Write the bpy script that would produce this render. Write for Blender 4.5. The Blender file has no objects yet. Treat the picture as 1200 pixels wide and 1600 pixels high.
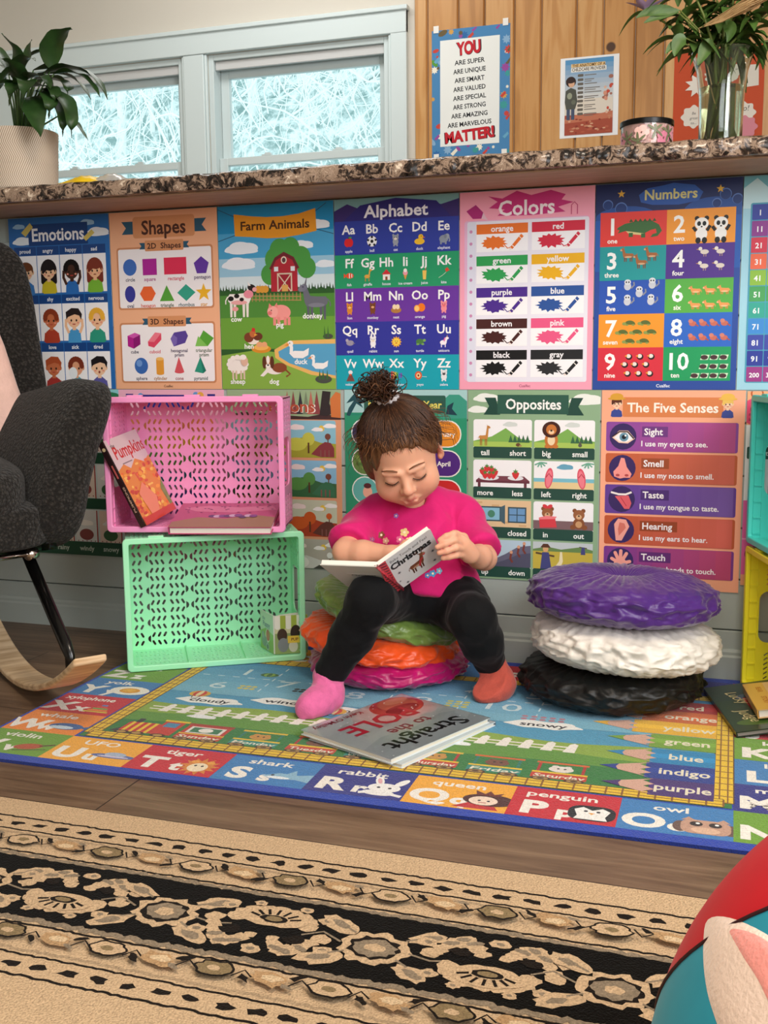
import bpy, bmesh, math, random
import numpy as np
from mathutils import Vector, Matrix
random.seed(7); rng = np.random.default_rng(7)
SC = bpy.context.scene
COL = SC.collection
PI = math.pi
R = math.radians

# ------------------------------------------------------------------ camera
FPX = 1687.24
CAM = np.array([.5881, -2.2488, .6645]); YAW, PITCH, ROLL = -.3266, -.1443, -.009
def cam_axes():
    cy, sy, cp, sp = math.cos(YAW), math.sin(YAW), math.cos(PITCH), math.sin(PITCH)
    f = np.array([sy*cp, cy*cp, sp]); r = np.array([cy, -sy, 0.]); u = np.cross(r, f)
    c, s = math.cos(ROLL), math.sin(ROLL)
    return np.array([c*r+s*u, -s*r+c*u, f])
CM = cam_axes()
cd = bpy.data.cameras.new('camera'); cam = bpy.data.objects.new('camera', cd); COL.objects.link(cam)
cd.sensor_fit = 'HORIZONTAL'; cd.sensor_width = 36; cd.lens = FPX/1200*36; cd.clip_start = .02; cd.clip_end = 200
cam.matrix_world = Matrix([[CM[0][i], CM[1][i], -CM[2][i], CAM[i]] for i in range(3)]+[[0, 0, 0, 1]])
SC.camera = cam

# ------------------------------------------------------------------ light and exposure
vs = SC.view_settings; vs.view_transform = 'Standard'; vs.look = 'None'; vs.gamma = 1; vs.use_curve_mapping = False
vs.exposure = 0.12
w = bpy.data.worlds.new('winter_sky'); SC.world = w; w.use_nodes = True
bg = w.node_tree.nodes['Background']; bg.inputs[0].default_value = (.78, .97, 1, 1); bg.inputs[1].default_value = 1.35
def area(name, loc, target, sx, sy, power, col, spread=180):
    l = bpy.data.lights.new(name, 'AREA'); l.shape = 'RECTANGLE'; l.size = sx; l.size_y = sy; l.energy = power; l.color = col
    l.spread = R(spread)
    o = bpy.data.objects.new(name, l); COL.objects.link(o); o.location = loc
    o.rotation_euler = (Vector(target)-Vector(loc)).to_track_quat('-Z', 'Y').to_euler()
    return o
area('window_light', (2.12, -2.0, 1.5), (0, -.5, .55), 1.5, 1.3, 76, (.97, .98, 1))
area('rear_window_light', (.9, -4.1, 1.6), (.0, 0, .5), 1.8, 1.3, 30, (.93, .97, 1))
area('ceiling_light', (.7, -1.65, 2.43), (.6, -1.2, 0), .6, .6, 24, (1, .85, .68))
area('kitchen_fill_light', (-1.0, .95, 2.43), (-1.0, 1.4, 0), 1.2, .6, 12, (.98, .98, .96))  # area lamp added to brighten the kitchen's window wall; no fixture stands there

# ------------------------------------------------------------------ helpers
def lin(h):
    h = h.lstrip('#')
    if len(h) == 3: h = ''.join(c*2 for c in h)
    v = [int(h[i:i+2], 16)/255 for i in (0, 2, 4)]
    return tuple(x/12.92 if x <= .04045 else ((x+.055)/1.055)**2.4 for x in v)
def at(u, v, d):
    """world point seen at pixel u,v at distance d along the lens axis"""
    return CAM + d*np.array([(u-600)/FPX, -(v-800)/FPX, 1]) @ CM
def onY(u, v, Y):
    k = np.array([(u-600)/FPX, -(v-800)/FPX, 1]) @ CM
    return CAM + k*(Y-CAM[1])/k[1]
def onZ(u, v, Z):
    k = np.array([(u-600)/FPX, -(v-800)/FPX, 1]) @ CM
    return CAM + k*(Z-CAM[2])/k[2]

def nt_of(name):
    m = bpy.data.materials.new(name); m.use_nodes = True
    nt = m.node_tree; return m, nt, nt.nodes, nt.links, nt.nodes['Principled BSDF']
def mat(name, col, rough=.5, metal=0, bump=0, bscale=60, var=0, vscale=8, sheen=0, spec=.5, trans=0, stretch=None, detail=4, ior=1.45, sub=0, dark=None):
    """principled material; optional noise bump and noise colour variation"""
    m, nt, N, L, P = nt_of(name)
    c = lin(col) if isinstance(col, str) else col
    P.inputs['Base Color'].default_value = (*c, 1); P.inputs['Roughness'].default_value = rough; P.inputs['Metallic'].default_value = metal
    P.inputs['Specular IOR Level'].default_value = spec; P.inputs['IOR'].default_value = ior
    if trans: P.inputs['Transmission Weight'].default_value = trans
    if sheen: P.inputs['Sheen Weight'].default_value = sheen; P.inputs['Sheen Roughness'].default_value = .4
    if sub:
        P.inputs['Subsurface Weight'].default_value = sub; P.inputs['Subsurface Radius'].default_value = (.012, .005, .003); P.inputs['Subsurface Scale'].default_value = 1
    tc = N.new('ShaderNodeTexCoord'); vec = tc.outputs['Object']
    if stretch:
        mp = N.new('ShaderNodeMapping'); mp.inputs['Scale'].default_value = stretch; L.new(vec, mp.inputs['Vector']); vec = mp.outputs['Vector']
    if var:
        n = N.new('ShaderNodeTexNoise'); n.inputs['Scale'].default_value = vscale; n.inputs['Detail'].default_value = detail; L.new(vec, n.inputs['Vector'])
        r = N.new('ShaderNodeValToRGB'); d = lin(dark) if dark else tuple(x*(1-var) for x in c)
        r.color_ramp.elements[0].position = .32; r.color_ramp.elements[1].position = .68
        r.color_ramp.elements[0].color = (*d, 1); r.color_ramp.elements[1].color = (*[min(1, x*(1+var*.4)) for x in c], 1)
        L.new(n.outputs['Fac'], r.inputs['Fac']); L.new(r.outputs['Color'], P.inputs['Base Color'])
    if bump:
        n = N.new('ShaderNodeTexNoise'); n.inputs['Scale'].default_value = bscale; n.inputs['Detail'].default_value = 3; L.new(vec, n.inputs['Vector'])
        b = N.new('ShaderNodeBump'); b.inputs['Strength'].default_value = bump; b.inputs['Distance'].default_value = .004
        L.new(n.outputs['Fac'], b.inputs['Height']); L.new(b.outputs['Normal'], P.inputs['Normal'])
    return m
def print_mat(name, rough=.4, bump=0, bscale=300, var=0, vscale=200, spec=.4, sheen=0, coat=0, dist=.003, sub=0):
    """printed surface: the flat ink colour of each face, with noise in pile or paper"""
    m, nt, N, L, P = nt_of(name)
    a = N.new('ShaderNodeAttribute'); a.attribute_name = 'ink'
    P.inputs['Roughness'].default_value = rough; P.inputs['Specular IOR Level'].default_value = spec
    if sheen: P.inputs['Sheen Weight'].default_value = sheen
    if coat: P.inputs['Coat Weight'].default_value = coat; P.inputs['Coat Roughness'].default_value = .12
    if sub:
        P.inputs['Subsurface Weight'].default_value = sub; P.inputs['Subsurface Radius'].default_value = (.010, .004, .0025); P.inputs['Subsurface Scale'].default_value = 1
    out = a.outputs['Color']
    if var:
        tc = N.new('ShaderNodeTexCoord')
        n = N.new('ShaderNodeTexNoise'); n.inputs['Scale'].default_value = vscale; n.inputs['Detail'].default_value = 3; L.new(tc.outputs['Object'], n.inputs['Vector'])
        mr = N.new('ShaderNodeMapRange'); mr.inputs[1].default_value = .3; mr.inputs[2].default_value = .7; mr.inputs[3].default_value = 1-var; mr.inputs[4].default_value = 1+var*.6
        L.new(n.outputs['Fac'], mr.inputs[0])
        mx = N.new('ShaderNodeVectorMath'); mx.operation = 'SCALE'; L.new(out, mx.inputs[0]); L.new(mr.outputs[0], mx.inputs['Scale']); out = mx.outputs[0]
        if bump:
            b = N.new('ShaderNodeBump'); b.inputs['Strength'].default_value = bump; b.inputs['Distance'].default_value = dist
            L.new(n.outputs['Fac'], b.inputs['Height']); L.new(b.outputs['Normal'], P.inputs['Normal'])
    L.new(out, P.inputs['Base Color'])
    return m

def link(name, me, parent=None, mats=(), smooth=False):
    for m in (mats if isinstance(mats, (list, tuple)) else [mats]): me.materials.append(m)
    o = bpy.data.objects.new(name, me); COL.objects.link(o)
    if parent: o.parent = parent
    if smooth is not False and len(me.polygons):
        me.polygons.foreach_set('use_smooth', np.ones(len(me.polygons), bool))
        if isinstance(smooth, (int, float)) and not isinstance(smooth, bool): me.set_sharp_from_angle(angle=R(smooth))
    return o
def tag(o, label=None, cat=None, group=None, kind=None):
    for k, v in (('label', label), ('category', cat), ('group', group), ('kind', kind)):
        if v: o[k] = v
    return o
def empty(name, loc=(0, 0, 0), rz=0, label=None, cat=None, group=None, kind=None, rot=None):
    o = bpy.data.objects.new(name, None); COL.objects.link(o); o.location = loc; o.rotation_euler = rot if rot is not None else (0, 0, rz)
    o.empty_display_size = .05
    return tag(o, label, cat, group, kind)
def struct(o): o['kind'] = 'structure'; return o

class MB:
    """collects shapes; build() links them as ONE mesh object"""
    def __init__(s): s.v = []; s.f = []; s.m = []; s.c = []; s.ink = None; s.mi = 0
    def add(s, vs, fs):
        b = len(s.v); s.v += [tuple(map(float, p)) for p in vs]
        for f in fs: s.f.append([b+i for i in f]); s.m.append(s.mi); s.c.append(s.ink)
        return s
    def box(s, x0, x1, y0, y1, z0, z1, M=None):
        vs = [(x, y, z) for x in (x0, x1) for y in (y0, y1) for z in (z0, z1)]
        if M is not None: vs = [M @ Vector(p) for p in vs]
        return s.add(vs, [(0, 1, 3, 2), (4, 6, 7, 5), (0, 4, 5, 1), (2, 3, 7, 6), (0, 2, 6, 4), (1, 5, 7, 3)])
    def prism(s, pts, h0, h1, axis='z', M=None):
        n = len(pts); f = {'z': lambda a, b, h: (a, b, h), 'y': lambda a, b, h: (a, h, b), 'x': lambda a, b, h: (h, a, b)}[axis]
        vs = [f(a, b, h0) for a, b in pts]+[f(a, b, h1) for a, b in pts]
        if M is not None: vs = [M @ Vector(p) for p in vs]
        return s.add(vs, [tuple(range(n))[::-1], tuple(range(n, 2*n))]+[(i, (i+1) % n, n+(i+1) % n, n+i) for i in range(n)])
    def tube(s, pts, r, n=8, cap=True, flat=1):
        P = [Vector(map(float, p)) for p in pts]; rs = r if hasattr(r, '__len__') else [r]*len(P); base = []; up = None
        for i, p in enumerate(P):
            t = (P[min(i+1, len(P)-1)]-P[max(i-1, 0)])
            t = t.normalized() if t.length > 1e-9 else Vector((0, 0, 1))
            if up is None: up = t.orthogonal().normalized()
            u = (up-t*up.dot(t)); u = u.normalized() if u.length > 1e-6 else t.orthogonal().normalized(); up = u; b = t.cross(u)
            base += [p+(u*math.cos(2*PI*k/n)+b*math.sin(2*PI*k/n)*flat)*rs[i] for k in range(n)]
        fs = [(i*n+k, i*n+(k+1) % n, (i+1)*n+(k+1) % n, (i+1)*n+k) for i in range(len(P)-1) for k in range(n)]
        if cap: fs += [tuple(range(n))[::-1], tuple(range((len(P)-1)*n, len(P)*n))]
        return s.add(base, fs)
    def lathe(s, prof, n=40, c=(0, 0, 0), closed=False):
        vs = []; fs = []; m = len(prof)
        for r, z in prof:
            vs += [(c[0]+r*math.cos(2*PI*k/n), c[1]+r*math.sin(2*PI*k/n), c[2]+z) for k in range(n)]
        for i in range(m-1 if not closed else m):
            j = (i+1) % m
            fs += [(i*n+k, i*n+(k+1) % n, j*n+(k+1) % n, j*n+k) for k in range(n)]
        if not closed:
            if prof[0][0] > 1e-6: fs.append(tuple(range(n))[::-1])
            if prof[-1][0] > 1e-6: fs.append(tuple(range((m-1)*n, m*n)))
        return s.add(vs, fs)
    def grid(s, f, nu, nv, cu=False, cv=False):
        vs = [f(i/(nu if cu else nu-1), j/(nv if cv else nv-1)) for i in range(nu) for j in range(nv)]
        fs = []
        for i in range(nu if cu else nu-1):
            for j in range(nv if cv else nv-1):
                a, b = (i+1) % nu, (j+1) % nv
                fs.append((i*nv+j, a*nv+j, a*nv+b, i*nv+b))
        return s.add(vs, fs)
    def mesh(s, name):
        me = bpy.data.meshes.new(name); me.from_pydata(s.v, [], s.f)
        if any(s.m): me.polygons.foreach_set('material_index', s.m)
        if any(c is not None for c in s.c):
            at_ = me.attributes.new('ink', 'FLOAT_COLOR', 'CORNER'); d = []
            for p, c in zip(s.f, s.c): d += [*(c or (1, 1, 1)), 1]*len(p)
            at_.data.foreach_set('color', d)
        me.validate(); me.update(); return me
    def build(s, name, mats, parent=None, smooth=False, bevel=0, seg=2, loc=None):
        o = link(name, s.mesh(name), parent, mats, smooth)
        if loc is not None: o.location = loc
        if bevel:
            b = o.modifiers.new('bevel', 'BEVEL'); b.width = bevel; b.segments = seg; b.limit_method = 'ANGLE'; b.angle_limit = R(40)
            o.data.polygons.foreach_set('use_smooth', np.ones(len(o.data.polygons), bool)); b.harden_normals = False
            o.data.set_sharp_from_angle(angle=R(50))
        return o
def rounded(x0, y0, x1, y1, r, n=5):
    o = []
    for cx, cy, a in ((x1-r, y0+r, -90), (x1-r, y1-r, 0), (x0+r, y1-r, 90), (x0+r, y0+r, 180)):
        o += [(cx+r*math.cos(R(a+90*i/n)), cy+r*math.sin(R(a+90*i/n))) for i in range(n+1)]
    return o

# ------------------------------------------------------------------ lettering and flat print
GLY = {}
def glyphs():
    cs = [chr(i) for i in range(33, 127)]+['\u2019']; tmp = []
    def T(s_, off):
        c = bpy.data.curves.new('t', 'FONT'); c.body = s_; c.size = 1; c.resolution_u = 4 if off > .03 else 2; c.offset = off
        o = bpy.data.objects.new('t', c); COL.objects.link(o); tmp.append(o); return o
    sets = []
    for b in (0, 1, 2):
        off = (0, .021, .046)[b]
        hh = T('HH', off); sets += [(b, c, T(c, off), T('H'+c+'H', off), hh) for c in cs]
    bpy.context.view_layer.update(); dg = bpy.context.evaluated_depsgraph_get()
    for b, c, o, o3, hh in sets:
        me = o.evaluated_get(dg).to_mesh()
        v = np.empty(len(me.vertices)*3); me.vertices.foreach_get('co', v); v = v.reshape(-1, 3)[:, :2]
        f = [tuple(p.vertices) for p in me.polygons]; o.evaluated_get(dg).to_mesh_clear()
        GLY[b, c] = (v, f, o3.evaluated_get(dg).dimensions.x-hh.evaluated_get(dg).dimensions.x)
    for b in (0, 1, 2): GLY[b, ' '] = (np.zeros((0, 2)), [], .28)
    for o in tmp:
        c = o.data; bpy.data.objects.remove(o); bpy.data.curves.remove(c)
glyphs()

class Art:
    """a flat sheet printed with shapes; units mm, x right, y down; each overlapping shape sits a hair above the last"""
    def __init__(s, W, H, paper='#ffffff', step=.12, gain=1.0):
        s.W, s.H, s.step, s.gain = W, H, step, gain; s.items = []; s.boxes = []; s.T = None; s.paper = paper
    def put(s, v, fs, col):
        v = np.asarray(v, float)
        if s.T is not None:
            ox, oy, sc, fl = s.T; v = np.column_stack([ox+fl*sc*v[:, 0], oy+sc*v[:, 1]])
        if not len(v): return s
        v[:, 0] = np.clip(v[:, 0], 0, s.W); v[:, 1] = np.clip(v[:, 1], 0, s.H)
        b = (*v.min(0), *v.max(0)); L = 1
        if b[0] >= b[2] or b[1] >= b[3]: return s
        for q in s.boxes:
            if q[0] < b[2] and q[2] > b[0] and q[1] < b[3] and q[3] > b[1] and q[4] >= L: L = q[4]+1
        s.boxes.append((*b, L)); s.items.append((v, fs, col, L)); return s
    def p(s, pts, col): return s.put(pts, [tuple(range(len(pts)))], col)
    def r(s, x, y, w, h, col, rad=0):
        if rad: return s.p(rounded(x, y, x+w, y+h, min(rad, w/2-.01, h/2-.01)), col)
        return s.p([(x, y), (x+w, y), (x+w, y+h), (x, y+h)], col)
    def e(s, cx, cy, rx, ry, col, a0=0, a1=360, n=20, rot=0):
        c, q = math.cos(R(rot)), math.sin(R(rot)); k = n if a1-a0 >= 360 else n+1
        P = [(rx*math.cos(R(a0+(a1-a0)*i/n)), ry*math.sin(R(a0+(a1-a0)*i/n))) for i in range(k)]
        return s.p([(cx+x*c-y*q, cy+x*q+y*c) for x, y in P], col)
    def star(s, cx, cy, r, col, n=5, k=.42, rot=-90):
        return s.p([(cx+(r if i % 2 == 0 else r*k)*math.cos(R(rot+180*i/n)), cy+(r if i % 2 == 0 else r*k)*math.sin(R(rot+180*i/n))) for i in range(2*n)], col)
    def l(s, pts, w, col):
        P = np.array(pts, float); a = []; b = []
        for i in range(len(P)):
            t = P[min(i+1, len(P)-1)]-P[max(i-1, 0)]; t = t/(np.hypot(*t)+1e-9); n = np.array([-t[1], t[0]])*w/2
            a.append(P[i]+n); b.append(P[i]-n)
        n = len(P); return s.put(a+b, [(i, i+1, n+i+1, n+i) for i in range(n-1)], col)
    def width(s, txt, size, bold=1): return sum(GLY[bold, c][2] for c in txt)*size
    def t(s, txt, x, y, size, col, al='c', w=None, bold=1, slant=0, rot=0):
        if not txt: return s
        W = s.width(txt, size, bold); k = 1 if w is None else w/W; W *= k
        X = x-(W/2 if al == 'c' else W if al == 'r' else 0); vs = []; fs = []; n = 0; cur = X
        for c in txt:
            v, f, adv = GLY[bold, c]
            if len(v):
                vs.append(np.column_stack([cur+(v[:, 0]+v[:, 1]*slant)*size*k, y-v[:, 1]*size])); fs += [tuple(i+n for i in g) for g in f]; n += len(v)
            cur += adv*size*k
        V = np.vstack(vs)
        if rot:
            c_, q = math.cos(R(rot)), math.sin(R(rot)); D = V-[x, y]; V = np.column_stack([x+D[:, 0]*c_-D[:, 1]*q, y+D[:, 0]*q+D[:, 1]*c_])
        return s.put(V, fs, col)
    def cloud(s, x, y, k, col='#ffffff'):
        P = []
        for a in range(0, 360, 12):
            rr = k*(1+.13*abs(math.sin(R(a*2.5))))
            P.append((x+1.6*rr*math.cos(R(a)), y+(.75*rr*math.sin(R(a)) if math.sin(R(a)) < 0 else .3*rr*math.sin(R(a)))))
        return s.p(P, col)
    def at(s, x=None, y=0, k=1, flip=1): s.T = None if x is None else (x, y, k, flip); return s
    def build(s, name, m, thick=.0006, parent=None, back='#e8e4dc', outline=None, warp=None):
        mb = MB(); W, H = s.W/1000, s.H/1000
        mb.ink = lin(s.paper); out = outline or [(0, 0), (s.W, 0), (s.W, s.H), (0, s.H)]
        n = len(out)
        F = [(x/1000-W/2, -thick, -y/1000) for x, y in out]; B = [(x, 0, z) for x, _, z in F]
        mb.add(F, [tuple(range(n))[::-1]] if False else [tuple(range(n))])
        mb.ink = lin(back); mb.add(F+B, [tuple(range(2*n-1, n-1, -1))]+[(i, n+i, n+(i+1) % n, (i+1) % n) for i in range(n)])
        for v, fs, col, L in s.items:
            c = lin(col) if isinstance(col, str) else col
            mb.ink = tuple(min(.95, x*s.gain) for x in c); yy = -thick-L*s.step/1000
            mb.add([(x/1000-W/2, yy, -y/1000) for x, y in v], fs)
        if warp: mb.v = [warp(*p) for p in mb.v]
        return mb.build(name, [m], parent)
# ------------------------------------------------------------------ the room
from mathutils import noise as NZ
M = {}
X0, X1, YR, YB, ZC = -2.7, 2.25, -4.3, 1.8, 2.5
def floor_mat():
    m, nt, N, L, P = nt_of('vinyl_plank')
    tc = N.new('ShaderNodeTexCoord')
    mp = N.new('ShaderNodeMapping'); mp.inputs['Location'].default_value = (.31, .045, 0); L.new(tc.outputs['Object'], mp.inputs['Vector'])
    br = N.new('ShaderNodeTexBrick'); br.inputs['Scale'].default_value = 1; br.inputs['Brick Width'].default_value = 1.2; br.inputs['Row Height'].default_value = .18
    br.inputs['Mortar Size'].default_value = .0012; br.inputs['Color1'].default_value = (.30, .30, .30, 1); br.inputs['Color2'].default_value = (.75, .75, .75, 1); br.inputs['Mortar'].default_value = (0, 0, 0, 1)
    L.new(mp.outputs[0], br.inputs['Vector'])
    m2 = N.new('ShaderNodeMapping'); m2.inputs['Scale'].default_value = (2.2, 26, 1); L.new(tc.outputs['Object'], m2.inputs['Vector'])
    n = N.new('ShaderNodeTexNoise'); n.inputs['Scale'].default_value = 1.6; n.inputs['Detail'].default_value = 7; n.inputs['Roughness'].default_value = .68; n.inputs['Distortion'].default_value = .6
    L.new(m2.outputs[0], n.inputs['Vector'])
    ad = N.new('ShaderNodeVectorMath'); ad.operation = 'ADD'; L.new(br.outputs['Color'], ad.inputs[1]); L.new(m2.outputs[0], ad.inputs[0]); L.new(ad.outputs[0], n.inputs['Vector'])
    mx = N.new('ShaderNodeMath'); mx.operation = 'MULTIPLY_ADD'; mx.inputs[1].default_value = .22; L.new(br.outputs['Color'], mx.inputs[0]); L.new(n.outputs['Fac'], mx.inputs[2])
    r = N.new('ShaderNodeValToRGB'); e = r.color_ramp.elements
    e[0].position = .38; e[0].color = (*lin('#433227'), 1); e[1].position = .85; e[1].color = (*lin('#8a7159'), 1)
    k = e.new(.6); k.color = (*lin('#6d5643'), 1)
    L.new(mx.outputs[0], r.inputs['Fac'])
    mm = N.new('ShaderNodeMixRGB'); mm.inputs['Color2'].default_value = (*lin('#2c211a'), 1); L.new(br.outputs['Fac'], mm.inputs['Fac']); L.new(r.outputs[0], mm.inputs['Color1']); L.new(mm.outputs[0], P.inputs['Base Color'])
    P.inputs['Roughness'].default_value = .42
    b = N.new('ShaderNodeBump'); b.inputs['Strength'].default_value = .12; b.inputs['Distance'].default_value = .002; L.new(n.outputs['Fac'], b.inputs['Height']); L.new(b.outputs[0], P.inputs['Normal'])
    return m
def pine_mat():
    m, nt, N, L, P = nt_of('knotty_pine')
    tc = N.new('ShaderNodeTexCoord')
    at_ = N.new('ShaderNodeAttribute'); at_.attribute_name = 'ink'
    mp = N.new('ShaderNodeMapping'); mp.inputs['Scale'].default_value = (14, 14, 1.1); L.new(tc.outputs['Object'], mp.inputs['Vector'])
    ad = N.new('ShaderNodeVectorMath'); ad.operation = 'MULTIPLY_ADD'; ad.inputs[1].default_value = (9, 9, 9); L.new(at_.outputs['Color'], ad.inputs[0]); L.new(mp.outputs[0], ad.inputs[2])
    n = N.new('ShaderNodeTexNoise'); n.inputs['Scale'].default_value = 1.3; n.inputs['Detail'].default_value = 4; n.inputs['Distortion'].default_value = .8; L.new(ad.outputs[0], n.inputs['Vector'])
    wv = N.new('ShaderNodeMath'); wv.operation = 'MULTIPLY'; wv.inputs[1].default_value = 17; L.new(n.outputs['Fac'], wv.inputs[0])
    sn = N.new('ShaderNodeMath'); sn.operation = 'SINE'; L.new(wv.outputs[0], sn.inputs[0])
    r = N.new('ShaderNodeValToRGB'); e = r.color_ramp.elements
    mr = N.new('ShaderNodeMath'); mr.operation = 'MULTIPLY_ADD'; mr.inputs[1].default_value = .19; mr.inputs[2].default_value = .3; L.new(sn.outputs[0], mr.inputs[0])
    a2 = N.new('ShaderNodeMath'); a2.operation = 'ADD'; L.new(mr.outputs[0], a2.inputs[0])
    sep = N.new('ShaderNodeSeparateColor'); L.new(at_.outputs['Color'], sep.inputs[0]); s5 = N.new('ShaderNodeMath'); s5.operation = 'MULTIPLY'; s5.inputs[1].default_value = .5; L.new(sep.outputs[0], s5.inputs[0]); L.new(s5.outputs[0], a2.inputs[1])
    e[0].position = 0; e[0].color = (*lin('#a8733c'), 1); e[1].position = 1; e[1].color = (*lin('#dcae74'), 1); k = e.new(.5); k.color = (*lin('#c68f52'), 1)
    L.new(a2.outputs[0], r.inputs['Fac'])
    last = None
    for kx, kz, kr_ in ((.078, 1.728, .019), (-.30, 2.05, .015), (.66, 1.9, .02), (-.12, 1.2, .016), (.95, 1.45, .018)):
        sb = N.new('ShaderNodeVectorMath'); sb.operation = 'SUBTRACT'; sb.inputs[1].default_value = (kx, YB-.014, kz); L.new(tc.outputs['Object'], sb.inputs[0])
        ln = N.new('ShaderNodeVectorMath'); ln.operation = 'LENGTH'; L.new(sb.outputs[0], ln.inputs[0])
        mr_ = N.new('ShaderNodeMapRange'); mr_.inputs[1].default_value = kr_; mr_.inputs[2].default_value = kr_*.72; L.new(ln.outputs['Value'], mr_.inputs[0])
        if last: mxx = N.new('ShaderNodeMath'); mxx.operation = 'MAXIMUM'; L.new(last, mxx.inputs[0]); L.new(mr_.outputs[0], mxx.inputs[1]); last = mxx.outputs[0]
        else: last = mr_.outputs[0]
    mm = N.new('ShaderNodeMixRGB'); mm.inputs['Color2'].default_value = (*lin('#4c2f1c'), 1); L.new(last, mm.inputs['Fac']); L.new(r.outputs[0], mm.inputs['Color1']); L.new(mm.outputs[0], P.inputs['Base Color'])
    P.inputs['Roughness'].default_value = .38
    return m
def granite_mat():
    m, nt, N, L, P = nt_of('granite')
    tc = N.new('ShaderNodeTexCoord')
    n = N.new('ShaderNodeTexNoise'); n.inputs['Scale'].default_value = 58; n.inputs['Detail'].default_value = 5; n.inputs['Roughness'].default_value = .7; n.inputs['Distortion'].default_value = 1.2; L.new(tc.outputs['Object'], n.inputs['Vector'])
    n2 = N.new('ShaderNodeTexNoise'); n2.inputs['Scale'].default_value = 12; n2.inputs['Detail'].default_value = 3; n2.inputs['Distortion'].default_value = 1.5; L.new(tc.outputs['Object'], n2.inputs['Vector'])
    a2 = N.new('ShaderNodeMath'); a2.operation = 'MULTIPLY_ADD'; a2.inputs[1].default_value = .55; L.new(n2.outputs['Fac'], a2.inputs[0]); L.new(n.outputs['Fac'], a2.inputs[2])
    r = N.new('ShaderNodeValToRGB'); e = r.color_ramp.elements
    e[0].position = .66; e[0].color = (*lin('#15110f'), 1); e[1].position = 1.0; e[1].color = (*lin('#e2d2bd'), 1)
    for p_, c in ((.75, '#3c302a'), (.80, '#7a6556'), (.85, '#a8927e'), (.90, '#7d6656'), (.96, '#bfab96')): k = e.new(p_); k.color = (*lin(c), 1)
    L.new(a2.outputs[0], r.inputs['Fac']); L.new(r.outputs[0], P.inputs['Base Color'])
    P.inputs['Roughness'].default_value = .18
    b = N.new('ShaderNodeBump'); b.inputs['Strength'].default_value = .1; b.inputs['Distance'].default_value = .002; L.new(n.outputs['Fac'], b.inputs['Height']); L.new(b.outputs[0], P.inputs['Normal'])
    return m
M['floor'] = floor_mat(); M['pine'] = pine_mat(); M['granite'] = granite_mat()
M['beige'] = mat('beige_wall_paint', '#d6d0c4', .85, bump=.05, bscale=200)
M['ceil'] = mat('ceiling_paint', '#e9e5dc', .9)
M['ship'] = mat('grey_green_wall_paint', '#a9b2ad', .55, bump=.06, bscale=120)
M['trim'] = mat('white_trim_paint', '#d6e2e2', .35)
M['under'] = mat('brown_underside_board', '#b8957a', .6, var=.2, vscale=10, stretch=(1, 8, 8))

struct(MB().box(X0, X1, YR, YB, -.06, 0).build('floor', M['floor']))
struct(MB().box(X0, X1, YR, YB, ZC, ZC+.05).build('ceiling', M['ceil']))
struct(MB().box(X0-.1, X0, YR, YB, 0, ZC).build('wall_left', M['beige']))
struct(MB().box(X1, X1+.1, YR, YB, 0, ZC).build('wall_right', M['beige']))
struct(MB().box(X0, X1, YR-.1, YR, 0, ZC).build('wall_rear', M['beige']))
# back wall with an opening for the pair of windows, pine boards on its right half
WX0, WX1, WZ0, WZ1 = -2.4105, -.7455, .9795, 1.8485
b = MB()
for q in ((X0, WX0, 0, ZC), (WX1, X1, 0, ZC), (WX0, WX1, 0, WZ0), (WX0, WX1, WZ1, ZC), (-1.6155, -1.5045, WZ0, WZ1)): b.box(q[0], q[1], YB, YB+.14, q[2], q[3])
struct(b.build('wall_back', M['beige']))
b = MB(); x = -.645; bw = [.052, .118, .098, .11, .098, .125, .095, .11, .1, .118, .105]; i = 0
while x < 1.9:
    wd = bw[i % len(bw)]; v = rng.uniform(.0, .9); b.ink = (v, rng.random(), rng.random())
    b.prism([(x+.006, YB-.014), (x+wd-.006, YB-.014), (x+wd-.0015, YB-.006), (x+wd-.0015, YB-.0005), (x+.0015, YB-.0005), (x+.0015, YB-.006)], .0, ZC-.002)
    x += wd; i += 1
o = b.build('trim_1', M['pine']); struct(o)

# windows: casing is the trim, each double-hung unit a window of its own
b = MB(); yc0, yc1 = YB-.022, YB-.0005
b.box(-.735, -.672, yc0, yc1, .9, 1.935); b.box(-2.5, -.672, yc0-.002, yc1, 1.85, 1.94); b.box(-1.605, -1.515, yc0, yc1, .9, 1.849); b.box(-2.5, -2.42, yc0, yc1, .9, 1.849)
b.box(-2.5, -.672, yc0-.03, yc1, .935, .975); b.box(-2.5, -.665, yc0-.012, yc1, 1.928, 1.945)
b.box(-.745, -.735, yc0+.006, yc1, .975, 1.849); b.box(-1.515, -1.505, yc0+.006, yc1, .975, 1.849); b.box(-1.615, -1.605, yc0+.006, yc1, .975, 1.849)
struct(b.build('trim_2', M['trim'], bevel=.003))
M['vinyl'] = mat('white_vinyl', '#d2dede', .35); M['shade'] = mat('pale_grey_roller_shade', '#cfd0cf', .8)
M['glass'] = mat('clear_glass', '#ffffff', .0, trans=1, ior=1.01, spec=.3)
M['metal'] = mat('brushed_metal', '#c9c9c6', .3, metal=1)
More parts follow.
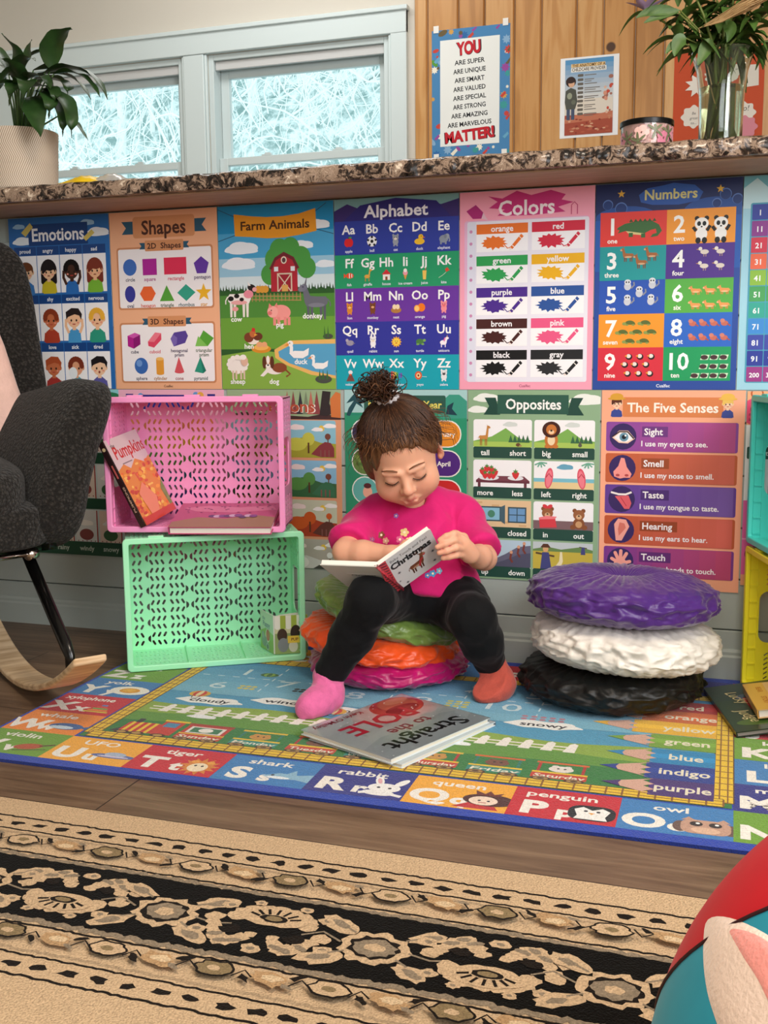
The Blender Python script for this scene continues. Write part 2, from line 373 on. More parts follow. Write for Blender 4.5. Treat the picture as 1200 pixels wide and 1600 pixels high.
def window(n, x0, x1):
    r = empty('window_%d' % n, ((x0+x1)/2, YB, .98)); r['kind'] = 'structure'
    def part(name, bm, m, bev=.002):
        o = bm.build(name, m, r, bevel=bev); o.location = (-(x0+x1)/2, -YB, -.98); o['kind'] = 'structure'; return o
    b = MB(); f = .022
    for q in ((x0, x0+f, .98, 1.848), (x1-f, x1, .98, 1.848), (x0+f, x1-f, 1.826, 1.848), (x0+f, x1-f, .98, 1.0)): b.box(q[0], q[1], YB+.0, YB+.1, q[2], q[3])
    part('window_frame', b, M['vinyl'])
    def sash(name, y0, y1, z0, z1, top=.03, bot=.03, s=.036):
        b = MB(); a, c = x0+f+.001, x1-f-.001
        b.box(a, a+s, y0, y1, z0, z1); b.box(c-s, c, y0, y1, z0, z1); b.box(a+s, c-s, y0, y1, z1-top, z1); b.box(a+s, c-s, y0, y1, z0, z0+bot)
        so = part(name, b, M['vinyl'])
        p = MB().box(a+s-.004, c-s+.004, (y0+y1)/2-.002, (y0+y1)/2+.002, z0+bot-.004, z1-top+.004).build('pane', M['glass'], so); p['kind'] = 'structure'
    sash('upper_sash', YB+.060, YB+.085, 1.430, 1.825, .058, .026)
    sash('lower_sash', YB+.030, YB+.055, 1.001, 1.456, .030, .04)
    part('roller_shade', MB().box(x0+f+.002, x1-f-.002, YB+.014, YB+.028, 1.792, 1.825), M['shade'])
    for k in (.3, .7):
        xx = x0+(x1-x0)*k; part('sash_lock', MB().prism([(xx-.02, 1.4565), (xx+.02, 1.4565), (xx+.02, 1.462), (xx+.016, 1.468), (xx-.006, 1.468), (xx-.008, 1.462), (xx-.02, 1.462)], YB+.032, YB+.050, 'y'), M['vinyl'], .001)
window(2, -1.504, -.746); window(1, -2.41, -1.616)

# winter woods outside: a snowy bank rising behind, trunks, and a thicket of snow-laden branches
def snow_mat(name, a, b_, s, lo=.42, hi=.6):
    m, nt, N, L, P = nt_of(name)
    tc = N.new('ShaderNodeTexCoord'); n = N.new('ShaderNodeTexNoise'); n.inputs['Scale'].default_value = s; n.inputs['Detail'].default_value = 8; n.inputs['Roughness'].default_value = .75; L.new(tc.outputs['Object'], n.inputs['Vector'])
    r = N.new('ShaderNodeValToRGB'); r.color_ramp.elements[0].position = lo; r.color_ramp.elements[1].position = hi
    r.color_ramp.elements[0].color = (*lin(a), 1); r.color_ramp.elements[1].color = (*lin(b_), 1); L.new(n.outputs['Fac'], r.inputs['Fac']); L.new(r.outputs[0], P.inputs['Base Color'])
    P.inputs['Roughness'].default_value = .9; return m
b = MB(); b.grid(lambda u, v: (-16+24*u, 4.5+v*10+.5*math.sin(u*17), -.4+9.5*v**.8+.35*math.sin(u*23+v*9)+.25*math.sin(u*51-v*31)), 60, 40)
struct(b.build('ground', snow_mat('snowy_undergrowth', '#8aa5a3', '#eef8f8', 6.5), smooth=True))
M['snow'] = mat('snow_covered_bark', '#f4fafa', .9); M['bark'] = snow_mat('frosted_bark', '#b9c6c4', '#f6fbfb', 14, .35, .5)
for i, (u, Y, r0) in enumerate(((402, 7.2, .07), (130, 6.2, .05), (195, 6.6, .055), (560, 6.8, .045), (322, 8.0, .05), (235, 7.5, .035), (440, 8.6, .06), (505, 7.9, .04), (150, 8.3, .04))):
    p = onY(u, 200, Y); b = MB(); pts = [(p[0]+.05*math.sin(k*.9+i), p[1], -.3+k*.75) for k in range(10)]
    b.tube(pts, [r0*(1-.06*k) for k in range(10)], 9)
    for k in range(9):
        z = 1.2+rng.random()*4.5; s_ = rng.choice((-1, 1)); L_ = rng.uniform(.5, 1.6); zz = rng.uniform(-.1, .9)
        b.tube([(p[0]+s_*L_*t, p[1]+rng.uniform(-.15, .15), z+zz*t*L_-.12*t*t) for t in (0, .3, .65, 1)], [.022, .017, .012, .006], 5)
    tag(b.build('bare_tree', M['bark'], smooth=True), 'bare snow-covered tree seen through the window', 'tree', 'snowy trees outside the window')
b = MB()
for i in range(1500):
    Y = rng.uniform(4.6, 9.5); p = onY(rng.uniform(60, 650), rng.uniform(50, 310), Y); L_ = rng.uniform(.12, .6)*(1 if i % 9 else 2); a = rng.normal(PI/2, .8); g = rng.normal(0, .5); P = [p]
    for k in range(5): P.append(P[-1]+np.array([math.cos(a), rng.uniform(-.25, .25), math.sin(a)])*L_/5); a += g*.3+rng.normal(0, .18)
    r0 = rng.uniform(.0028, .0062)*(1 if i % 9 else 1.7); b.tube(P, [r0, r0, r0*.9, r0*.8, r0*.7, r0*.4], 4, cap=False)
tag(b.build('snowy_branches', M['snow']), 'tangle of thin snow-laden branches outside the window', 'branches', kind='stuff')

# half wall with shiplap boards, baseboard
HX0, HX1 = -2.0, 1.75
b = MB(); b.box(HX0, HX1, .012, .11, 0, 1.0); z = .0
for z0, z1 in [(0, .1035)]+[(.1055+.105*k, .2085+.105*k) for k in range(8)]:
    b.prism([(.012, z0), (.012, min(z1, 1.0)), (.003, min(z1, 1.0)), (0, min(z1, 1.0)-.002), (0, z0+.002), (.003, z0)], HX0, HX1, 'x')
struct(b.build('wall_front', M['ship']))
b = MB(); b.prism([(-.0005, .0), (-.0005, .066), (-.003, .066), (-.006, .060), (-.006, .054), (-.010, .050), (-.011, .0)], HX0, HX1, 'x')
struct(b.build('baseboard_front', M['ship']))

# granite bar counter on top of the half wall
r = empty('bar_counter', (0, 0, 1.0), label='long speckled brown granite bar counter on top of the half wall', cat='counter')
b = MB(); n = 1100; prof = [(-.2, 0), (-.203, .008), (-.2025, .018), (-.199, .027), (-.192, .0325), (.36, .0325), (.36, 0)]
def cg(u, v):
    j = int(round(v*(len(prof)))) % len(prof); y, z = prof[j]; x = HX0-.03+(HX1-HX0+.06)*u
    k = .0042*NZ.noise(Vector((x*42, y*60+z*75, z*50)))+.003*NZ.noise(Vector((x*95, z*120, 4))) if y < -.19 else 0
    return (x, y+k*(.4 if z > .03 else 1), z+.0008*math.sin(x*83)*(z > .02))
b.grid(cg, n, len(prof), cv=True)
x0_, x1_ = HX0-.03, HX1+.03
for xx in (0, n-1): b.f.append([xx*len(prof)+j for j in range(len(prof))]); b.m.append(0); b.c.append(None)
o = b.build('slab', M['granite'], r, smooth=50); o.location = (0, 0, .004)
MB().box(HX0, HX1, -.175, .33, 0.0005, .0038).build('underside_board', M['under'], r)
struct(MB().box(HX0, HX1, .34, .40, 0, .999).build('trim_3', M['ship']))
# ------------------------------------------------------------------ posters on the half wall
PM = print_mat('laminated_poster', rough=.38, spec=.35)
SKIN = ['#f2c9a2', '#8a5a3c', '#5c3a28', '#e8b48c']
def kid(a, x, y, k, skin, hair, shirt, style=0, arms=0, mouth=0):
    """small bust portrait, k = panel width"""
    a.at(x, y, k)
    if style == 1: a.e(0, -.02, .44, .52, hair); a.r(-.43, -.02, .86, .62, hair, .12)
    a.p([(-.34, 1.02), (-.3, .55), (-.12, .42), (.12, .42), (.3, .55), (.34, 1.02)], shirt)
    if arms: a.l([(-.28, .6), (-.42, .3), (-.4, .0)], .13, skin); a.l([(.28, .6), (.42, .3), (.4, .0)], .13, skin)
    if arms == 0: a.l([(-.3, .58), (-.36, .98)], .12, shirt); a.l([(.3, .58), (.36, .98)], .12, shirt)
    a.r(-.09, .28, .18, .2, skin); a.e(-.34, .04, .07, .1, skin); a.e(.34, .04, .07, .1, skin)
    a.e(0, 0, .34, .37, skin)
    if style == 2:
        for i in range(11): q = R(180+18*i); a.e(.3*math.cos(q), -.05+.3*math.sin(q), .12, .12, hair, n=10)
    elif style == 3: a.p([(-.38, .02), (-.4, -.3), (-.1, -.47), (.25, -.45), (.42, -.2), (.37, .05), (.28, -.14), (.05, -.2), (-.2, -.12), (-.3, -.08)], hair)
    else: a.e(0, -.1, .37, .31, hair, 180, 360); a.p([(-.37, -.1), (.37, -.1), (.36, .1), (.27, -.06), (.1, .0), (-.1, -.04), (-.29, .12), (-.37, .1)], hair)
    for s in (-1, 1): a.e(s*.13, .06, .045, .055, '#2c211c', n=8); a.e(s*.2, .16, .06, .04, '#e89580', n=8)
    if mouth == 0: a.e(0, .2, .09, .05, '#b8443c', 0, 180)
    elif mouth == 1: a.e(0, .24, .08, .05, '#8e3a30', 180, 360)
    else: a.e(0, .22, .05, .06, '#8e3a30', n=10)
    a.at()
def quad(a, x, y, k, col, belly=None, legs='#3a3430', flip=1, neck=.3, head=None, ear=1, spots=None, tail=1, leg=.36):
    """four-legged animal, side on; k = body length"""
    a.at(x, y, k, flip); head = head or col
    for q, c in ((-.36, legs), (-.2, legs), (.2, legs), (.36, legs)): a.p([(q-.06, .1), (q+.07, .1), (q+.04, .1+leg), (q-.045, .1+leg)], c)
    if tail: a.l([(-.5, -.1), (-.6, .06), (-.6, .2)], .05, col)
    a.p([(-.5, -.08), (-.42, -.2), (-.1, -.2), (.25, -.23), (.46, -.16), (.52, .02), (.44, .18), (.1, .21), (-.3, .2), (-.48, .1)], col)
    if belly: a.e(0, .14, .36, .09, belly)
    for sx, sy, sr in spots or (): a.e(sx, sy, sr, sr*.75, '#1f1c1c', n=12)
    a.p([(.25, -.2), (.42-.02, -.2-neck), (.6, -.16-neck), (.52, .02)], col)
    a.e(.58, -.2-neck, .2, .14, head, rot=25); a.e(.7, -.14-neck, .1, .09, belly or head)
    if ear: a.p([(.44, -.28-neck), (.4, -.28-neck-.18*ear), (.54, -.3-neck)], col)
    a.e(.58, -.24-neck, .025, .03, '#111111', n=8); a.at()
def icon(a, x, y, k, items):
    a.at(x, y, k)
    for it in items:
        q = it[0]
        if q == 'e': a.e(*it[1:5], it[5], n=14)
        elif q == 'r': a.r(*it[1:5], it[5])
        elif q == 'p': a.p(it[1], it[2])
        elif q == 's': a.star(*it[1:])
        elif q == 'l': a.l(*it[1:])
    a.at()
def ribbon(a, x, y, w, h, col, tcol, txt, size, tail='#2c5a70', rad=2, tw=None):
    for s in (-1, 1):
        cx = x+w/2; e = cx+s*w/2; q = h*.62
        a.p([(e-s*3, y+h*.2), (e+s*q, y+h*.2), (e+s*q*.62, y+h*.5), (e+s*q, y+h*.8), (e-s*3, y+h*.8)], tail)
    a.r(x, y, w, h, col, rad); a.t(txt, x+w/2, y+h/2+size*.36, size, tcol, w=tw)
BR = 'Cualfec'
def poster(a, name, x0, ztop, label, w=.279, thick=.0006, dy=0):
    o = a.build(name, PM, thick); o.location = (x0+w/2, -.0016-dy, ztop)
    return tag(o, label, 'poster', 'children\'s learning posters on the half wall')
PW = .2807; ZT, ZM = .9965, .5890

# --- Emotions
a = Art(279, 406, '#2a6cb4')
a.cloud(40, 58, 17, '#e8f0f6'); a.cloud(248, 44, 18, '#e8f0f6'); a.cloud(220, 20, 12, '#9cc6e6'); a.cloud(30, 22, 10, '#9cc6e6')
a.r(56, 16, 165, 50, '#163f7c'); a.t('Emotions', 138, 55, 42, '#f4f6fa', w=148)
a.p([(36, 34), (62, 12), (70, 22), (48, 44)], '#d8c66a'); a.p([(208, 52), (232, 34), (240, 42), (216, 60)], '#d8c66a')
names = (('proud', 'angry', 'happy', 'sad'), ('shy', 'shy', 'excited', 'nervous'), ('love', 'love', 'sick', 'tired'))
look = ((('#f0c8a0', '#6a3c22', '#3f7fc4', 0, 0, 0), ('#efc39a', '#201a1c', '#c9b92e', 1, 0, 1), ('#4a3026', '#191414', '#2f6fba', 2, 1, 0), ('#eeb98e', '#7c3324', '#7ab83a', 1, 0, 1)),
        (('#f0c8a0', '#6a3c22', '#b04a3a', 0, 0, 0), ('#c87048', '#8a3a20', '#b0402c', 2, 0, 0), ('#f0bf98', '#2b2222', '#4a9ad0', 3, 1, 0), ('#f0bf98', '#e8b03c', '#2f9a80', 2, 0, 1)),
        (('#f0c8a0', '#6a3c22', '#b04a3a', 0, 0, 0), ('#c87048', '#b0502c', '#a83430', 3, 0, 0), ('#dfa27c', '#7a3420', '#42a5b8', 2, 0, 2), ('#f0c8a4', '#1f1b1e', '#5b5aa0', 3, 0, 2)))
for j, y0 in enumerate((68, 182, 296)):
    for i in range(4):
        x = 13+64*i
        a.r(x, y0, 62, 20, '#1b4584'); a.t(names[j][i], x+31, y0+14.5, 13, '#e8eef6')
        a.r(x, y0+21, 62, 88, '#f4f4f6'); sk, ha, sh, st, ar, mo = look[j][i]
        kid(a, x+31, y0+58, 55 if st != 1 else 52, sk, ha, sh, st, ar, mo)
        if j == 2 and i == 2: a.e(x+22, y0+72, 12, 14, '#e8eff2'); a.e(x+18, y0+98, 10, 6, '#9fb4d2')
poster(a, 'learning_poster', -4*PW, ZT, 'blue Emotions poster of children\'s faces behind the armchair')

# --- Shapes
a = Art(279, 406, '#f0b58e')
ribbon(a, 62, 12, 160, 48, '#d99768', '#4a2a24', 'Shapes', 44, '#2d5a74', 7, 116)
for y0, h, t in ((80, 142, '2D  Shapes'), (252, 140, '3D  Shapes')):
    a.r(16, y0, 250, h, '#cd8a60', 7); a.r(20, y0+4, 242, h-8, '#f7f4f6', 5)
    ribbon(a, 92, y0-14, 100, 24, '#d99768', '#4a2a24', t, 18, '#2d5a74', 3, 88)
a.e(50, 125, 18, 19, '#3f6fc0'); a.r(84, 107, 37, 37, '#b0279a'); a.r(140, 106, 58, 38, '#e03358'); a.p([(236+20*math.cos(R(-90+72*i)), 127+21*math.sin(R(-90+72*i))) for i in range(5)], '#643aa4')
a.e(48, 186, 14, 19, '#3a3d9c'); a.p([(95+21*math.cos(R(60*i)), 186+19*math.sin(R(60*i))) for i in range(6)], '#ee6a36'); a.p([(126, 204), (145, 168), (164, 204)], '#57a63c'); a.p([(172, 186), (195, 167), (219, 186), (195, 205)], '#35a58c'); a.star(240, 187, 21, '#f0b92e')
for t, x, y, c in (('circle', 50, 157, '#5a5a70'), ('square', 102, 157, '#b25a90'), ('rectangle', 170, 157, '#d85a70'), ('pentagon', 238, 156, '#5a4a70'), ('oval', 48, 217, '#4a4a66'), ('hexagon', 95, 217, '#d8604a'), ('triangle', 145, 217, '#5a6a50'), ('rhombus', 195, 217, '#4a6a70'), ('star', 240, 217, '#d8a040')): a.t(t, x, y, 11.5, c)
a.p([(36, 282), (56, 275), (70, 280), (70, 302), (52, 312), (36, 306)], '#b4218e'); a.p([(36, 282), (56, 275), (70, 280), (52, 288)], '#d558b4'); a.p([(52, 288), (70, 280), (70, 302), (52, 312)], '#8e1874')
a.p([(90, 296), (110, 275), (126, 277), (126, 292), (106, 310), (91, 306)], '#e34a68'); a.p([(90, 296), (110, 275), (126, 277), (107, 297)], '#f47f92')
a.p([(150, 290), (160, 276), (190, 272), (196, 284), (188, 300), (158, 308)], '#5b459c'); a.p([(150, 290), (158, 281), (168, 288), (166, 302), (158, 308)], '#7b68b8')
a.p([(214, 308), (236, 272), (262, 290), (246, 308)], '#5aa83a'); a.p([(214, 308), (222, 285), (246, 308)], '#83c65c')
a.e(70, 352, 18, 19, '#3a6cb8'); a.e(65, 346, 8, 8, '#6f9cda'); a.r(110, 336, 20, 34, '#e8a03a'); a.e(120, 336, 10, 4, '#f4c26e'); a.e(120, 370, 10, 3.5, '#e8a03a')
a.p([(158, 366), (170, 332), (183, 366)], '#dc5a64'); a.e(170.5, 366, 12.5, 4, '#dc5a64'); a.p([(210, 366), (226, 332), (240, 364), (232, 370)], '#2e9a80'); a.p([(226, 332), (240, 364), (232, 370)], '#1f7c68')
for t, x, y, c in (('cube', 54, 324, '#4a4a60'), ('cuboid', 108, 324, '#d85a68'), ('hexagonal', 172, 322, '#4a4060'), ('prism', 172, 332, '#4a4060'), ('triangular', 236, 322, '#60705a'), ('prism', 236, 332, '#60705a'), ('sphere', 70, 386, '#4a4a60'), ('cylinder', 120, 386, '#b08050'), ('cone', 170, 386, '#a05058'), ('pyramid', 226, 386, '#4a6060')): a.t(t, x, y-1, 11, c)
a.t(BR, 140, 402, 8, '#6a4a3a')
poster(a, 'learning_poster', -3*PW, ZT, 'peach Shapes poster with 2D and 3D shapes above the pink crate')

# --- Farm Animals
a = Art(279, 406, '#6cb4dc')
a.r(0, 0, 279, 60, '#1f8cc0'); a.r(0, 60, 279, 55, '#49a4d2'); a.r(0, 115, 279, 50, '#9ccbe2'); a.r(0, 155, 279, 40, '#d6e6ea')
a.p([(0, 185)]+[(x, 184+3*math.sin(x*.9)) for x in range(4, 279, 5)]+[(279, 185), (279, 406), (0, 406)], '#2f5c2c')
a.r(0, 196, 279, 50, '#4f8a3a'); a.r(0, 246, 279, 70, '#6ba03c'); a.p([(0, 330), (90, 318), (190, 330), (279, 340), (279, 406), (0, 406)], '#86b048')
for x in range(0, 280, 7): a.p([(x, 187), (x+2.5, 176-2*(x % 3)), (x+5, 187)], '#2c5030')
a.l([(0, 6), (42, 24)], 1.5, '#2a4a66'); a.l([(0, 76), (42, 64)], 1.5, '#2a4a66'); a.l([(237, 20), (262, 4)], 1.5, '#2a4a66'); a.l([(237, 58), (279, 70)], 1.5, '#2a4a66')
for x, y, k in ((58, 98, 24), (50, 132, 24), (204, 94, 16), (240, 52, 18), (258, 136, 14)): a.cloud(x, y, k, '#eaf2f8')
a.p([(40, 18)]+[(40+197*t, 18+10*math.sin(PI*t)) for t in (.2, .4, .6, .8)]+[(237, 14), (239, 62)]+[(239-198*t, 62+12*math.sin(PI*t)) for t in (.2, .4, .6, .8)]+[(42, 66)], '#e69a2a')
a.t('Farm Animals', 139, 54, 27, '#4a2c18', w=168)
for x, y, q in ((140, 120, 26), (126, 152, 22), (150, 100, 24), (200, 118, 24), (214, 140, 22), (176, 96, 22)): a.e(x, y, q, q*1.05, '#4d9a46')
a.p([(128, 190), (128, 138), (140, 118), (160, 108), (182, 118), (192, 140), (192, 190)], '#b02a38'); a.p([(124, 140), (138, 116), (160, 104), (184, 116), (197, 140), (190, 142), (180, 122), (160, 112), (141, 122), (130, 142)], '#6e2630')
a.r(143, 150, 36, 40, '#d8c8b0'); a.r(146, 153, 30, 37, '#9c2434'); a.l([(146, 153), (176, 190)], 2.5, '#d8c8b0'); a.l([(176, 153), (146, 190)], 2.5, '#d8c8b0'); a.r(154, 176, 15, 14, '#d8a45a')
a.e(160, 122, 7, 8, '#e8dcc8'); a.e(160, 122, 4.5, 5.5, '#5c3a40'); a.r(136, 136, 10, 10, '#dfe6ea'); a.r(176, 136, 10, 10, '#dfe6ea')
for x in (96, 106, 114): a.e(x, 184, 8, 8, '#d89a3a')
a.l([(78, 198), (200, 202)], 2, '#b08a5a'); a.l([(78, 206), (200, 210)], 2, '#b08a5a')
for x in range(80, 200, 9): a.r(x, 193, 2, 18, '#b08a5a')
quad(a, 48, 204, 56, '#f2ece8', '#e8a8a8', '#ece4de', 1, .22, '#241f20', 1, ((-.36, -.02, .13), (-.1, -.12, .12), (.12, .02, .1)), 1, .62)
a.e(38, 226, 8, 5, '#e8a0a0'); a.e(72, 194, 12, 9, '#e890a0')
quad(a, 236, 214, 54, '#6a6c78', '#7d7f8c', '#5c5e6a', -1, .36, '#75778a', 2.2, (), 1, .62)
a.e(150, 236, 24, 17, '#f09a94'); a.e(130, 234, 13, 13, '#f4aaa2'); a.e(123, 237, 5.5, 4.5, '#e07a78'); a.p([(120, 226), (122, 215), (130, 223)], '#e88880'); a.p([(134, 222), (141, 214), (143, 226)], '#e88880')
for x in (134, 144, 160, 169): a.r(x-3, 246, 7, 18, '#e88c86')
a.e(127, 231, 1.4, 1.6, '#2a1a1a', n=8)
a.e(80, 296, 15, 10, '#f0e4d8'); a.e(70, 290, 12, 11, '#7a3f2a'); a.e(92, 288, 12, 9, '#6a3626'); a.e(80, 282, 8, 8, '#c06a3e'); a.p([(77, 276), (79, 268), (86, 270), (86, 277)], '#cc3030'); a.p([(84, 282), (92, 284), (84, 287)], '#e8b040')
a.e(100, 316, 24, 9, '#d8902e'); a.e(100, 312, 18, 7, '#f0b860'); a.e(96, 306, 8, 6, '#e8a878'); a.e(108, 306, 7, 6, '#e8a878')
a.p([(132, 318), (170, 298), (279, 296), (279, 382), (220, 374), (160, 352), (134, 336)], '#e8b868'); a.p([(142, 322), (176, 306), (279, 306), (279, 376), (224, 366), (168, 348), (144, 334)], '#58a4cc')
def duck(x, y, k):
    a.at(x, y, k); a.p([(-.5, .0), (-.2, -.12), (.3, -.1), (.6, -.26), (.55, .1), (.25, .26), (-.25, .24)], '#f4f2f0'); a.l([(-.38, .02), (-.36, -.3), (-.42, -.42)], .18, '#f4f2f0'); a.e(-.42, -.48, .16, .15, '#f4f2f0'); a.p([(-.52, -.52), (-.76, -.38), (-.5, -.38)], '#e8903a'); a.e(-.45, -.5, .03, .03, '#222', n=8); a.at()
duck(190, 326, 44); duck(240, 352, 36)
a.e(40, 350, 24, 19, '#f2ece4')
for i in range(12): a.e(40+21*math.cos(R(30*i)), 350+16*math.sin(R(30*i)), 7, 6, '#f2ece4', n=10)
a.e(58, 343, 9, 11, '#e0b8a0'); a.e(55, 334, 8, 6, '#f4efe8')
for x in (28, 36, 48, 56): a.r(x-2, 364, 4.5, 20, '#dcc4b0')
a.e(132, 362, 22, 11, '#f0e8e0'); a.e(144, 358, 18, 11, '#8a4a2e'); a.e(116, 346, 12, 13, '#c08a5e'); a.e(107, 346, 5, 14, '#5e3422'); a.e(126, 346, 5, 14, '#5e3422'); a.e(116, 340, 4, 9, '#f4eee6'); a.e(116, 354, 6, 5, '#f4eee6'); a.e(116, 352, 2.5, 2, '#1c1414', n=8); a.p([(96, 376), (112, 360), (118, 366), (104, 378)], '#f0e8e0'); a.l([(158, 362), (170, 372), (160, 378)], 4, '#8a4a2e')
a.e(250, 384, 20, 9, '#4a5048'); a.e(262, 290, 12, 6, '#4a5048')
for x in (238, 246, 256): a.p([(x, 384), (x+3, 362), (x+6, 384)], '#3e6a34')
for x in (252, 260): a.p([(x, 292), (x+2, 266), (x+5, 292)], '#3e6a34')
for t, x, y in (('cow', 40, 254), ('pig', 147, 268), ('donkey', 226, 250), ('hen', 70, 315), ('duck', 196, 350), ('sheep', 40, 394), ('dog', 130, 394)): a.t(t, x, y, 16, '#fafafa')
poster(a, 'learning_poster', -2*PW, ZT, 'Farm Animals poster with a red barn, cow, pig and duck pond')

# --- Alphabet
a = Art(279, 406, '#2b3a9a')
a.r(0, 0, 279, 44, '#7db0b4'); a.p([(0, 24), (30, 10), (70, 26), (130, 14), (200, 8), (240, 20), (279, 10), (279, 46), (0, 46)], '#3a2c6e'); a.p([(20, 46), (60, 14), (140, 2), (230, 12), (262, 46)], '#2f2a78')
a.t('Alphabet', 140, 40, 36, '#f4f4fa', w=142)
rows = ((46, 70, '#2f3f9e', 'Aa Bb Cc Dd Ee', 'apple ball cat duck elephant'), (117, 71, '#259a68', 'Ff Gg Hh Ii Jj Kk', 'fish giraffe house ice_cream juice kite'), (188, 72, '#6a36a0', 'Ll Mm Nn Oo Pp', 'lion monkey nest orange pig'), (260, 72, '#33379a', 'Qq Rr Ss Tt Uu', 'quail rabbit sun turtle unicorn'), (332, 74, '#19a3b4', 'Vv Ww Xx Yy Zz', 'volcano whale xylophone yoyo zebra'))
an = lambda c, e='#f0e0d0': [('e', 0, .12, .26, .3, c), ('e', 0, -.2, .28, .25, c), ('e', -.2, -.42, .09, .12, c), ('e', .2, -.42, .09, .12, c), ('e', 0, -.12, .14, .1, e), ('e', -.1, -.25, .035, .04, '#222'), ('e', .1, -.25, .035, .04, '#222'), ('r', -.2, .36, .12, .14, c), ('r', .08, .36, .12, .14, c)]
ICON = dict(apple=[('e', -.13, .05, .28, .36, '#d8262e'), ('e', .13, .05, .28, .36, '#d8262e'), ('r', -.02, -.45, .05, .2, '#6a3a20'), ('e', .14, -.38, .15, .07, '#4aa040')],
    ball=[('e', 0, 0, .45, .45, '#f4f4f4'), ('p', [(.16*math.cos(R(-90+72*i)), .16*math.sin(R(-90+72*i))) for i in range(5)], '#181818')]+[('e', .36*math.cos(R(-90+72*i)), .36*math.sin(R(-90+72*i)), .1, .1, '#181818') for i in range(5)],
    cat=an('#9aa0aa'), duck=[('e', .0, .18, .46, .26, '#f0c030'), ('e', .12, -.2, .22, .22, '#f0c030'), ('p', [(.3, -.22), (.52, -.14), (.3, -.08)], '#e8742a'), ('e', .16, -.25, .04, .04, '#222')],
    elephant=[('e', 0, .05, .4, .32, '#8c96a4'), ('e', .3, -.15, .2, .22, '#98a2b0'), ('l', [(.45, -.1), (.52, .15), (.46, .3)], .1, '#98a2b0'), ('r', -.32, .25, .15, .25, '#8c96a4'), ('r', .1, .25, .15, .25, '#8c96a4'), ('e', .14, -.15, .13, .18, '#7c8694')],
    fish=[('e', .05, 0, .36, .24, '#e8542e'), ('p', [(-.25, 0), (-.5, -.22), (-.5, .22)], '#e8542e'), ('r', -.02, -.2, .08, .4, '#f6f2ee'), ('r', .2, -.16, .07, .32, '#f6f2ee')],
    giraffe=[('e', -.05, .1, .26, .16, '#e0a84a'), ('l', [(.12, .05), (.2, -.4)], .12, '#e0a84a'), ('e', .27, -.42, .14, .09, '#e0a84a'), ('r', -.25, .18, .07, .34, '#c88a38'), ('r', .08, .18, .07, .34, '#c88a38')],
    house=[('r', -.32, -.05, .64, .5, '#f2ece6'), ('p', [(-.42, -.02), (0, -.46), (.42, -.02)], '#d03038'), ('r', -.1, .16, .2, .29, '#8a4a2a')],
    ice_cream=[('p', [(-.18, .0), (.18, .0), (0, .5)], '#d89a4a'), ('e', 0, -.1, .22, .2, '#f0a0b0'), ('e', 0, -.3, .16, .16, '#f4f0ea')],
    juice=[('p', [(-.18, -.25), (.18, -.25), (.13, .5), (-.13, .5)], '#f0c860'), ('l', [(.05, -.2), (.14, -.5)], .05, '#e06048')],
    kite=[('p', [(.3, -.45), (.5, -.2), (.2, -.05), (.1, -.3)], '#d84a34'), ('l', [(.2, -.05), (-.1, .2), (-.45, .4)], .03, '#d8e8d0')],
    lion=an('#d88a34', '#f0c070'), monkey=an('#7a4426', '#e0a878'), nest=[('e', 0, .18, .48, .26, '#b07a40'), ('e', -.15, -.1, .18, .22, '#f0d8b0'), ('e', .15, -.1, .18, .22, '#f0d8b0')],
    orange=[('e', .14, 0, .34, .36, '#f07a20'), ('e', -.26, .08, .26, .3, '#f6a040'), ('e', -.26, .08, .19, .22, '#f8c878')], pig=an('#f09098', '#e87078'),
    quail=[('e', 0, .05, .36, .24, '#9a94a8'), ('e', -.28, -.18, .14, .14, '#b0a8b8'), ('p', [(.25, 0), (.5, .1), (.25, .15)], '#7a7488')], rabbit=an('#f2f0f4')+[('e', -.14, -.55, .08, .24, '#f2f0f4'), ('e', .14, -.55, .08, .24, '#f2f0f4')],
    sun=[('s', 0, 0, .5, '#f0b030', 12, .68), ('e', 0, 0, .3, .3, '#f8d050'), ('e', -.1, -.06, .04, .04, '#333'), ('e', .1, -.06, .04, .04, '#333'), ('e', 0, .1, .1, .05, '#c86a20')],
    turtle=[('e', 0, 0, .36, .24, '#4a7a44'), ('e', .4, -.1, .13, .12, '#7aa85a'), ('e', -.2, .22, .14, .08, '#7aa85a'), ('e', .26, .22, .14, .08, '#7aa85a')],
    unicorn=[('e', -.05, .1, .3, .2, '#f6eef6'), ('l', [(.15, .05), (.22, -.22)], .18, '#f6eef6'), ('e', .28, -.26, .16, .11, '#f6eef6'), ('p', [(.22, -.34), (.32, -.56), (.3, -.34)], '#f0c040'), ('l', [(.1, -.3), (.02, .0)], .12, '#e878b8'), ('r', -.26, .2, .08, .3, '#f6eef6'), ('r', .08, .2, .08, .3, '#f6eef6')],
    volcano=[('p', [(-.4, .5), (-.12, -.1), (.12, -.1), (.4, .5)], '#7a4a44'), ('e', 0, -.28, .2, .18, '#e8e8ee'), ('e', 0, -.08, .1, .08, '#e85a30')],
    whale=[('e', -.05, .1, .42, .26, '#5a8ad0'), ('p', [(.3, .05), (.55, -.2), (.5, .15)], '#5a8ad0'), ('e', -.1, .22, .3, .12, '#d8e8f4')],
    xylophone=[('r', -.5+.17*i, -.36+.03*i, .14, .72-.06*i, c) for i, c in enumerate(('#d83a34', '#e88a30', '#e8d040', '#58b048', '#3a7ad0', '#7a4ab0'))],
    yoyo=[('e', -.15, 0, .32, .36, '#e05a34'), ('e', -.15, 0, .2, .22, '#f2c890'), ('e', -.15, 0, .08, .09, '#7a2a20'), ('l', [(.15, .1), (.6, .12)], .03, '#e8e8e8')], zebra=an('#e8e8ea', '#4a4a50'))
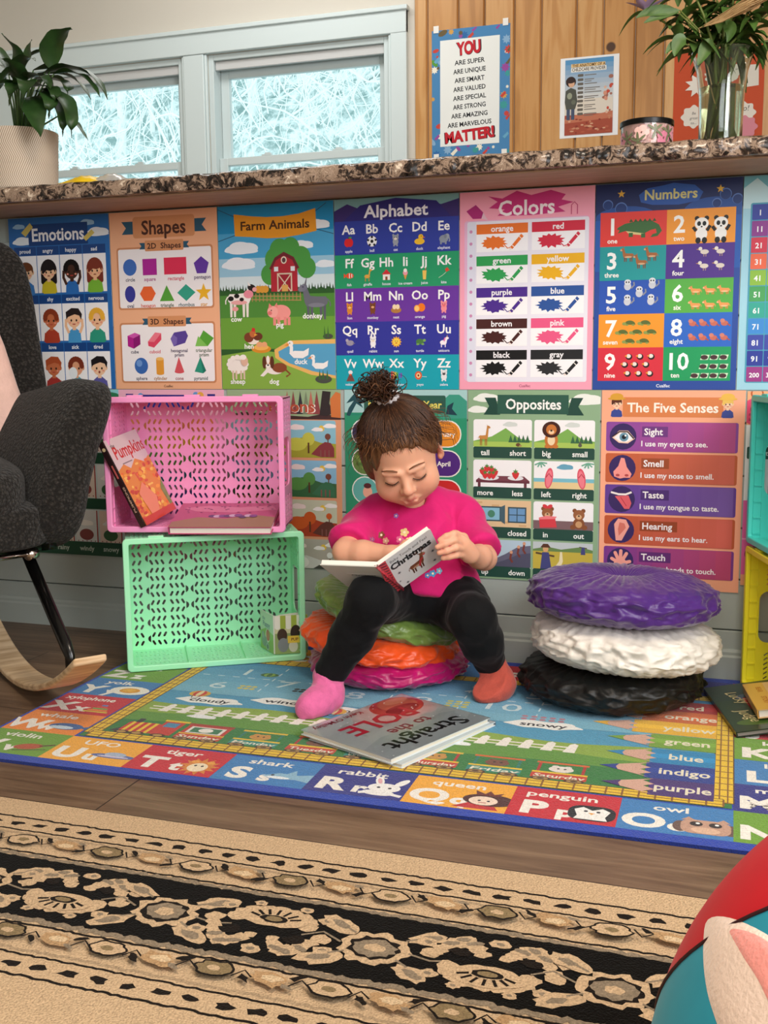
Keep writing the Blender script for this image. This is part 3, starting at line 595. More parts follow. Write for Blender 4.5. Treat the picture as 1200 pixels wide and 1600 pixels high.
for y0, h, c, L_, W_ in rows:
    a.r(0, y0, 279, h, c); L_ = L_.split(); W_ = W_.split(); n = len(L_)
    for i, (t, q) in enumerate(zip(L_, W_)):
        x = 33+(279-66)*i/(n-1)
        a.t(t, x, y0+27, 27, '#fbfbfd'); icon(a, x, y0+44, 25, ICON[q]); a.t(q.replace('_', ' '), x, y0+66, 8, '#dfe4f2')
poster(a, 'learning_poster', -1*PW, ZT, 'dark blue Alphabet poster with letters Aa to Zz in coloured rows')

# --- Colors
a = Art(279, 406, '#f5a5bc')
a.p([(60, 10), (90, 16), (120, 2), (150, 12), (190, 4), (220, 14), (212, 24), (236, 30), (205, 38), (220, 48), (150, 52), (80, 50), (95, 38), (62, 34), (80, 22)], '#c9307c')
a.p([(14, 38), (34, 26), (50, 42), (46, 54), (28, 54)], '#b02a78'); a.p([(46, 54), (50, 42), (60, 58)], '#e8c0d0')
a.t('Colors', 140, 50, 42, '#fdf0f5', w=118)
a.l([(232, 54), (232, 36), (238, 30), (244, 36), (244, 54)], 2, '#c9507a')
a.r(10, 58, 258, 330, '#e7b6d6', 6); a.r(16, 60, 252, 330, '#dfe0f0', 4); a.r(34, 60, 234, 330, '#e9e7f3', 4)
for k in range(13): a.e(24, 80+24.6*k, 3.4, 3.4, '#c98ab4', n=10)
cc = (('orange', '#e8742a'), ('red', '#d02a44'), ('green', '#2ea054'), ('yellow', '#eeb31e'), ('purple', '#4b2a8e'), ('blue', '#2c549c'), ('brown', '#47201f'), ('pink', '#e85a88'), ('black', '#161618'), ('gray', '#222326'))
rr = random.Random(3)
for k, (t, c) in enumerate(cc):
    x = 36+116*(k % 2); y = 66+64.5*(k//2)
    a.r(x, y, 108, 56, '#f7f6fa'); a.r(x, y, 108, 20, c); a.t(t, x+54, y+15.5, 17, '#f6f4f8')
    P = []
    for i in range(26):
        q = 360*i/26; s_ = (1 if i % 2 else .72)+rr.uniform(-.1, .1); P.append((x+38+29*s_*math.cos(R(q)), y+38+14.5*s_*math.sin(R(q))))
    a.p(P, c if t != 'gray' else '#2a2b2e'); a.l([(x+58, y+42), (x+66, y+50), (x+72, y+48)], 2, c)
    a.at(x+84, y+36, 1); a.p([(-13, 12), (10, -14), (15, -9), (-8, 16)], c); a.p([(-13, 12), (-8, 16), (-15, 17)], '#f0e0d8'); a.l([(-9, 8), (-4, 12)], 1.6, '#f4efe8'); a.l([(6, -9), (11, -4)], 1.6, '#f4efe8'); a.at()
a.t(BR, 140, 401, 8, '#b0607c')
poster(a, 'learning_poster', 0, ZT, 'pink Colors poster with scribbles of crayon')

# --- Numbers
a = Art(279, 406, '#2c4c9c')
a.r(0, 0, 279, 70, '#1b2a5e'); a.e(60, 66, 60, 22, '#27509a'); a.e(230, 60, 60, 26, '#27509a'); a.r(0, 70, 279, 100, '#2a5cae')
for x, y, q in ((24, 40, 10), (50, 48, 12), (248, 30, 11), (270, 40, 10), (232, 46, 9)): a.e(x, y, q, q, '#5a7cc0'); a.e(x, y+1, q-1.2, q-1.2, '#1f3a78')
a.p([(84, 24), (100, 12), (130, 8), (150, 4), (190, 10), (206, 24), (198, 40), (160, 46), (110, 44), (88, 38)], '#2f5cae')
a.t('Numbers', 145, 34, 27, '#d6d08a', w=102); a.star(50, 20, 8, '#e0b040'); a.star(238, 20, 8, '#e0b040')
nn = (('1', 'one', '#e0403a'), ('2', 'two', '#f09a36'), ('3', 'three', '#23999c'), ('4', 'four', '#51318c'), ('5', 'five', '#2b55b4'), ('6', 'six', '#57ac48'), ('7', 'seven', '#f0982e'), ('8', 'eight', '#2e66c4'), ('9', 'nine', '#d63242'), ('10', 'ten', '#1f9a5e'))
for k, (d, t, c) in enumerate(nn):
    x = 10+129*(k % 2); y = 55+66.6*(k//2); a.r(x, y, 129, 66.6, c)
    a.t(d, x+(24 if d != '10' else 27), y+44, 46, '#fdfbf7', w=None if d != '10' else 46); a.t(t, x+24, y+60, 13, '#fdf6f0')
def critters(x, y, n, f, cols, dx, dy, off=0):
    for i in range(n): f(x+dx*(i % cols), y+dy*(i//cols))
a.at(10, 55, 1)   # crocodile
a.at(); X, Y = 38, 55
a.p([(46, 84), (58, 78), (80, 74), (110, 74), (124, 82), (130, 94), (122, 104), (108, 106), (112, 100), (120, 98), (118, 90), (108, 92), (96, 98), (66, 96), (60, 92), (44, 96), (48, 90), (42, 88)], '#3f6b3c'); a.p([(60, 92), (96, 98), (90, 101), (66, 98)], '#d8c88a')
for q in range(6): a.p([(66+9*q, 75), (70+9*q, 69), (74+9*q, 75)], '#35592f')
a.r(66, 96, 8, 8, '#3f6b3c'); a.r(90, 98, 8, 8, '#3f6b3c')
for q in (0, 1):
    x = 205+36*q; y = 92
    a.e(x, y+12, 11, 13, '#f4f2ee'); a.l([(x-10, y+6), (x-16, y-2)], 6, '#191919'); a.l([(x+10, y+6), (x+16, y-4)], 6, '#191919'); a.e(x-6, y+24, 5, 6, '#191919'); a.e(x+6, y+24, 5, 6, '#191919'); a.e(x-9, y-18, 4.5, 4.5, '#191919'); a.e(x+9, y-18, 4.5, 4.5, '#191919'); a.e(x, y-8, 13, 11.5, '#f6f4f0'); a.e(x-5, y-8, 3.6, 4.5, '#191919'); a.e(x+5, y-8, 3.6, 4.5, '#191919'); a.e(x, y-2, 2, 1.5, '#191919', n=8)
for x, y in ((66, 140), (92, 154), (112, 140)): quad(a, x, y, 20, '#a8683c', '#d8b088', '#7a4a2c', -1, .4, None, 1.4, (), 1, .5)
critters(212, 138, 4, lambda x, y: (a.e(x, y, 8, 4.5, '#e0d4c8'), a.e(x-8, y-6, 3.6, 3.6, '#e8e0d6'), a.p([(x-11, y-6), (x-16, y-5), (x-11, y-4)], '#e8b040'), a.r(x-2, y+4, 1.5, 5, '#b09080'), a.r(x+2, y+4, 1.5, 5, '#b09080')), 2, 30, 27)
for x, y in ((66, 200), (114, 198), (89, 214), (66, 230), (112, 230)): a.e(x, y, 7, 8, '#c9ccd6'); a.e(x, y-8, 6.5, 5.5, '#dadde4'); a.e(x-2.5, y-8, 1.5, 1.8, '#222', n=8); a.e(x+2.5, y-8, 1.5, 1.8, '#222', n=8); a.l([(x+7, y+4), (x+13, y-2), (x+12, y-8)], 3, '#8a8e9c')
critters(198, 212, 6, lambda x, y: quad(a, x, y, 18, '#e89a58', '#f0c090', '#d08040', -1, .12, None, 1, (), 1, .35), 3, 27, 28)
for x, y in ((72, 274), (102, 274), (58, 292), (86, 292), (114, 292), (72, 310), (100, 310)): a.e(x, y+2, 11, 8.5, '#5a6a34', 180, 360); a.e(x-11, y, 4, 3.2, '#8a9a50'); a.r(x-8, y+1, 5, 3, '#8a9a50'); a.r(x+4, y+1, 5, 3, '#8a9a50')
critters(194, 276, 8, lambda x, y: (a.e(x, y, 7, 5, '#c46a5a'), a.e(x-4, y-5, 4.5, 4, '#d08070'), a.l([(x+5, y+1), (x+11, y+5)], 2.5, '#a85048')), 4, 20, 28)
for x, y in ((72, 340), (94, 340), (116, 340), (64, 356), (84, 356), (106, 356), (70, 374), (92, 374), (114, 374)): a.e(x, y, 6.5, 6, '#2a1c20'); a.e(x-1, y-1.5, 4.5, 4, '#f0e0d8'); a.p([(x-9, y-2), (x-4, y-4), (x-4, y+1)], '#e8a030')
for x, y in ((218, 342), (236, 342), (254, 342), (216, 360), (235, 360), (254, 360), (200, 378), (218, 378), (236, 378), (254, 378)): a.p([(x-8, y+5), (x-5, y-5), (x+10, y-5), (x+7, y+5)], '#cfe8c8'); a.e(x, y, 7, 4.5, '#4a3034')
a.t(BR, 140, 401, 9, '#dfe4f0')
poster(a, 'learning_poster', 1*PW, ZT, 'navy Numbers poster counting one to ten with animals')

# --- 1 to 100 chart
a = Art(279, 406, '#9fcfe0')
a.r(0, 0, 279, 60, '#6fb4c4'); a.p([(0, 52), (0, 22), (24, 4), (44, 22), (70, 6), (90, 40), (110, 60), (0, 60)], '#bfe0e8')
hc = ('#33419c', '#8a3a8c', '#d0384e', '#ea6a4a', '#8cba44', '#4aa05c', '#36a494', '#3f8ad2', '#3f4ba4', '#313e98', '#9a3a84')
a.r(14, 50, 262, 342, '#4a9cb8', 4)
for j in range(11):
    for i in range(8):
        x = 17+31*i; y = 53+30.8*j; a.r(x, y, 29.5, 29, hc[j], 1.5)
        a.t(str(j*10+1+i) if j < 10 else str(200+100*i), x+14.7, y+20.5, 14.5 if j < 10 else 12.5, '#f6f8fb')
poster(a, 'learning_poster', 2*PW, ZT, 'pale blue number chart starting at 1, 11, 21 in the upper right corner')

# --- lower row: Weather
a = Art(279, 406, '#cfe4e8')
a.r(0, 0, 279, 60, '#8fd2d8'); a.e(250, 20, 40, 14, '#2f7a54'); a.e(200, 24, 30, 10, '#e8f4f4')
for j in range(3):
    for i in range(4):
        a.r(6+68*i, 70+112*j, 62, 80, ('#e8dcd2', '#dfe6ea', '#ecd8cc')[(i+j) % 3]); a.r(66+68*i, 70+112*j, 3, 86, '#a83a3a'); a.r(0, 152+112*j, 279, 26, '#22503c')
        a.e(36+68*i, 130+112*j, 20, 14, ('#8a4a4a', '#3f6a48')[i % 2]); a.cloud(36+68*i, 104+112*j, 12, '#ffffff')
        for k in range(5): a.e(12+68*i+12*k, 146+112*j, 1.6, 1.6, '#8a3a44', n=8)
a.r(0, 372, 279, 34, '#22503c')
for i, t in enumerate(('sunny', 'rainy', 'windy', 'snowy')): a.t(t, 36+68*i, 394, 17, '#b9c9bf')
poster(a, 'learning_poster', -.8375-.279, ZM, 'weather poster with windy and snowy captions, low behind the armchair')
# --- Days of the week (mostly behind the pink crate)
a = Art(279, 406, '#f3b6cc')
a.r(20, 10, 20, 12, '#2c2f86'); a.r(236, 10, 20, 12, '#2c2f86'); a.e(60, 16, 8, 8, '#6aa0d8'); a.e(206, 14, 8, 9, '#6aa0d8'); a.e(218, 14, 9, 9, '#eeb04a'); a.r(62, 12, 142, 34, '#312f8a')
a.r(0, 388, 279, 18, '#d890ac')
for k in range(12): a.e(16+22*k, 380, 2.4, 2.4, '#8a3a54', n=8)
for k in range(7): a.r(30, 60+44*k, 220, 36, ('#e88a5a', '#e8c04a', '#7ab85a', '#4aa0b8', '#5a6ac0', '#9a5ab0', '#d85a8a')[k], 6)
poster(a, 'learning_poster', -.8375, ZM, 'pink poster with a navy banner, mostly hidden behind the pink crate')
# --- Seasons
a = Art(279, 406, '#e2a27c')
a.r(0, 0, 279, 66, '#9ab48c'); a.p([(0, 58), (40, 50), (120, 56), (200, 60), (240, 52), (279, 62), (279, 66), (0, 66)], '#463432')
for x, c in ((150, '#a86a5c'), (165, '#8a4a4a'), (182, '#3a3a40'), (196, '#7a8a70'), (208, '#c07060'), (222, '#8c4848')): a.p([(x-9, 54), (x, 2), (x+9, 54)], c)
a.p([(228, 56), (236, 2), (256, 4), (252, 30), (262, 50), (246, 58)], '#33302f'); a.p([(256, 60), (254, 20), (268, 4), (279, 8), (279, 62)], '#d27a42')
a.t('Seasons', 150, 50, 38, '#fbf0e4', w=140); a.t('Seasons', 150, 49, 36, '#b8543c', w=134)
for y0, sky, g1, g2, tr in ((68, '#8fc8da', '#a8a83c', '#c8cc54', '#8a3e44'), (158, '#8cc4e4', '#3a7048', '#5a9a4e', '#3c7a58'), (248, '#cbd2bc', '#b4462c', '#d2602c', '#6a3c36'), (338, '#b8b4ac', '#d8dcdc', '#eef2f2', '#4a4c4a')):
    a.r(8, y0, 258, 84, sky, 5); a.cloud(172, y0+18, 11, '#f4e4e4'); a.e(232, y0+18, 7, 7, '#eccc50'); a.cloud(222, y0+22, 8); a.cloud(252, y0+14, 9)
    a.p([(8, y0+84), (8, y0+56), (60, y0+44), (120, y0+56), (150, y0+44), (190, y0+38), (230, y0+50), (266, y0+52), (266, y0+84)], g1)
    a.e(170, y0+54, 26, 15, g2)
    if y0 < 300: a.e(200, y0+42, 15, 15, g2); a.r(198, y0+50, 4, 24, '#5c3a28')
    a.p([(206, y0+76), (226, y0+56), (240, y0+48), (254, y0+50), (262, y0+62), (262, y0+82), (230, y0+82)], tr); a.r(246, y0+38, 2.5, 12, '#6a4a34'); a.e(247, y0+36, 7, 7, g2 if y0 > 160 else '#7a4a3c')
    for k in range(3): a.r(228+10*k, y0+66, 3, 16, '#8a5a54' if y0 < 300 else '#3a3a3c')
poster(a, 'learning_poster', -.5575, ZM, 'Seasons poster with small landscapes, right of the pink crate', w=.2925)
# --- Months of the year
a = Art(279, 406, '#2f9470')
a.r(0, 0, 279, 50, '#a8d0d0'); a.p([(0, 60), (20, 52), (70, 56), (140, 58), (220, 56), (240, 50), (262, 60), (0, 66)], '#2a8a74'); a.r(0, 56, 279, 12, '#2f9470'); a.p([(214, 54), (222, 26), (240, 10), (262, 10), (279, 24), (279, 60), (226, 62)], '#3f9a84'); a.p([(232, 52), (236, 34), (250, 26), (246, 40), (258, 54)], '#22424e')
a.p([(4, 56), (10, 40), (22, 24), (4, 30), (18, 14), (26, 6), (34, 16), (52, 26), (36, 26), (44, 40), (28, 30), (20, 44), (12, 58)], '#234f58')
a.r(46, 12, 186, 38, '#2f5c50', 4); a.t('Months of the Year', 139, 40, 23, '#ecdc6a', w=168)
mon = ('January', 'February', 'March', 'April', 'May', 'June', 'July', 'August', 'September', 'October')
mc = ('#3a3a5c', '#e8902e', '#6a8a4a', '#532e80', '#66b8b4', '#cf3030', '#e8ecee', '#2f6ab8', '#b85a3c', '#d8a03a')
for k in range(10):
    j = k//2; y = 66+64*j
    if k % 2 == 0: a.e(46, y+28, 31, 31, '#f0f4f0'); a.e(46, y+28, 28.5, 28.5, mc[k]); a.r(82, y, 66, 57, '#f0f4f0', 20); a.r(84, y+2, 62, 53, '#3a7a9a', 20)
    else: a.r(136, y-1, 131, 59, '#f2efe6', 29); a.r(138.5, y+1.5, 126, 54, mc[k], 27)
    a.t(mon[k], 115 if k % 2 == 0 else (226 if k == 1 else 228), y+34, 15 if k % 2 else 12, '#f8f2ea')
a.e(40, 80, 8, 8, '#e8d85a'); a.e(40, 110, 14, 6, '#c8d0d8')
for k in range(14): a.e(46+22*math.cos(k*2.4)*(.3+.05*k), 158+22*math.sin(k*2.4)*(.3+.05*k), 5, 4, ('#8aa858', '#55783c')[k % 2], n=8)
a.e(52, 226, 11, 13, '#efb09a'); a.e(52, 212, 9, 6, '#5c2c34')
poster(a, 'learning_poster', -.2650, ZM+.0005, 'green Months of the Year poster behind the child\'s head', w=.2835, dy=.0003)
# --- Opposites
a = Art(279, 406, '#8fb08c')
a.cloud(40, 20, 16, '#eef2ec'); a.cloud(22, 44, 13, '#eef2ec'); a.cloud(250, 24, 20, '#eef2ec')
for s in (-1, 1): a.p([(140+s*80, 16), (140+s*104, 16), (140+s*94, 34), (140+s*106, 52), (140+s*70, 52)], '#244a40')
a.r(64, 10, 150, 40, '#2f5a4c'); a.t('Opposites', 140, 40, 31, '#f8faf6', w=118)
pairs = (('tall', 'short'), ('big', 'small'), ('more', 'less'), ('left', 'right'), ('open', 'closed'), ('in', 'out'), ('up', 'down'), ('near', 'far'))
for k, (p_, q_) in enumerate(pairs):
    x = 12+131*(k % 2); y = 62+86*(k//2); a.r(x, y, 126, 82, '#f6f6f8', 5); a.r(x, y+58, 126, 24, '#284d43', 3); cx = x; g = y+58
    a.t(p_, x+26, y+76, 16, '#f4f6f2'); a.t(q_, x+96, y+76, 16, '#f4f6f2')
    if k < 2:
        a.p([(x, g-12), (x+40, g-22), (x+70, g-40), (x+100, g-18), (x+126, g-14), (x+126, g), (x, g)], '#7fb258')
        a.r(x, g-11, 126, 11, '#a9c860')
        for q in range(5): a.p([(x+76+9*q, g-10), (x+81+9*q, g-26), (x+86+9*q, g-10)], '#3a6a48')
        a.cloud(x+80, y+12, 9, '#d4dcd8')
    if k == 0:
        quad(a, x+22, y+38, 19, '#c88a48', None, '#a86a34', 1, .95, None, 1, (), 1, .85); a.e(x+97, g-5, 5, 4, '#6a4a34'); a.e(x+102, g-3, 3, 2, '#a88a5a')
    if k == 1:
        a.e(x+36, y+42, 14, 17, '#c8783a'); a.e(x+36, y+42, 8, 11, '#f0d8b0'); a.e(x+36, y+20, 19, 17, '#45241e'); a.e(x+36, y+20, 11, 11, '#c8783a'); a.e(x+36, y+25, 6, 4.5, '#f0d0a8'); a.e(x+36, y+22, 2.4, 2, '#2a1818'); a.e(x+28, y+55, 6, 4, '#c8783a'); a.e(x+45, y+55, 6, 4, '#c8783a'); a.e(x+96, g-6, 4, 4, '#5c5c50'); a.e(x+96, g-11, 2.4, 2.4, '#5c5c50')
    if k == 2:
        a.p([(x+6, g-14), (x+18, g-24), (x+110, g-24), (x+122, g-14)], '#7a4450'); a.r(x+6, g-14, 116, 5, '#6a3844'); a.r(x+10, g-9, 6, 9, '#6a3844'); a.r(x+110, g-9, 6, 9, '#6a3844'); a.e(x+34, g-20, 22, 6, '#e6e6ea'); a.e(x+92, g-20, 17, 5, '#e6e6ea')
        for sx, sy in ((20, 26), (30, 20), (40, 22), (48, 28), (26, 34), (36, 34), (44, 34), (92, 32)): a.at(x+sx, y+sy, 7.5 if sx < 80 else 9); a.p([(-.9, -.5), (-.3, -.9), (.3, -.9), (.9, -.5), (.6, .4), (0, 1), (-.6, .4)], '#d43a3e'); a.star(0, -.9, .7, '#4f8a44'); a.at()
    if k == 3:
        a.r(x, g-14, 126, 14, '#e8cf9a'); a.r(x, g-22, 126, 8, '#7cc0d0'); a.cloud(x+66, y+14, 10, '#6aa8c4')
        for sx in (14, 112):
            for q in range(5): a.l([(x+sx, y+3), (x+sx+14*math.cos(R(35*q+10)), y+3+11*math.sin(R(35*q+10)))], 3, '#6fae94')
        for sx, t_ in ((32, 8), (100, -8)): a.at(x+sx, y+36, 1); a.e(0, 0, 8.5, 22, '#e0586c', rot=t_); a.e(0, 1, 6, 18, '#ee8290', rot=t_); a.l([(-6, -2), (0, -10), (6, -2)], 2.2, '#c03a50'); a.at()
    if k == 4:
        a.r(x, y, 126, 58, '#e4c49a')
        for q in range(9): a.r(x+(q*37) % 100+4, y+4+6*q, 16, 4, '#d4ac7e')
        a.r(x+16, y+14, 46, 32, '#3e5560'); a.r(x+20, y+17, 38, 26, '#8ac0d8'); a.p([(x+8, y+10), (x+18, y+15), (x+18, y+45), (x+8, y+52)], '#4a6470'); a.p([(x+70, y+10), (x+60, y+15), (x+60, y+45), (x+70, y+52)], '#4a6470'); a.e(x+40, y+30, 8, 8, '#4f8a70')
        a.r(x+76, y+14, 40, 34, '#3e5560')
        for q in range(4): a.r(x+79+18*(q % 2), y+17+15*(q//2), 16, 13, '#6f9cc8')
    if k == 5:
        a.r(x, g-18, 126, 18, '#7f6468')
        for sx, s_ in ((30, 0), (96, 1)):
            if s_: a.e(x+sx, g-14, 12, 12, '#8a5334'); a.e(x+sx, g-12, 7, 7, '#c89a6e'); a.e(x+sx-12, g-6, 6, 5, '#8a5334'); a.e(x+sx+12, g-6, 6, 5, '#8a5334')
            yy = g-32 if s_ else g-34
            a.e(x+sx-9, yy-9, 4.5, 4.5, '#8a5334'); a.e(x+sx+9, yy-9, 4.5, 4.5, '#8a5334'); a.e(x+sx, yy, 12, 11, '#9a6240'); a.e(x+sx, yy+4, 6, 5, '#d8b088'); a.e(x+sx, yy+2, 2, 1.6, '#2a1818')
            if not s_: a.e(x+sx-5, yy-14, 6, 4, '#d8404a', rot=30); a.e(x+sx+5, yy-14, 6, 4, '#d8404a', rot=-30); a.p([(x+12, g-24), (x+46, g-26), (x+50, g-4), (x+14, g-2)], '#d8444e'); a.p([(x+12, g-24), (x+28, g-28), (x+50, g-27), (x+46, g-22), (x+14, g-20)], '#f08088')
    if k == 6:
        a.r(x, y, 126, 58, '#b8cede'); a.p([(x, g), (x, y+34), (x+28, y+22), (x+52, y+40), (x+72, y+30), (x+98, y+14), (x+126, y+10), (x+126, g)], '#69687e'); a.p([(x+30, g), (x+70, y+44), (x+100, y+30), (x+126, y+26), (x+126, g)], '#54546a')
        for sx, sy in ((40, 20), (84, 26), (100, 14), (112, 6)): a.e(x+sx, y+sy, 3.4, 3.8, '#d8a080'); a.l([(x+sx, y+sy+3), (x+sx-2, y+sy+14), (x+sx+3, y+sy+22)], 4.5, '#7a4038')
    if k == 7:
        a.r(x, y, 126, 58, '#c3ccd0'); a.p([(x, y+16), (x+30, y+10), (x+60, y+15), (x+100, y+8), (x+126, y+14), (x+126, g), (x, g)], '#6a8a52'); a.r(x, y+20, 126, 38, '#c7b24a'); a.p([(x+44, g), (x+56, y+40), (x+58, y+20), (x+62, y+20), (x+64, y+40), (x+58, g)], '#ece0b8')
        a.l([(x+6, y+24), (x+46, y+30)], 4, '#5c4636'); a.p([(x+20, y+22), (x+34, y+22), (x+40, g), (x+16, g)], '#474a80'); a.e(x+27, y+15, 6, 6.5, '#d8a878'); a.p([(x+16, y+12), (x+22, y+4), (x+32, y+4), (x+38, y+12)], '#5c3a2c'); a.l([(x+98, y+8), (x+114, y+10)], 2, '#5c4636'); a.p([(x+103, y+8), (x+109, y+8), (x+111, y+24), (x+101, y+24)], '#474a80')
a.t(BR, 140, 403, 8, '#4a6a54')
poster(a, 'learning_poster', .0190, ZM+.0005, 'green Opposites poster with picture pairs, right of the child', w=.278)
# --- Five senses
a = Art(279, 406, '#f9ae8c')
a.r(42, 14, 196, 40, '#d9824e', 3); a.t('The Five Senses', 140, 44, 27, '#fdf0e2', w=178)
for x in (30, 246): kid(a, x, 26, 28, '#f6cfae', ('#5a2e1e', '#e8c060')[x > 99], '#3a4a94', 0, 0, 0); a.e(x, 13, 13, 7, ('#d8a038', '#e8b850')[x > 99]); a.e(x, 17, 18, 3, ('#d8a038', '#e8b850')[x > 99])
sen = (('Sight', 'I use my eyes to see.', '#8a4aa0', '#b8518c'), ('Smell', 'I use my nose to smell.', '#c4623c', '#d46a58'), ('Taste', 'I use my tongue to taste.', '#643f96', '#7a5aaa'), ('Hearing', 'I use my ears to hear.', '#c05a34', '#d8685a'), ('Touch', 'I use my hands to touch.', '#7c3c90', '#c24c74'))
for k, (t, s_, c1, c2) in enumerate(sen):
    y = 64+64.5*k; C1, C2 = np.array(lin(c1)), np.array(lin(c2)); a.r(10, y, 258, 60, c1, 4)
    for q in range(8): a.r(16+31*q, y+.6, 31.5 if q < 7 else 30, 58.8, tuple(C1+(C2-C1)*(q+.5)/8))
    a.e(44, y+30, 27, 27, '#3a2a62'); a.r(82, y+9, 14+a.width(t, 19), 21, tuple(C1*.62)); a.t(t, 86, y+26, 19, '#fbf4f6', 'l'); a.t(s_, 80, y+49, 15.5, '#fbf4f6', 'l')
    a.at(44, y+30, 1)
    if k == 0: a.p([(-22, 2), (-8, -12), (10, -12), (24, 4), (10, 14), (-8, 13)], '#f6d0bc'); a.p([(-18, 2), (-6, -8), (9, -8), (20, 4), (8, 11), (-7, 10)], '#f4f4f6'); a.e(2, 1, 9, 9, '#6a96ac'); a.e(2, 1, 4.5, 4.5, '#15202c'); a.e(5, -2, 2, 2, '#ffffff'); a.l([(-22, 1), (-7, -10), (9, -10), (22, 4)], 2.4, '#2a1a2a')
    if k == 1: a.p([(-3, -21), (4, -20), (9, -2), (19, 12), (16, 20), (4, 20), (-4, 22), (-16, 18), (-18, 8), (-8, -4)], '#f49a92'); a.e(-9, 15, 4, 2.6, '#b84a4a'); a.e(9, 15, 4, 2.6, '#b84a4a')
    if k == 2: a.l([(-22, -14), (-6, -10), (8, -10), (20, -15)], 4, '#f6ece8'); a.p([(-14, -6), (14, -8), (20, 8), (16, 20), (6, 20), (-4, 6)], '#e0606a'); a.l([(-2, -4), (10, 14)], 1.6, '#b83a4a')
    if k == 3: a.p([(-6, -24), (10, -22), (17, -8), (10, 6), (2, 22), (-10, 22), (-12, 6), (-14, -12)], '#f4a89a'); a.p([(-3, -16), (7, -14), (10, -5), (3, 4), (-4, 12), (-6, -2)], '#d87868')
    if k == 4:
        a.e(0, 6, 13, 13, '#f6a598')
        for q, L_ in ((-150, 20), (-115, 25), (-88, 27), (-60, 25), (-15, 20)): a.l([(6*math.cos(R(q)), 6+6*math.sin(R(q))), (L_*math.cos(R(q)), 6+L_*math.sin(R(q)))], 7, '#f6a598'); a.e(L_*math.cos(R(q)), 6+L_*math.sin(R(q)), 3.5, 3.5, '#f6a598', n=10)
    a.at()
poster(a, 'learning_poster', .2985, ZM+.0005, 'salmon The Five Senses poster above the purple cushion', w=.283, dy=.0006)
# --- telling the time
a = Art(279, 388, '#f8b08a')
a.r(0, 0, 279, 20, '#f2ae80'); a.e(18, 4, 12, 12, '#b85a2c'); a.e(18, 4, 9, 9, '#f2ae80'); a.p([(40, 16), (50, 2), (56, 4), (48, 18)], '#b86a34')
a.e(14, 40, 26, 26, '#e44a72'); a.t('It has', 6, 38, 9, '#7a1a3a', 'l'); a.t('minute', 4, 48, 9, '#7a1a3a', 'l'); a.t('indicator', 4, 58, 9, '#7a1a3a', 'l')
a.r(0, 66, 279, 150, '#f7f7f7'); a.e(140, 140, 96, 74, '#e8eef0'); a.l([(60, 122), (140, 122)], 1.6, '#333'); 
for t, x, y in (('Quarter', 8, 126), ('Twenty', 50, 168), ('To', 50, 181), ('Twelve', 50, 200)):
    if t != 'To': a.r(x-5, y-17, a.width(t, 15)+12, 24 if t != 'Twenty' else 34, '#2d5c50', 3)
for t, x, y in (('Quarter', 8, 126), ('Twenty', 50, 168), ('To', 50, 181), ('Twelve', 50, 200)): a.t(t, x, y, 14, '#e8f0ec', 'l')
a.r(0, 216, 279, 150, '#ee6cb0'); a.t('This is', 10, 256, 8, '#6a1a4a', 'l'); a.t('always', 10, 266, 8, '#6a1a4a', 'l'); a.r(0, 292, 279, 3, '#f8a8d0'); a.e(22, 324, 16, 16, '#7a2a54'); a.e(22, 324, 14, 14, '#f6f2f4')
poster(a, 'learning_poster', .5826, ZM-.001, 'pink and white clock poster seen through the turquoise crate')
# ------------------------------------------------------------------ rugs
def rough_blob(a, cx, cy, rx, ry, col, n=26, k=.12, seed=0, rot=0, lobes=0):
    q = random.Random(seed); c, s_ = math.cos(R(rot)), math.sin(R(rot)); P = []
    for i in range(n):
        t = 2*PI*i/n; f = 1+q.uniform(-k, k)+(.07*math.cos(lobes*t) if lobes else 0); x, y = rx*f*math.cos(t), ry*f*math.sin(t); P.append((cx+x*c-y*s_, cy+x*s_+y*c))
    a.p(P, col)
def rough_line(a, x0, x1, y, w, col, seed=0, k=.35):
    q = random.Random(seed); n = int((x1-x0)/6); xs = [x0+(x1-x0)*i/n for i in range(n+1)]; jit = [q.uniform(-k, k)*w for _ in xs]
    a.l([(x, y+j) for x, j in zip(xs, jit)], w, col)
PILE = print_mat('woven_wool_pile', rough=.95, bump=.75, var=.3, vscale=420, sheen=.04, spec=.02, dist=.004)
RW, RH = 2600, 1700
CREAM, TAN, DK, GR, OLV = '#d0b18c', '#bd986e', '#1f1812', '#93826c', '#8f7a58'
a = Art(RW, RH, CREAM, step=.10)
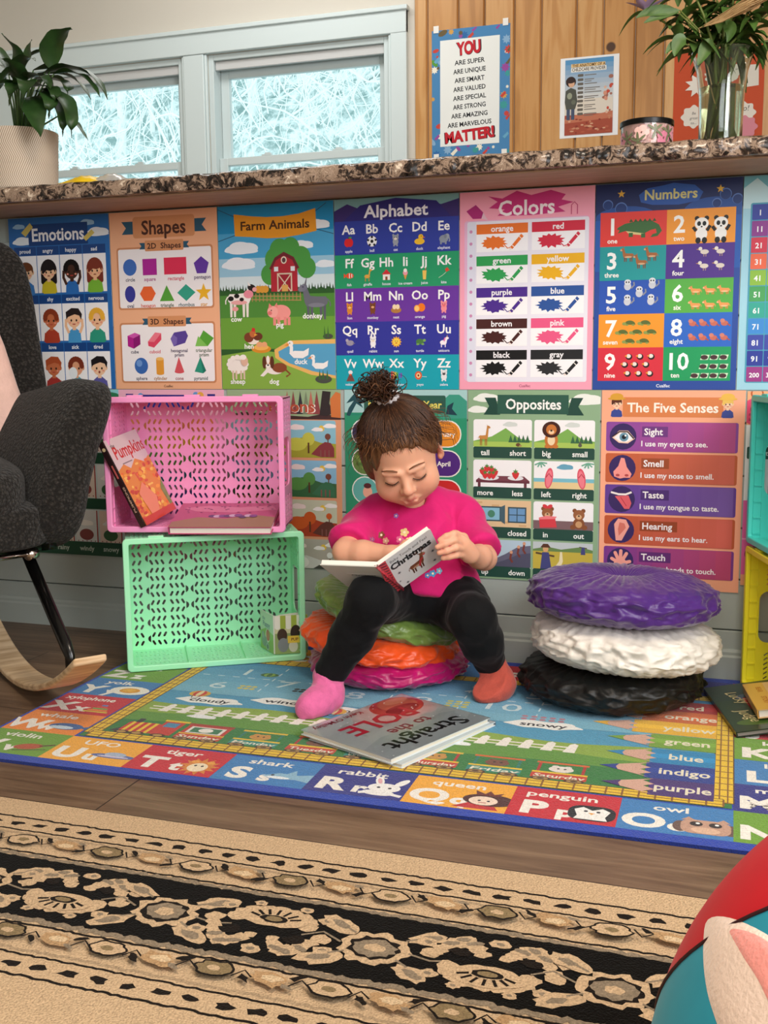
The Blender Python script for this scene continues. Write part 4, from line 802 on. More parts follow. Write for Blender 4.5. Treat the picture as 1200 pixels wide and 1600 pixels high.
def band(y0, side):
    """two guard stripes of the border; side=1 outer edge, -1 mirrored"""
    y = lambda v: y0+side*v
    rough_line(a, 0, RW, y(0), 4, DK, 1); rough_line(a, 0, RW, y(36), 3.5, DK, 2)
    x = 10; k = 0
    while x < RW: rough_blob(a, x, y(18), 11, 6, DK, 9, .4, k+int(y0)); x += 37; k += 1
    rough_line(a, 0, RW, y(44), 5, '#b49a7a', 6); rough_line(a, 0, RW, y(92), 4, DK, 3); rough_line(a, 0, RW, y(100), 9, GR, 4)
    x = 30; k = 0
    while x < RW:
        if k % 2: rough_blob(a, x, y(68), 24, 15, DK, 22, .08, k, 0, 6); rough_blob(a, x, y(68), 21, 12, OLV if k % 4 == 1 else CREAM, 22, .1, k, 0, 6); rough_blob(a, x, y(68), 8, 5, CREAM if k % 4 == 1 else OLV, 10, .15, k)
        else: rough_blob(a, x, y(66), 22, 11, TAN, 18, .2, k, 15); rough_blob(a, x+2, y(68), 12, 6, '#dcbf98', 14, .2, k); rough_blob(a, x-28, y(60), 9, 4, DK, 10, .4, k, 40); rough_blob(a, x+28, y(76), 10, 4, DK, 10, .4, k, -30); rough_blob(a, x+22, y(58), 8, 3.5, GR, 10, .3, k, 20)
        a.l([(x+24, y(60)), (x+34, y(74)), (x+46, y(64))], 2.4, DK); x += 66; k += 1
band(52, 1)
B0, B1 = 158, 286; a.r(0, B0, RW, B1-B0, '#100d09'); rough_line(a, 0, RW, B0, 5, '#100d09', 5); rough_line(a, 0, RW, B1, 5, '#100d09', 7); BM = (B0+B1)/2
x = -20; k = 0
while x < RW:
    # rosette, then palmette between a pair of curling leaves
    rough_blob(a, x, BM+4, 40, 32, CREAM, 34, .09, k, 0, 9); rough_blob(a, x, BM+4, 30, 23, DK, 30, .07, k+1, 0, 9); rough_blob(a, x, BM+4, 25, 18, GR, 24, .12, k+2); rough_blob(a, x, BM+4, 12, 8, CREAM, 12, .2, k)
    for s1 in (-1, 1):
        for s2 in (-1, 1):
            rough_blob(a, x+s1*52, BM+4+s2*36, 25, 13, CREAM, 16, .25, k+s1, 25*s1*s2); rough_blob(a, x+s1*54, BM+4+s2*37, 13, 6, GR, 10, .3, k, 25*s1*s2)
            a.l([(x+s1*30, BM+s2*20), (x+s1*46, BM+s2*30)], 3, GR)
        a.l([(x+s1*40, BM+4), (x+s1*66, BM+s1*10), (x+s1*88, BM+4)], 3, GR); rough_blob(a, x+s1*62, BM-6*s1, 12, 9, CREAM, 12, .25, k+5)
    c = x+132; sg = 1 if k % 2 else -1; cy = BM-sg*14
    for j in range(9): t = PI*(j/8); rough_blob(a, c+44*math.cos(t), cy-sg*24*math.sin(t), 13, 10, CREAM, 14, .14, k*9+j)
    rough_blob(a, c, cy-sg*8, 42, 20, CREAM, 26, .07, k)
    for j in range(7): t = PI*(.08+.84*j/6); a.l([(c+20*math.cos(t), cy-sg*(4+9*math.sin(t))), (c+33*math.cos(t), cy-sg*(6+19*math.sin(t)))], 3.6, DK)
    rough_blob(a, c, cy-sg*4, 17, 8, DK, 16, .12, k); rough_blob(a, c, cy-sg*4, 11, 5, OLV, 12, .12, k)
    for dx, dy, rr_ in ((-62, -sg*34, 11), (62, -sg*34, 11), (-78, sg*26, 12), (78, sg*26, 12), (0, sg*46, 12), (-30, -sg*48, 8), (30, -sg*48, 8)): rough_blob(a, c+dx, BM+dy, rr_, rr_*.72, CREAM, 14, .22, k+int(dx)); rough_blob(a, c+dx, BM+dy, rr_*.4, rr_*.28, GR, 9, .2, k)
    for s1 in (-1, 1):
        P = [(c+s1*(14+52*t), BM+sg*(20+26*math.sin(PI*t))-sg*14*t) for t in np.linspace(0, 1, 9)]
        for j, p_ in enumerate(P): rough_blob(a, p_[0], p_[1], 13-1.0*abs(j-4), 12-1.2*abs(j-4), CREAM, 10, .25, k*9+j)
        for j in (2, 4, 6): rough_blob(a, P[j][0], P[j][1]+sg*3, 9, 4.5, GR, 10, .3, j, s1*20)
        rough_blob(a, c+s1*40, BM+sg*16, 12, 8, DK, 10, .35, k)
    x += 264; k += 1
band(B1+106, -1)
FY = B1+120
for i in range(260):
    q = random.Random(i); x, y = q.uniform(10, RW), q.uniform(FY+18, RH-40); c = q.choice((DK, DK, OLV, GR, '#b5895c')); rough_blob(a, x, y, q.uniform(8, 24), q.uniform(4, 10), c, 12, .35, i, q.uniform(-60, 60))
    if c == OLV: rough_blob(a, x, y, 9, 5, CREAM, 10, .2, i)
for i in range(40):
    q = random.Random(i+900); x, y = 66*i+q.uniform(-15, 15), FY+q.uniform(20, 90); a.l([(x+22*math.sin(.9*t+i)+8*t, y+13*t) for t in range(7)], 3.4, DK)
# slight wobble of the pile surface and a soft cut edge
o = a.build('area_rug', PILE, .010); o.location = (-.05, -.966, .0002); o.rotation_euler = (-PI/2, 0, 0)
tag(o, 'beige and black patterned oriental area rug in the foreground', 'rug')

KID = print_mat('printed_nylon_pile', rough=.9, bump=.7, var=.16, vscale=420, sheen=.2, spec=.12, dist=.004)
W_, H_ = 1422, 792; a = Art(W_, H_, '#1d3fae', step=.07)
WHT = '#f4efe6'; RED, ORG, GRN, AMB, BLU, IND = '#c81e2e', '#ee8a2c', '#6fa02c', '#f2ac32', '#3a7fbe', '#2c2f86'
SKY = '#4a9ac0'
CH, CW = 106, 158; T0 = 26
def cell(i, j, col, big, small, word, pic=None):
    x, y = i*CW, T0+CH*j; x0, x1 = max(x, 6), min(x+CW, W_-6)
    a.r(x0, y, x1-x0, CH if j < 6 else H_-24-y, col)
    a.t(word, x+72, y+30, 27, WHT, w=min(108, a.width(word, 27)*1.3)); a.t(big, x+36, y+91, 62, WHT, bold=2, w=a.width(big, 62, 2)*1.2); a.t(small, x+84, y+91, 46, WHT, bold=2, w=a.width(small, 46, 2)*1.15)
    X, Y = x+121, y+68
    if pic == 'violin': a.e(X-8, Y, 26, 13, '#b8502c', rot=-15); a.l([(X+10, Y-6), (X+34, Y-18)], 5, '#5a2a1c'); a.l([(X-26, Y+22), (X+30, Y+6)], 2.5, '#3a2420')
    elif pic == 'ufo': a.e(X, Y, 42, 9, '#5a6ca8'); a.e(X, Y-7, 20, 10, '#a8b8d0'); a.e(X, Y+2, 30, 3.5, '#d0c8e0')
    elif pic == 'tiger': a.star(X, Y, 36, '#d8842c', 13, .62); a.e(X, Y+4, 17, 18, '#f4e2c0'); a.e(X-14, Y-18, 7, 6, '#e8a040'); a.e(X+14, Y-18, 7, 6, '#e8a040'); a.e(X-6, Y-2, 2.5, 3, '#222'); a.e(X+6, Y-2, 2.5, 3, '#222')
    elif pic == 'shark': a.p([(X-44, Y+4), (X-20, Y-12), (X+14, Y-10), (X+48, Y-22), (X+38, Y), (X+52, Y+18), (X+14, Y+8), (X-20, Y+12)], '#8cb8d2'); a.p([(X-8, Y-10), (X+4, Y-28), (X+10, Y-10)], '#8cb8d2'); a.e(X-16, Y+6, 20, 5, '#e8f0f4'); a.e(X-28, Y-2, 3, 3, '#223')
    elif pic == 'rabbit':
        a.e(X-4, Y+18, 26, 10, '#f2f0ee'); a.e(X, Y-2, 26, 17, '#f6f4f2'); a.e(X-14, Y-26, 7, 17, '#f6f4f2', rot=-20); a.e(X+22, Y-26, 7, 17, '#f6f4f2', rot=25); a.e(X-14, Y-26, 3.5, 11, '#e8b0b8', rot=-20); a.l([(X-34, Y+24), (X-6, Y+14)], 9, '#f2f0ee'); a.l([(X+10, Y+18), (X+34, Y+24)], 8, '#f2f0ee')
        a.e(X-9, Y-2, 3, 3, '#223'); a.e(X+9, Y-2, 3, 3, '#223')
    elif pic == 'queen': a.p([(X-44, Y+32), (X-20, Y+10), (X+14, Y+12), (X+26, Y+32)], '#c2282c'); a.e(X+6, Y-2, 40, 22, '#4a1c1a'); a.e(X-2, Y+2, 22, 16, '#f4dcc8'); a.p([(X-16, Y-18), (X-20, Y-34), (X-4, Y-24), (X+2, Y-36), (X+10, Y-24), (X+24, Y-32), (X+18, Y-18)], '#6a2a20'); a.e(X-8, Y+2, 2.5, 2.5, '#223'); a.e(X+6, Y+2, 2.5, 2.5, '#223'); a.l([(X-8, Y+9), (X+4, Y+9)], 2, '#b03030')
    elif pic == 'penguin': a.r(X-34, Y-24, 68, 52, '#15161c', 20); a.p([(X-26, Y-8), (X-14, Y-18), (X, Y-8), (X+14, Y-18), (X+26, Y-8), (X+20, Y+12), (X+24, Y+24), (X-24, Y+24), (X-20, Y+12)], '#f6f4f0'); a.e(X-9, Y-4, 3, 3, '#223'); a.e(X+9, Y-4, 3, 3, '#223'); a.p([(X-5, Y+1), (X+5, Y+1), (X, Y+7)], '#e8a030')
    elif pic == 'owl': a.e(X-34, Y+6, 11, 18, '#6a5048'); a.e(X+34, Y+6, 11, 18, '#6a5048'); a.r(X-34, Y-20, 68, 46, '#c49a84', 16); a.p([(X-34, Y-16), (X-24, Y-28), (X-14, Y-18)], '#c49a84'); a.p([(X+34, Y-16), (X+24, Y-28), (X+14, Y-18)], '#c49a84'); a.e(X-13, Y-6, 9, 8, '#2a1c1c'); a.e(X+13, Y-6, 9, 8, '#2a1c1c'); a.e(X-11, Y-8, 3, 3, '#fff'); a.e(X+15, Y-8, 3, 3, '#fff'); a.e(X, Y+14, 20, 10, '#e0b89c')
    elif pic == 'whale': a.e(X-4, Y, 34, 16, '#3c64a0'); a.e(X-10, Y+6, 24, 8, '#c8dcea'); a.p([(X+24, Y), (X+46, Y-12), (X+40, Y+8)], '#3c64a0'); a.e(X-24, Y-2, 2.5, 2.5, '#112')
    elif pic == 'xylo':
        for q in range(5): a.l([(X-26+5*q, Y+20-9*q), (X+26-5*q, Y+20-9*q)], 6, ('#d8c03a', '#e88a30', '#6ab04a', '#d84a3a', '#4a8ad0')[q])
    elif pic == 'yolk': a.e(X-4, Y-6, 42, 26, '#f6f2e6'); a.e(X-4, Y-6, 22, 15, '#e8a428'); a.e(X-6, Y-8, 14, 9, '#f0b840')
    elif pic == 'nut': a.e(X, Y, 22, 18, '#a0683a'); a.e(X, Y-12, 24, 9, '#6a4426')
bot = ((GRN, 'V', 'v', 'violin', 'violin'), (AMB, 'U', 'u', 'UFO', 'ufo'), (RED, 'T', 't', 'tiger', 'tiger'), (BLU, 'S', 's', 'shark', 'shark'), (IND, 'R', 'r', 'rabbit', 'rabbit'), (AMB, 'Q', 'q', 'queen', 'queen'), (RED, 'P', 'p', 'penguin', 'penguin'), (BLU, 'O', 'o', 'owl', 'owl'), (GRN, 'N', 'n', 'nut', 'nut'))
for i, (c, g, s_, w, p_) in enumerate(bot): cell(i, 6, c, g, s_, w, p_)
for j, (c, g, s_, w, p_) in enumerate(((IND, 'A', 'a', 'apple', 0), (GRN, 'Z', 'z', 'zebra', 0), (BLU, 'Y', 'y', 'yolk', 'yolk'), (RED, 'X', 'x', 'xylophone', 'xylo'), (ORG, 'W', 'w', 'whale', 'whale'))): cell(0, j+1, c, g, s_, w, p_)
for j, (c, g, s_, w) in enumerate(((ORG, 'I', 'i', 'igloo'), (RED, 'J', 'j', 'jam'), (GRN, 'K', 'k', 'kite'), (BLU, 'L', 'l', 'lion'), (IND, 'M', 'm', 'moon'))): cell(8, j+1, c, g, s_, w)
for i, (c, g, w) in enumerate(((RED, 'B', 'ball'), (AMB, 'C', 'cat'), (GRN, 'D', 'dog'), (BLU, 'E', 'egg'), (RED, 'F', 'fish'), (AMB, 'G', 'goat'), (IND, 'H', 'hat'))): cell(i+1, 0, c, g, g.lower(), w)
cell(0, 0, BLU, 'A', 'a', 'apple'); cell(8, 0, RED, 'H', 'h', 'hat')
# meadow, sky, railway
ix0, ix1, iy0, iy1 = 164, 1262, T0+CH+4, T0+6*CH-4
a.r(ix0, iy0, ix1-ix0, iy1-iy0, SKY)
for q in range(6): a.r(ix0, iy0+40*q, ix1-ix0, 42, tuple(np.array(lin('#3f8fc0'))*(1-q/6)+np.array(lin('#7fbcd2'))*q/6))
P = [(ix0, 440)]+[(ix0+(ix1-ix0)*t, 446+9*math.sin(t*19)) for t in np.linspace(0, 1, 30)]+[(ix1, iy1), (ix0, iy1)]; a.p(P, '#8cab3e')
P = [(ix0, 500)]+[(ix0+(ix1-ix0)*t, 500+10*math.sin(t*15+1)) for t in np.linspace(0, 1, 30)]+[(ix1, iy1), (ix0, iy1)]; a.p(P, '#5f9434')
P = [(ix0, 560)]+[(ix0+(ix1-ix0)*t, 552+8*math.sin(t*12+2)) for t in np.linspace(0, 1, 30)]+[(ix1, iy1), (ix0, iy1)]; a.p(P, '#2f7a38')
a.l([(210, 476), (1010, 476)], 5, WHT); a.l([(210, 490), (1010, 490)], 4, WHT)
for q in range(21): a.p([(232+38*q, 500), (240+38*q, 462), (247+38*q, 456), (254+38*q, 462), (252+38*q, 500)], WHT)
for q in range(3): a.cloud(330+240*q, 512, 17, '#f0f2f2')
YEL = '#eac32e'
def track(x0, y0, x1, y1):
    hor = abs(x1-x0) > abs(y1-y0); L_ = max(abs(x1-x0), abs(y1-y0))
    a.l([(x0, y0), (x1, y1)], 31, '#5a3a12'); a.l([(x0, y0), (x1, y1)], 27, YEL)
    n = int(L_/24)
    for q in range(n+1):
        t = q/n; x, y = x0+(x1-x0)*t, y0+(y1-y0)*t
        a.l([(x, y-13), (x, y+13)] if hor else [(x-13, y), (x+13, y)], 3, '#8a5a1c')
    for d in (-6, 6): a.l([(x0, y0+d), (x1, y1+d)] if hor else [(x0+d, y0), (x1+d, y1)], 2.2, '#8a5a1c')
track(178, iy0+8, 178, iy1-18); track(1250, iy0+8, 1250, iy1-18); track(178, iy1-16, 1250, iy1-16); track(178, iy0+8, 1250, iy0+8)
def car(x, day, tc, bc, body):
    y = 612; a.r(x-42, y-62, 84, 7, '#e2bc34' if body == 0 else '#d8662c'); a.r(x-38, y-55, 5, 40, tc); a.r(x+33, y-55, 5, 40, tc)
    a.e(x, y-34, 20, 13, ('#c89040', '#e8e0d8', '#7a4a38')[body]); a.e(x-10, y-44, 6, 5, ('#c89040', '#e8e0d8', '#7a4a38')[body]); a.e(x+10, y-44, 6, 5, ('#c89040', '#e8e0d8', '#7a4a38')[body]); a.e(x-5, y-36, 2.4, 2.4, '#221a18'); a.e(x+6, y-36, 2.4, 2.4, '#221a18')
    a.r(x-44, y-20, 88, 6, YEL); a.r(x-44, y-14, 88, 21, bc, 3); a.t(day, x, y+3, 18, '#e8e4d0', w=80, slant=.1)
    for s_ in (-1, 1): a.e(x+s_*26, y+11, 16, 8, '#4a2c1c'); a.e(x+s_*26, y+11, 12, 5.5, '#a8844a'); a.e(x+s_*26, y+11, 6, 3, '#4a2c1c')
y = 612; a.r(216, y-46, 66, 50, '#c8302c', 8)
for q in range(4): a.r(222+15*q, y-46, 7, 50, YEL)
a.r(280, y-64, 40, 68, '#c8382c'); a.r(286, y-56, 26, 22, '#4a8ab0'); a.r(276, y-70, 50, 8, YEL); a.r(226, y-64, 12, 20, '#33343a'); a.p([(200, y+8), (216, y-16), (216, y+8)], '#3a3a40')
for q in (228, 258, 300): a.e(q, y+9, 15, 8, '#4a2c1c'); a.e(q, y+9, 9, 5, '#b89048')
for k, (x, d) in enumerate(((372, 'Sunday'), (478, 'Monday'), (584, 'Tuesday'), (690, 'Wednesday'), (794, 'Thursday'), (898, 'Friday'), (1002, 'Saturday'))): car(x, d, '#b0302c' if k % 2 == 0 else '#2a7a6a', '#2f8a7c' if k % 2 else '#c4402c', (1, 0, 2)[k % 3])
a.r(330, y-58, 84, 40, '#c03a2c'); a.r(338, y-52, 68, 32, '#e8e4dc'); a.r(344, y-48, 56, 24, '#3a7a52'); a.e(372, y-36, 14, 10, '#f0ece4'); a.r(328, y-66, 88, 9, '#a8362a')
# weather words in clouds, balloons, numerals
for t, x, y_ in (('cloudy', 300, 425), ('windy', 446, 395), ('stormy', 590, 410), ('rainy', 760, 418), ('snowy', 940, 384)):
    P = [(x+68*(1+.10*math.sin(5*q))*math.cos(q), y_-6+20*(1+.16*math.sin(6*q+1))*math.sin(q)) for q in np.linspace(0, 2*PI, 36, endpoint=False)]; a.p(P, '#f4f4f0'); a.t(t, x, y_+3, 26, '#1d1d22', w=84)
for x, y_ in ((262, 385), (556, 412)): a.e(x, y_, 22, 18, '#d8a834'); a.e(x, y_, 13, 18, '#c8382c'); a.e(x, y_, 5, 18, '#e8d8a0'); a.l([(x-8, y_+16), (x-5, y_+28), (x+5, y_+28), (x+8, y_+16)], 2, '#5a3a24')
for n_, x, y_ in (('1', 292, 245), ('2', 500, 232), ('3', 640, 236), ('4', 780, 240), ('5', 900, 236), ('6', 272, 342), ('7', 402, 306), ('8', 560, 330), ('9', 694, 322), ('10', 846, 318)): a.t(n_, x, y_, 58, '#cfe2e8', bold=0, w=a.width(n_, 58, 0)*1.5)
for q in range(24): a.l([(206+34*q, 262), (222+34*q, 262)], 3, '#cfe2e8')
for x in (366, 500, 630, 770, 920):
    for q in range(5): a.l([(x, 180+36*q), (x, 198+36*q)], 3, '#cfe2e8')
for i in range(6): a.e(322+13*(i % 3), 316+14*(i//3), 6, 5, '#d8c860')
for i in range(9): a.e(748+16*(i % 3), 292+14*(i//3), 6.5, 5, '#c8c25a')
for i in range(7): a.e(436+13*(i % 4), 318-12*(i//4), 6, 5, '#2a2c30')
for i in range(10): a.e(900+17*(i % 5), 338+14*(i//5), 6, 5, '#b87a8a')
a.e(344, 232, 20, 13, '#3a6a34'); a.e(344, 232, 12, 12, '#8ab04a'); a.e(344, 232, 5, 12, '#3a6a34')
# pencils
for k, (t, c, y0, xt) in enumerate((('red', '#a81c22', 176, 1030), ('orange', '#d0662a', 236, 1034), ('yellow', '#eab42a', 300, 1022), ('green', '#76a232', 368, 1056), ('blue', '#1f86bc', 440, 1062), ('indigo', '#213a90', 506, 1058), ('purple', '#472a72', 574, 1068))):
    h = 66; P = [(xt, y0+h*.5), (xt+78, y0+2), (xt+70, y0+h*.34), (xt+82, y0+h*.52), (xt+72, y0+h*.7), (xt+80, y0+h-2)]
    a.r(xt+72, y0, 1236-xt-72, h+1, c); a.r(xt+72, y0+h*.34, 1236-xt-72, h*.3, tuple(np.array(lin(c))*1.25)); a.p([(xt, y0+h*.5), (xt+78, y0+2), (xt+62, y0+h*.2), (xt+80, y0+h*.36), (xt+64, y0+h*.52), (xt+82, y0+h*.68), (xt+64, y0+h*.84), (xt+78, y0+h-2)], '#d8aa96'); a.p([(xt, y0+h*.5), (xt+30, y0+h*.31), (xt+26, y0+h*.5), (xt+30, y0+h*.69)], c)
    a.t(t, 1190, y0+h*.68, 36, '#ece4cc', w=a.width(t, 36)*.92)
out = rounded(0, 0, W_, H_, 16, 4); out = [(x, y) for x, y in out]
o = a.build('alphabet_rug', KID, .0055, back='#1c2f7a', outline=out); o.location = (-.687+W_/2000, -.025, .0003); o.rotation_euler = (-PI/2, 0, R(.9))
tag(o, 'colourful alphabet rug with blue edge under the reading child', 'rug')

# ------------------------------------------------------------------ storage crates
from mathutils.geometry import delaunay_2d_cdt
def holes_plate(outline, holes, t):
    """flat plate with real holes: returns verts (x, y, z in 0..t) and faces"""
    vs = []; es = []
    for P in [outline]+holes:
        b0 = len(vs); n = len(P); vs += [Vector((p[0], p[1])) for p in P]; es += [(b0+i, b0+(i+1) % n) for i in range(n)]
    own = [k for k, P in enumerate([outline]+holes) for _ in P]
    v, e, f, ov, *_ = delaunay_2d_cdt(vs, es, [], 0, 1e-7); ho = [{own[i] for i in q} for q in ov]
    f = [g for g in f if not (set.intersection(*[ho[i] for i in g])-{0})]
    n = len(v); V = [(p.x, p.y, 0) for p in v]+[(p.x, p.y, t) for p in v]; cnt = {}
    for g in f:
        for i in range(len(g)): a_, b_ = g[i], g[(i+1) % len(g)]; cnt[(a_, b_)] = 1
    F_ = [tuple(g)[::-1] for g in f]+[tuple(i+n for i in g) for g in f]
    F_ += [(a_, b_, b_+n, a_+n) for a_, b_ in cnt if (b_, a_) not in cnt]
    return V, F_
def slot(x, y, L_=.0130, w=.0051, ang=30, n=3):
    P = []; c, s_ = math.cos(R(ang)), math.sin(R(ang)); h = L_/2-w/2
    for sg in (1, -1):
        for i in range(n+1): t = R(0+180*i/n) if sg > 0 else R(180+180*i/n); P.append((w/2*math.cos(t), sg*h+w/2*math.sin(t)))
    return [(x+px*c+py*s_, y-px*s_+py*c) for px, py in P]
def chevrons(w, h, hp=.0183, cols=None):
    """slanted slot pattern over a w x h panel centred on x, y from 0"""
    H_ = []; n = int((h-.010)//hp); y0 = (h-n*hp)/2+hp/2; g = .0968*w/.366; sx = .0122*w/.366
    for j in range(n):
        y = y0+j*hp; up = (j % 2 == 0)
        for gi in (-1, 0, 1):
            cx = gi*g
            for k in range(3):
                H_.append(slot(cx-.0088-sx*(2-k), y, ang=(-28 if up else 28))); H_.append(slot(cx+.0088+sx*k, y, ang=(28 if up else -28)))
            if up and j+1 < n:
                yy = y+hp/2
                for s_ in (-1, 1): e = cx+s_*(.0088+sx*2.55); H_.append([(e, yy-.0085), (e, yy+.0085), (e+s_*.005, yy+.005), (e+s_*.0065, yy), (e+s_*.005, yy-.005)][::s_])
        for s_ in (-1, 1):
            for k in range(2): H_.append(slot(s_*(.155*w/.366+.0125*k), y, ang=(-28 if up else 28)*s_))
    return H_
CW_, CH_, CD_ = .380, .285, .150
def crate(loc, rz, m, label, D=CD_, tilt=0, body_label=None):
    r = empty('storage_crate', loc, label=label, cat='crate', group='plastic folding crates', rot=(0, tilt, rz))
    W, H, t = CW_, CH_, .0035
    def plate(name, w, h, holes, M_):
        v, f = holes_plate([(-w/2, 0), (w/2, 0), (w/2, h), (-w/2, h)], holes, t); b = MB(); b.add([M_ @ Vector(p) for p in v], f); return b.build(name, m, r)
    e = .006; w, h = W-2*e, H-2*e
    plate('back_panel', w, h, chevrons(w, h), Matrix(((1, 0, 0, 0), (0, 0, 1, D-t-.002), (0, 1, 0, e), (0, 0, 0, 1))))
    def small(w_, h_):
        Hs = []; n = int((h_-.014)/.0155)
        for j in range(n):
            y = (h_-n*.0155)/2+.00775+j*.0155; k0 = -w_/2+.014
            while k0 < w_/2-.010:
                if abs((k0+w_/2) % (w_/3)-w_/6) < w_/6-.008: Hs.append(slot(k0, y, .0105, .0034, 35 if j % 2 else -35, 2))
                k0 += .0095
        return Hs
    def long_side(name, z, inv):
        o = plate(name, w, D-.014, small(w, D-.014), Matrix(((1, 0, 0, 0), (0, 1, 0, .0085), (0, 0, 1, z), (0, 0, 0, 1))))
        for x in (-w/6, w/6): MB().box(x-.0015, x+.0015, .010, D-.004, z-(.0045 if inv else -t), z+(0 if inv else t+.0045)).build('rib', m, o)
    long_side('bottom_panel', e-.0005, False); long_side('top_panel', H-e-t+.0005, True)
    for s_ in (-1, 1):
        Dd = D-.014; hs = [[(p[1]-Dd/2, p[0]+h/2) for p in q] for q in small(h, Dd)]; hs = [[(p[0]+Dd/2, p[1]) for p in q] for q in hs]
        gap = rounded(Dd*.15, h*.31, Dd*.80, h*.69, .018)
        hs = [q for q in hs if not any(p[0] < Dd*.14 or (p[0] < Dd*.86 and h*.27 < p[1] < h*.73) for p in q)]
        v, f = holes_plate([(0, 0), (Dd, 0), (Dd, h), (0, h)], [gap]+hs, t); x = s_*(w/2)-(t if s_ > 0 else 0)
        b = MB(); b.add([(x+p[2], .0085+p[0], e+p[1]) for p in v], f); o = b.build('end_panel', m, r)
        n = 9; P = [(.0265, e), (.0265, e+h), (.0240, e+h)]
        for k in range(n-1, -1, -1): z = e+.012+(h-.024)*k/(n-1); P += [(.0240, z+.0012), (.0095, z+.0012), (.0095, z-.0012), (.0240, z-.0012)]
        MB().prism(P+[(.0240, e)], x-.0028, x+t+.0022, 'x').build('hinge_rib', m, o)
    b = MB(); rb, rd = .0165, .009
    v, f = holes_plate(rounded(-W/2, 0, W/2, H, .010), [rounded(-W/2+rb-.004, rb-.004, W/2-rb+.004, H-rb+.004, .004)[::-1]], rd)
    b = MB(); b.add([(p[0], p[2], p[1]) for p in v], f)
    b.build('rim', m, r, bevel=.002)
    for x in (-W*.32, 0, W*.32): MB().box(x-.016, x+.016, .003, .016, H-.0005, H+.0035).build('clip', m, r, bevel=.001)
    return r
def plastic(name, c): return mat(name, c, .38, spec=.5, sub=.15)
crate((-.470-.0, -.238, .0075), R(32), plastic('mint_green_plastic', '#aaf6c6'), 'mint green plastic crate standing on its side, lower of the left pair')
crate((-.506, -.253, .2985), R(15.3), plastic('bubblegum_pink_plastic', '#fa9dce'), 'bubblegum pink plastic crate on top of the mint green crate')
TEA = plastic('turquoise_plastic', '#4fdcd0'); YEP = plastic('lemon_yellow_plastic', '#fbee34')
# the right-hand pair opens to the left, long side against the wall
crate((.645, -.242, .2985), R(-73), TEA, 'turquoise plastic crate at the right edge, stacked on the yellow one')
crate((.642, -.240, .0070), R(-74), YEP, 'lemon yellow plastic crate at the right edge, standing on the rug')

# ------------------------------------------------------------------ cushions
def satin(name, c, rough=.36, var=.18, sheen=.35):
    m = mat(name, c, rough, sheen=sheen, spec=.55, var=var, vscale=22, bump=.25, bscale=70); return m
def cushion(loc, r, h, m, label, tilt=(0, 0, 0), seed=0, amp=1.0, dent=.022, sag=0):
    nu, nv = 220, 84; b = MB(); off = Vector((seed*7.3, seed*3.1, seed*1.7))
    def f(u, v):
        th = 2*PI*u; s_ = v*PI                                    # v: top centre to bottom centre
        rr, zz = math.sin(s_), math.cos(s_)
        px = r*math.copysign(abs(rr)**.55, rr); pz = h/2*math.copysign(abs(zz)**.80, zz)
        edge = rr**3; top = max(0, zz)
        P = Vector((math.cos(th)*px, math.sin(th)*px, pz))
        q = px/r
        # gathered pleats running out from the tufted centre; puckered, smocked folds round the side
        w1 = NZ.noise(P*9+off); pl = .0042*(abs(math.sin(23*th+2.6*w1+1.5*q))**.7-.6)*min(1, q*2.2)*(1-edge)
        tw = th*r*1.0+.35*P.z*(1 if int(P.z*40+50) % 2 else -1)
        U = Vector((math.cos(tw/r)*r*23, math.sin(tw/r)*r*23, P.z*36))+off+NZ.noise_vector(P*14+off)*.45
        ds, _p = NZ.voronoi(U); ce = min(1, (ds[1]-ds[0])*1.9)
        ww = NZ.noise_vector(P*11+off)*.5; ar = th*r
        f1_ = 1-abs(NZ.noise(Vector((ar*17+P.z*30, P.z*34-ar*9, seed*5.))+ww))*3.0; f2_ = 1-abs(NZ.noise(Vector((ar*19-P.z*32, P.z*30+ar*10, seed*9.+3))-ww))*3.0
        cr2 = 1-abs(NZ.noise(P*75-off))*2.4
        d = amp*(edge*(.0042*ce**.6+.0062*max(0, f1_)**1.3+.0052*max(0, f2_)**1.3+.0016*max(0, cr2)**2-.0095)+(1-edge)*(pl*1.25+.0012*cr2))
        dn = dent*math.exp(-(px/.030)**2)*(1 if zz > 0 else -.6)
        N_ = Vector((math.cos(th)*rr, math.sin(th)*rr, zz*.9))
        P = P+N_*d; P.z -= dn; P.z += -sag*math.exp(-(px/(r*.55))**2)
        if P.z < -h/2+.001: P.z = -h/2+.001
        return P
    b.grid(f, nu, nv, cu=True)
    o = b.build('floor_cushion', m, smooth=True); o.location = loc; o.rotation_euler = tilt
    bt = MB(); bt.lathe([(.0001, .006), (.008, .005), (.011, .001), (.009, -.002)], 16); q = bt.build('button', m, o, smooth=True); q.location = (0, 0, h/2-dent-.001-sag)
    return tag(o, label, 'cushion', 'round pleated floor cushions')
S = {k: satin(k+'_satin', c, rg, sheen=.02 if k == 'black' else .35) for k, c, rg in (('olive_green', '#738f42', .36), ('orange', '#f2551c', .36), ('magenta', '#b80f66', .33), ('purple', '#4d2379', .38), ('ivory', '#ece5da', .42), ('black', '#060606', .5))}
cushion((-.108, -.170, .0365), .168, .062, S['magenta'], 'magenta satin floor cushion, bottom of the stack the child sits on', seed=1)
cushion((-.124, -.172, .088), .166, .066, S['orange'], 'orange satin floor cushion in the middle of the child\'s stack', seed=2, tilt=(R(4), R(6), .4), sag=.010)
cushion((-.112, -.158, .140), .160, .064, S['olive_green'], 'olive green satin floor cushion directly under the child', seed=3, tilt=(R(12), R(13), .9), sag=.02)
cushion((.352, -.186, .044), .176, .078, S['black'], 'black floor cushion, bottom of the stack at the right', seed=4)
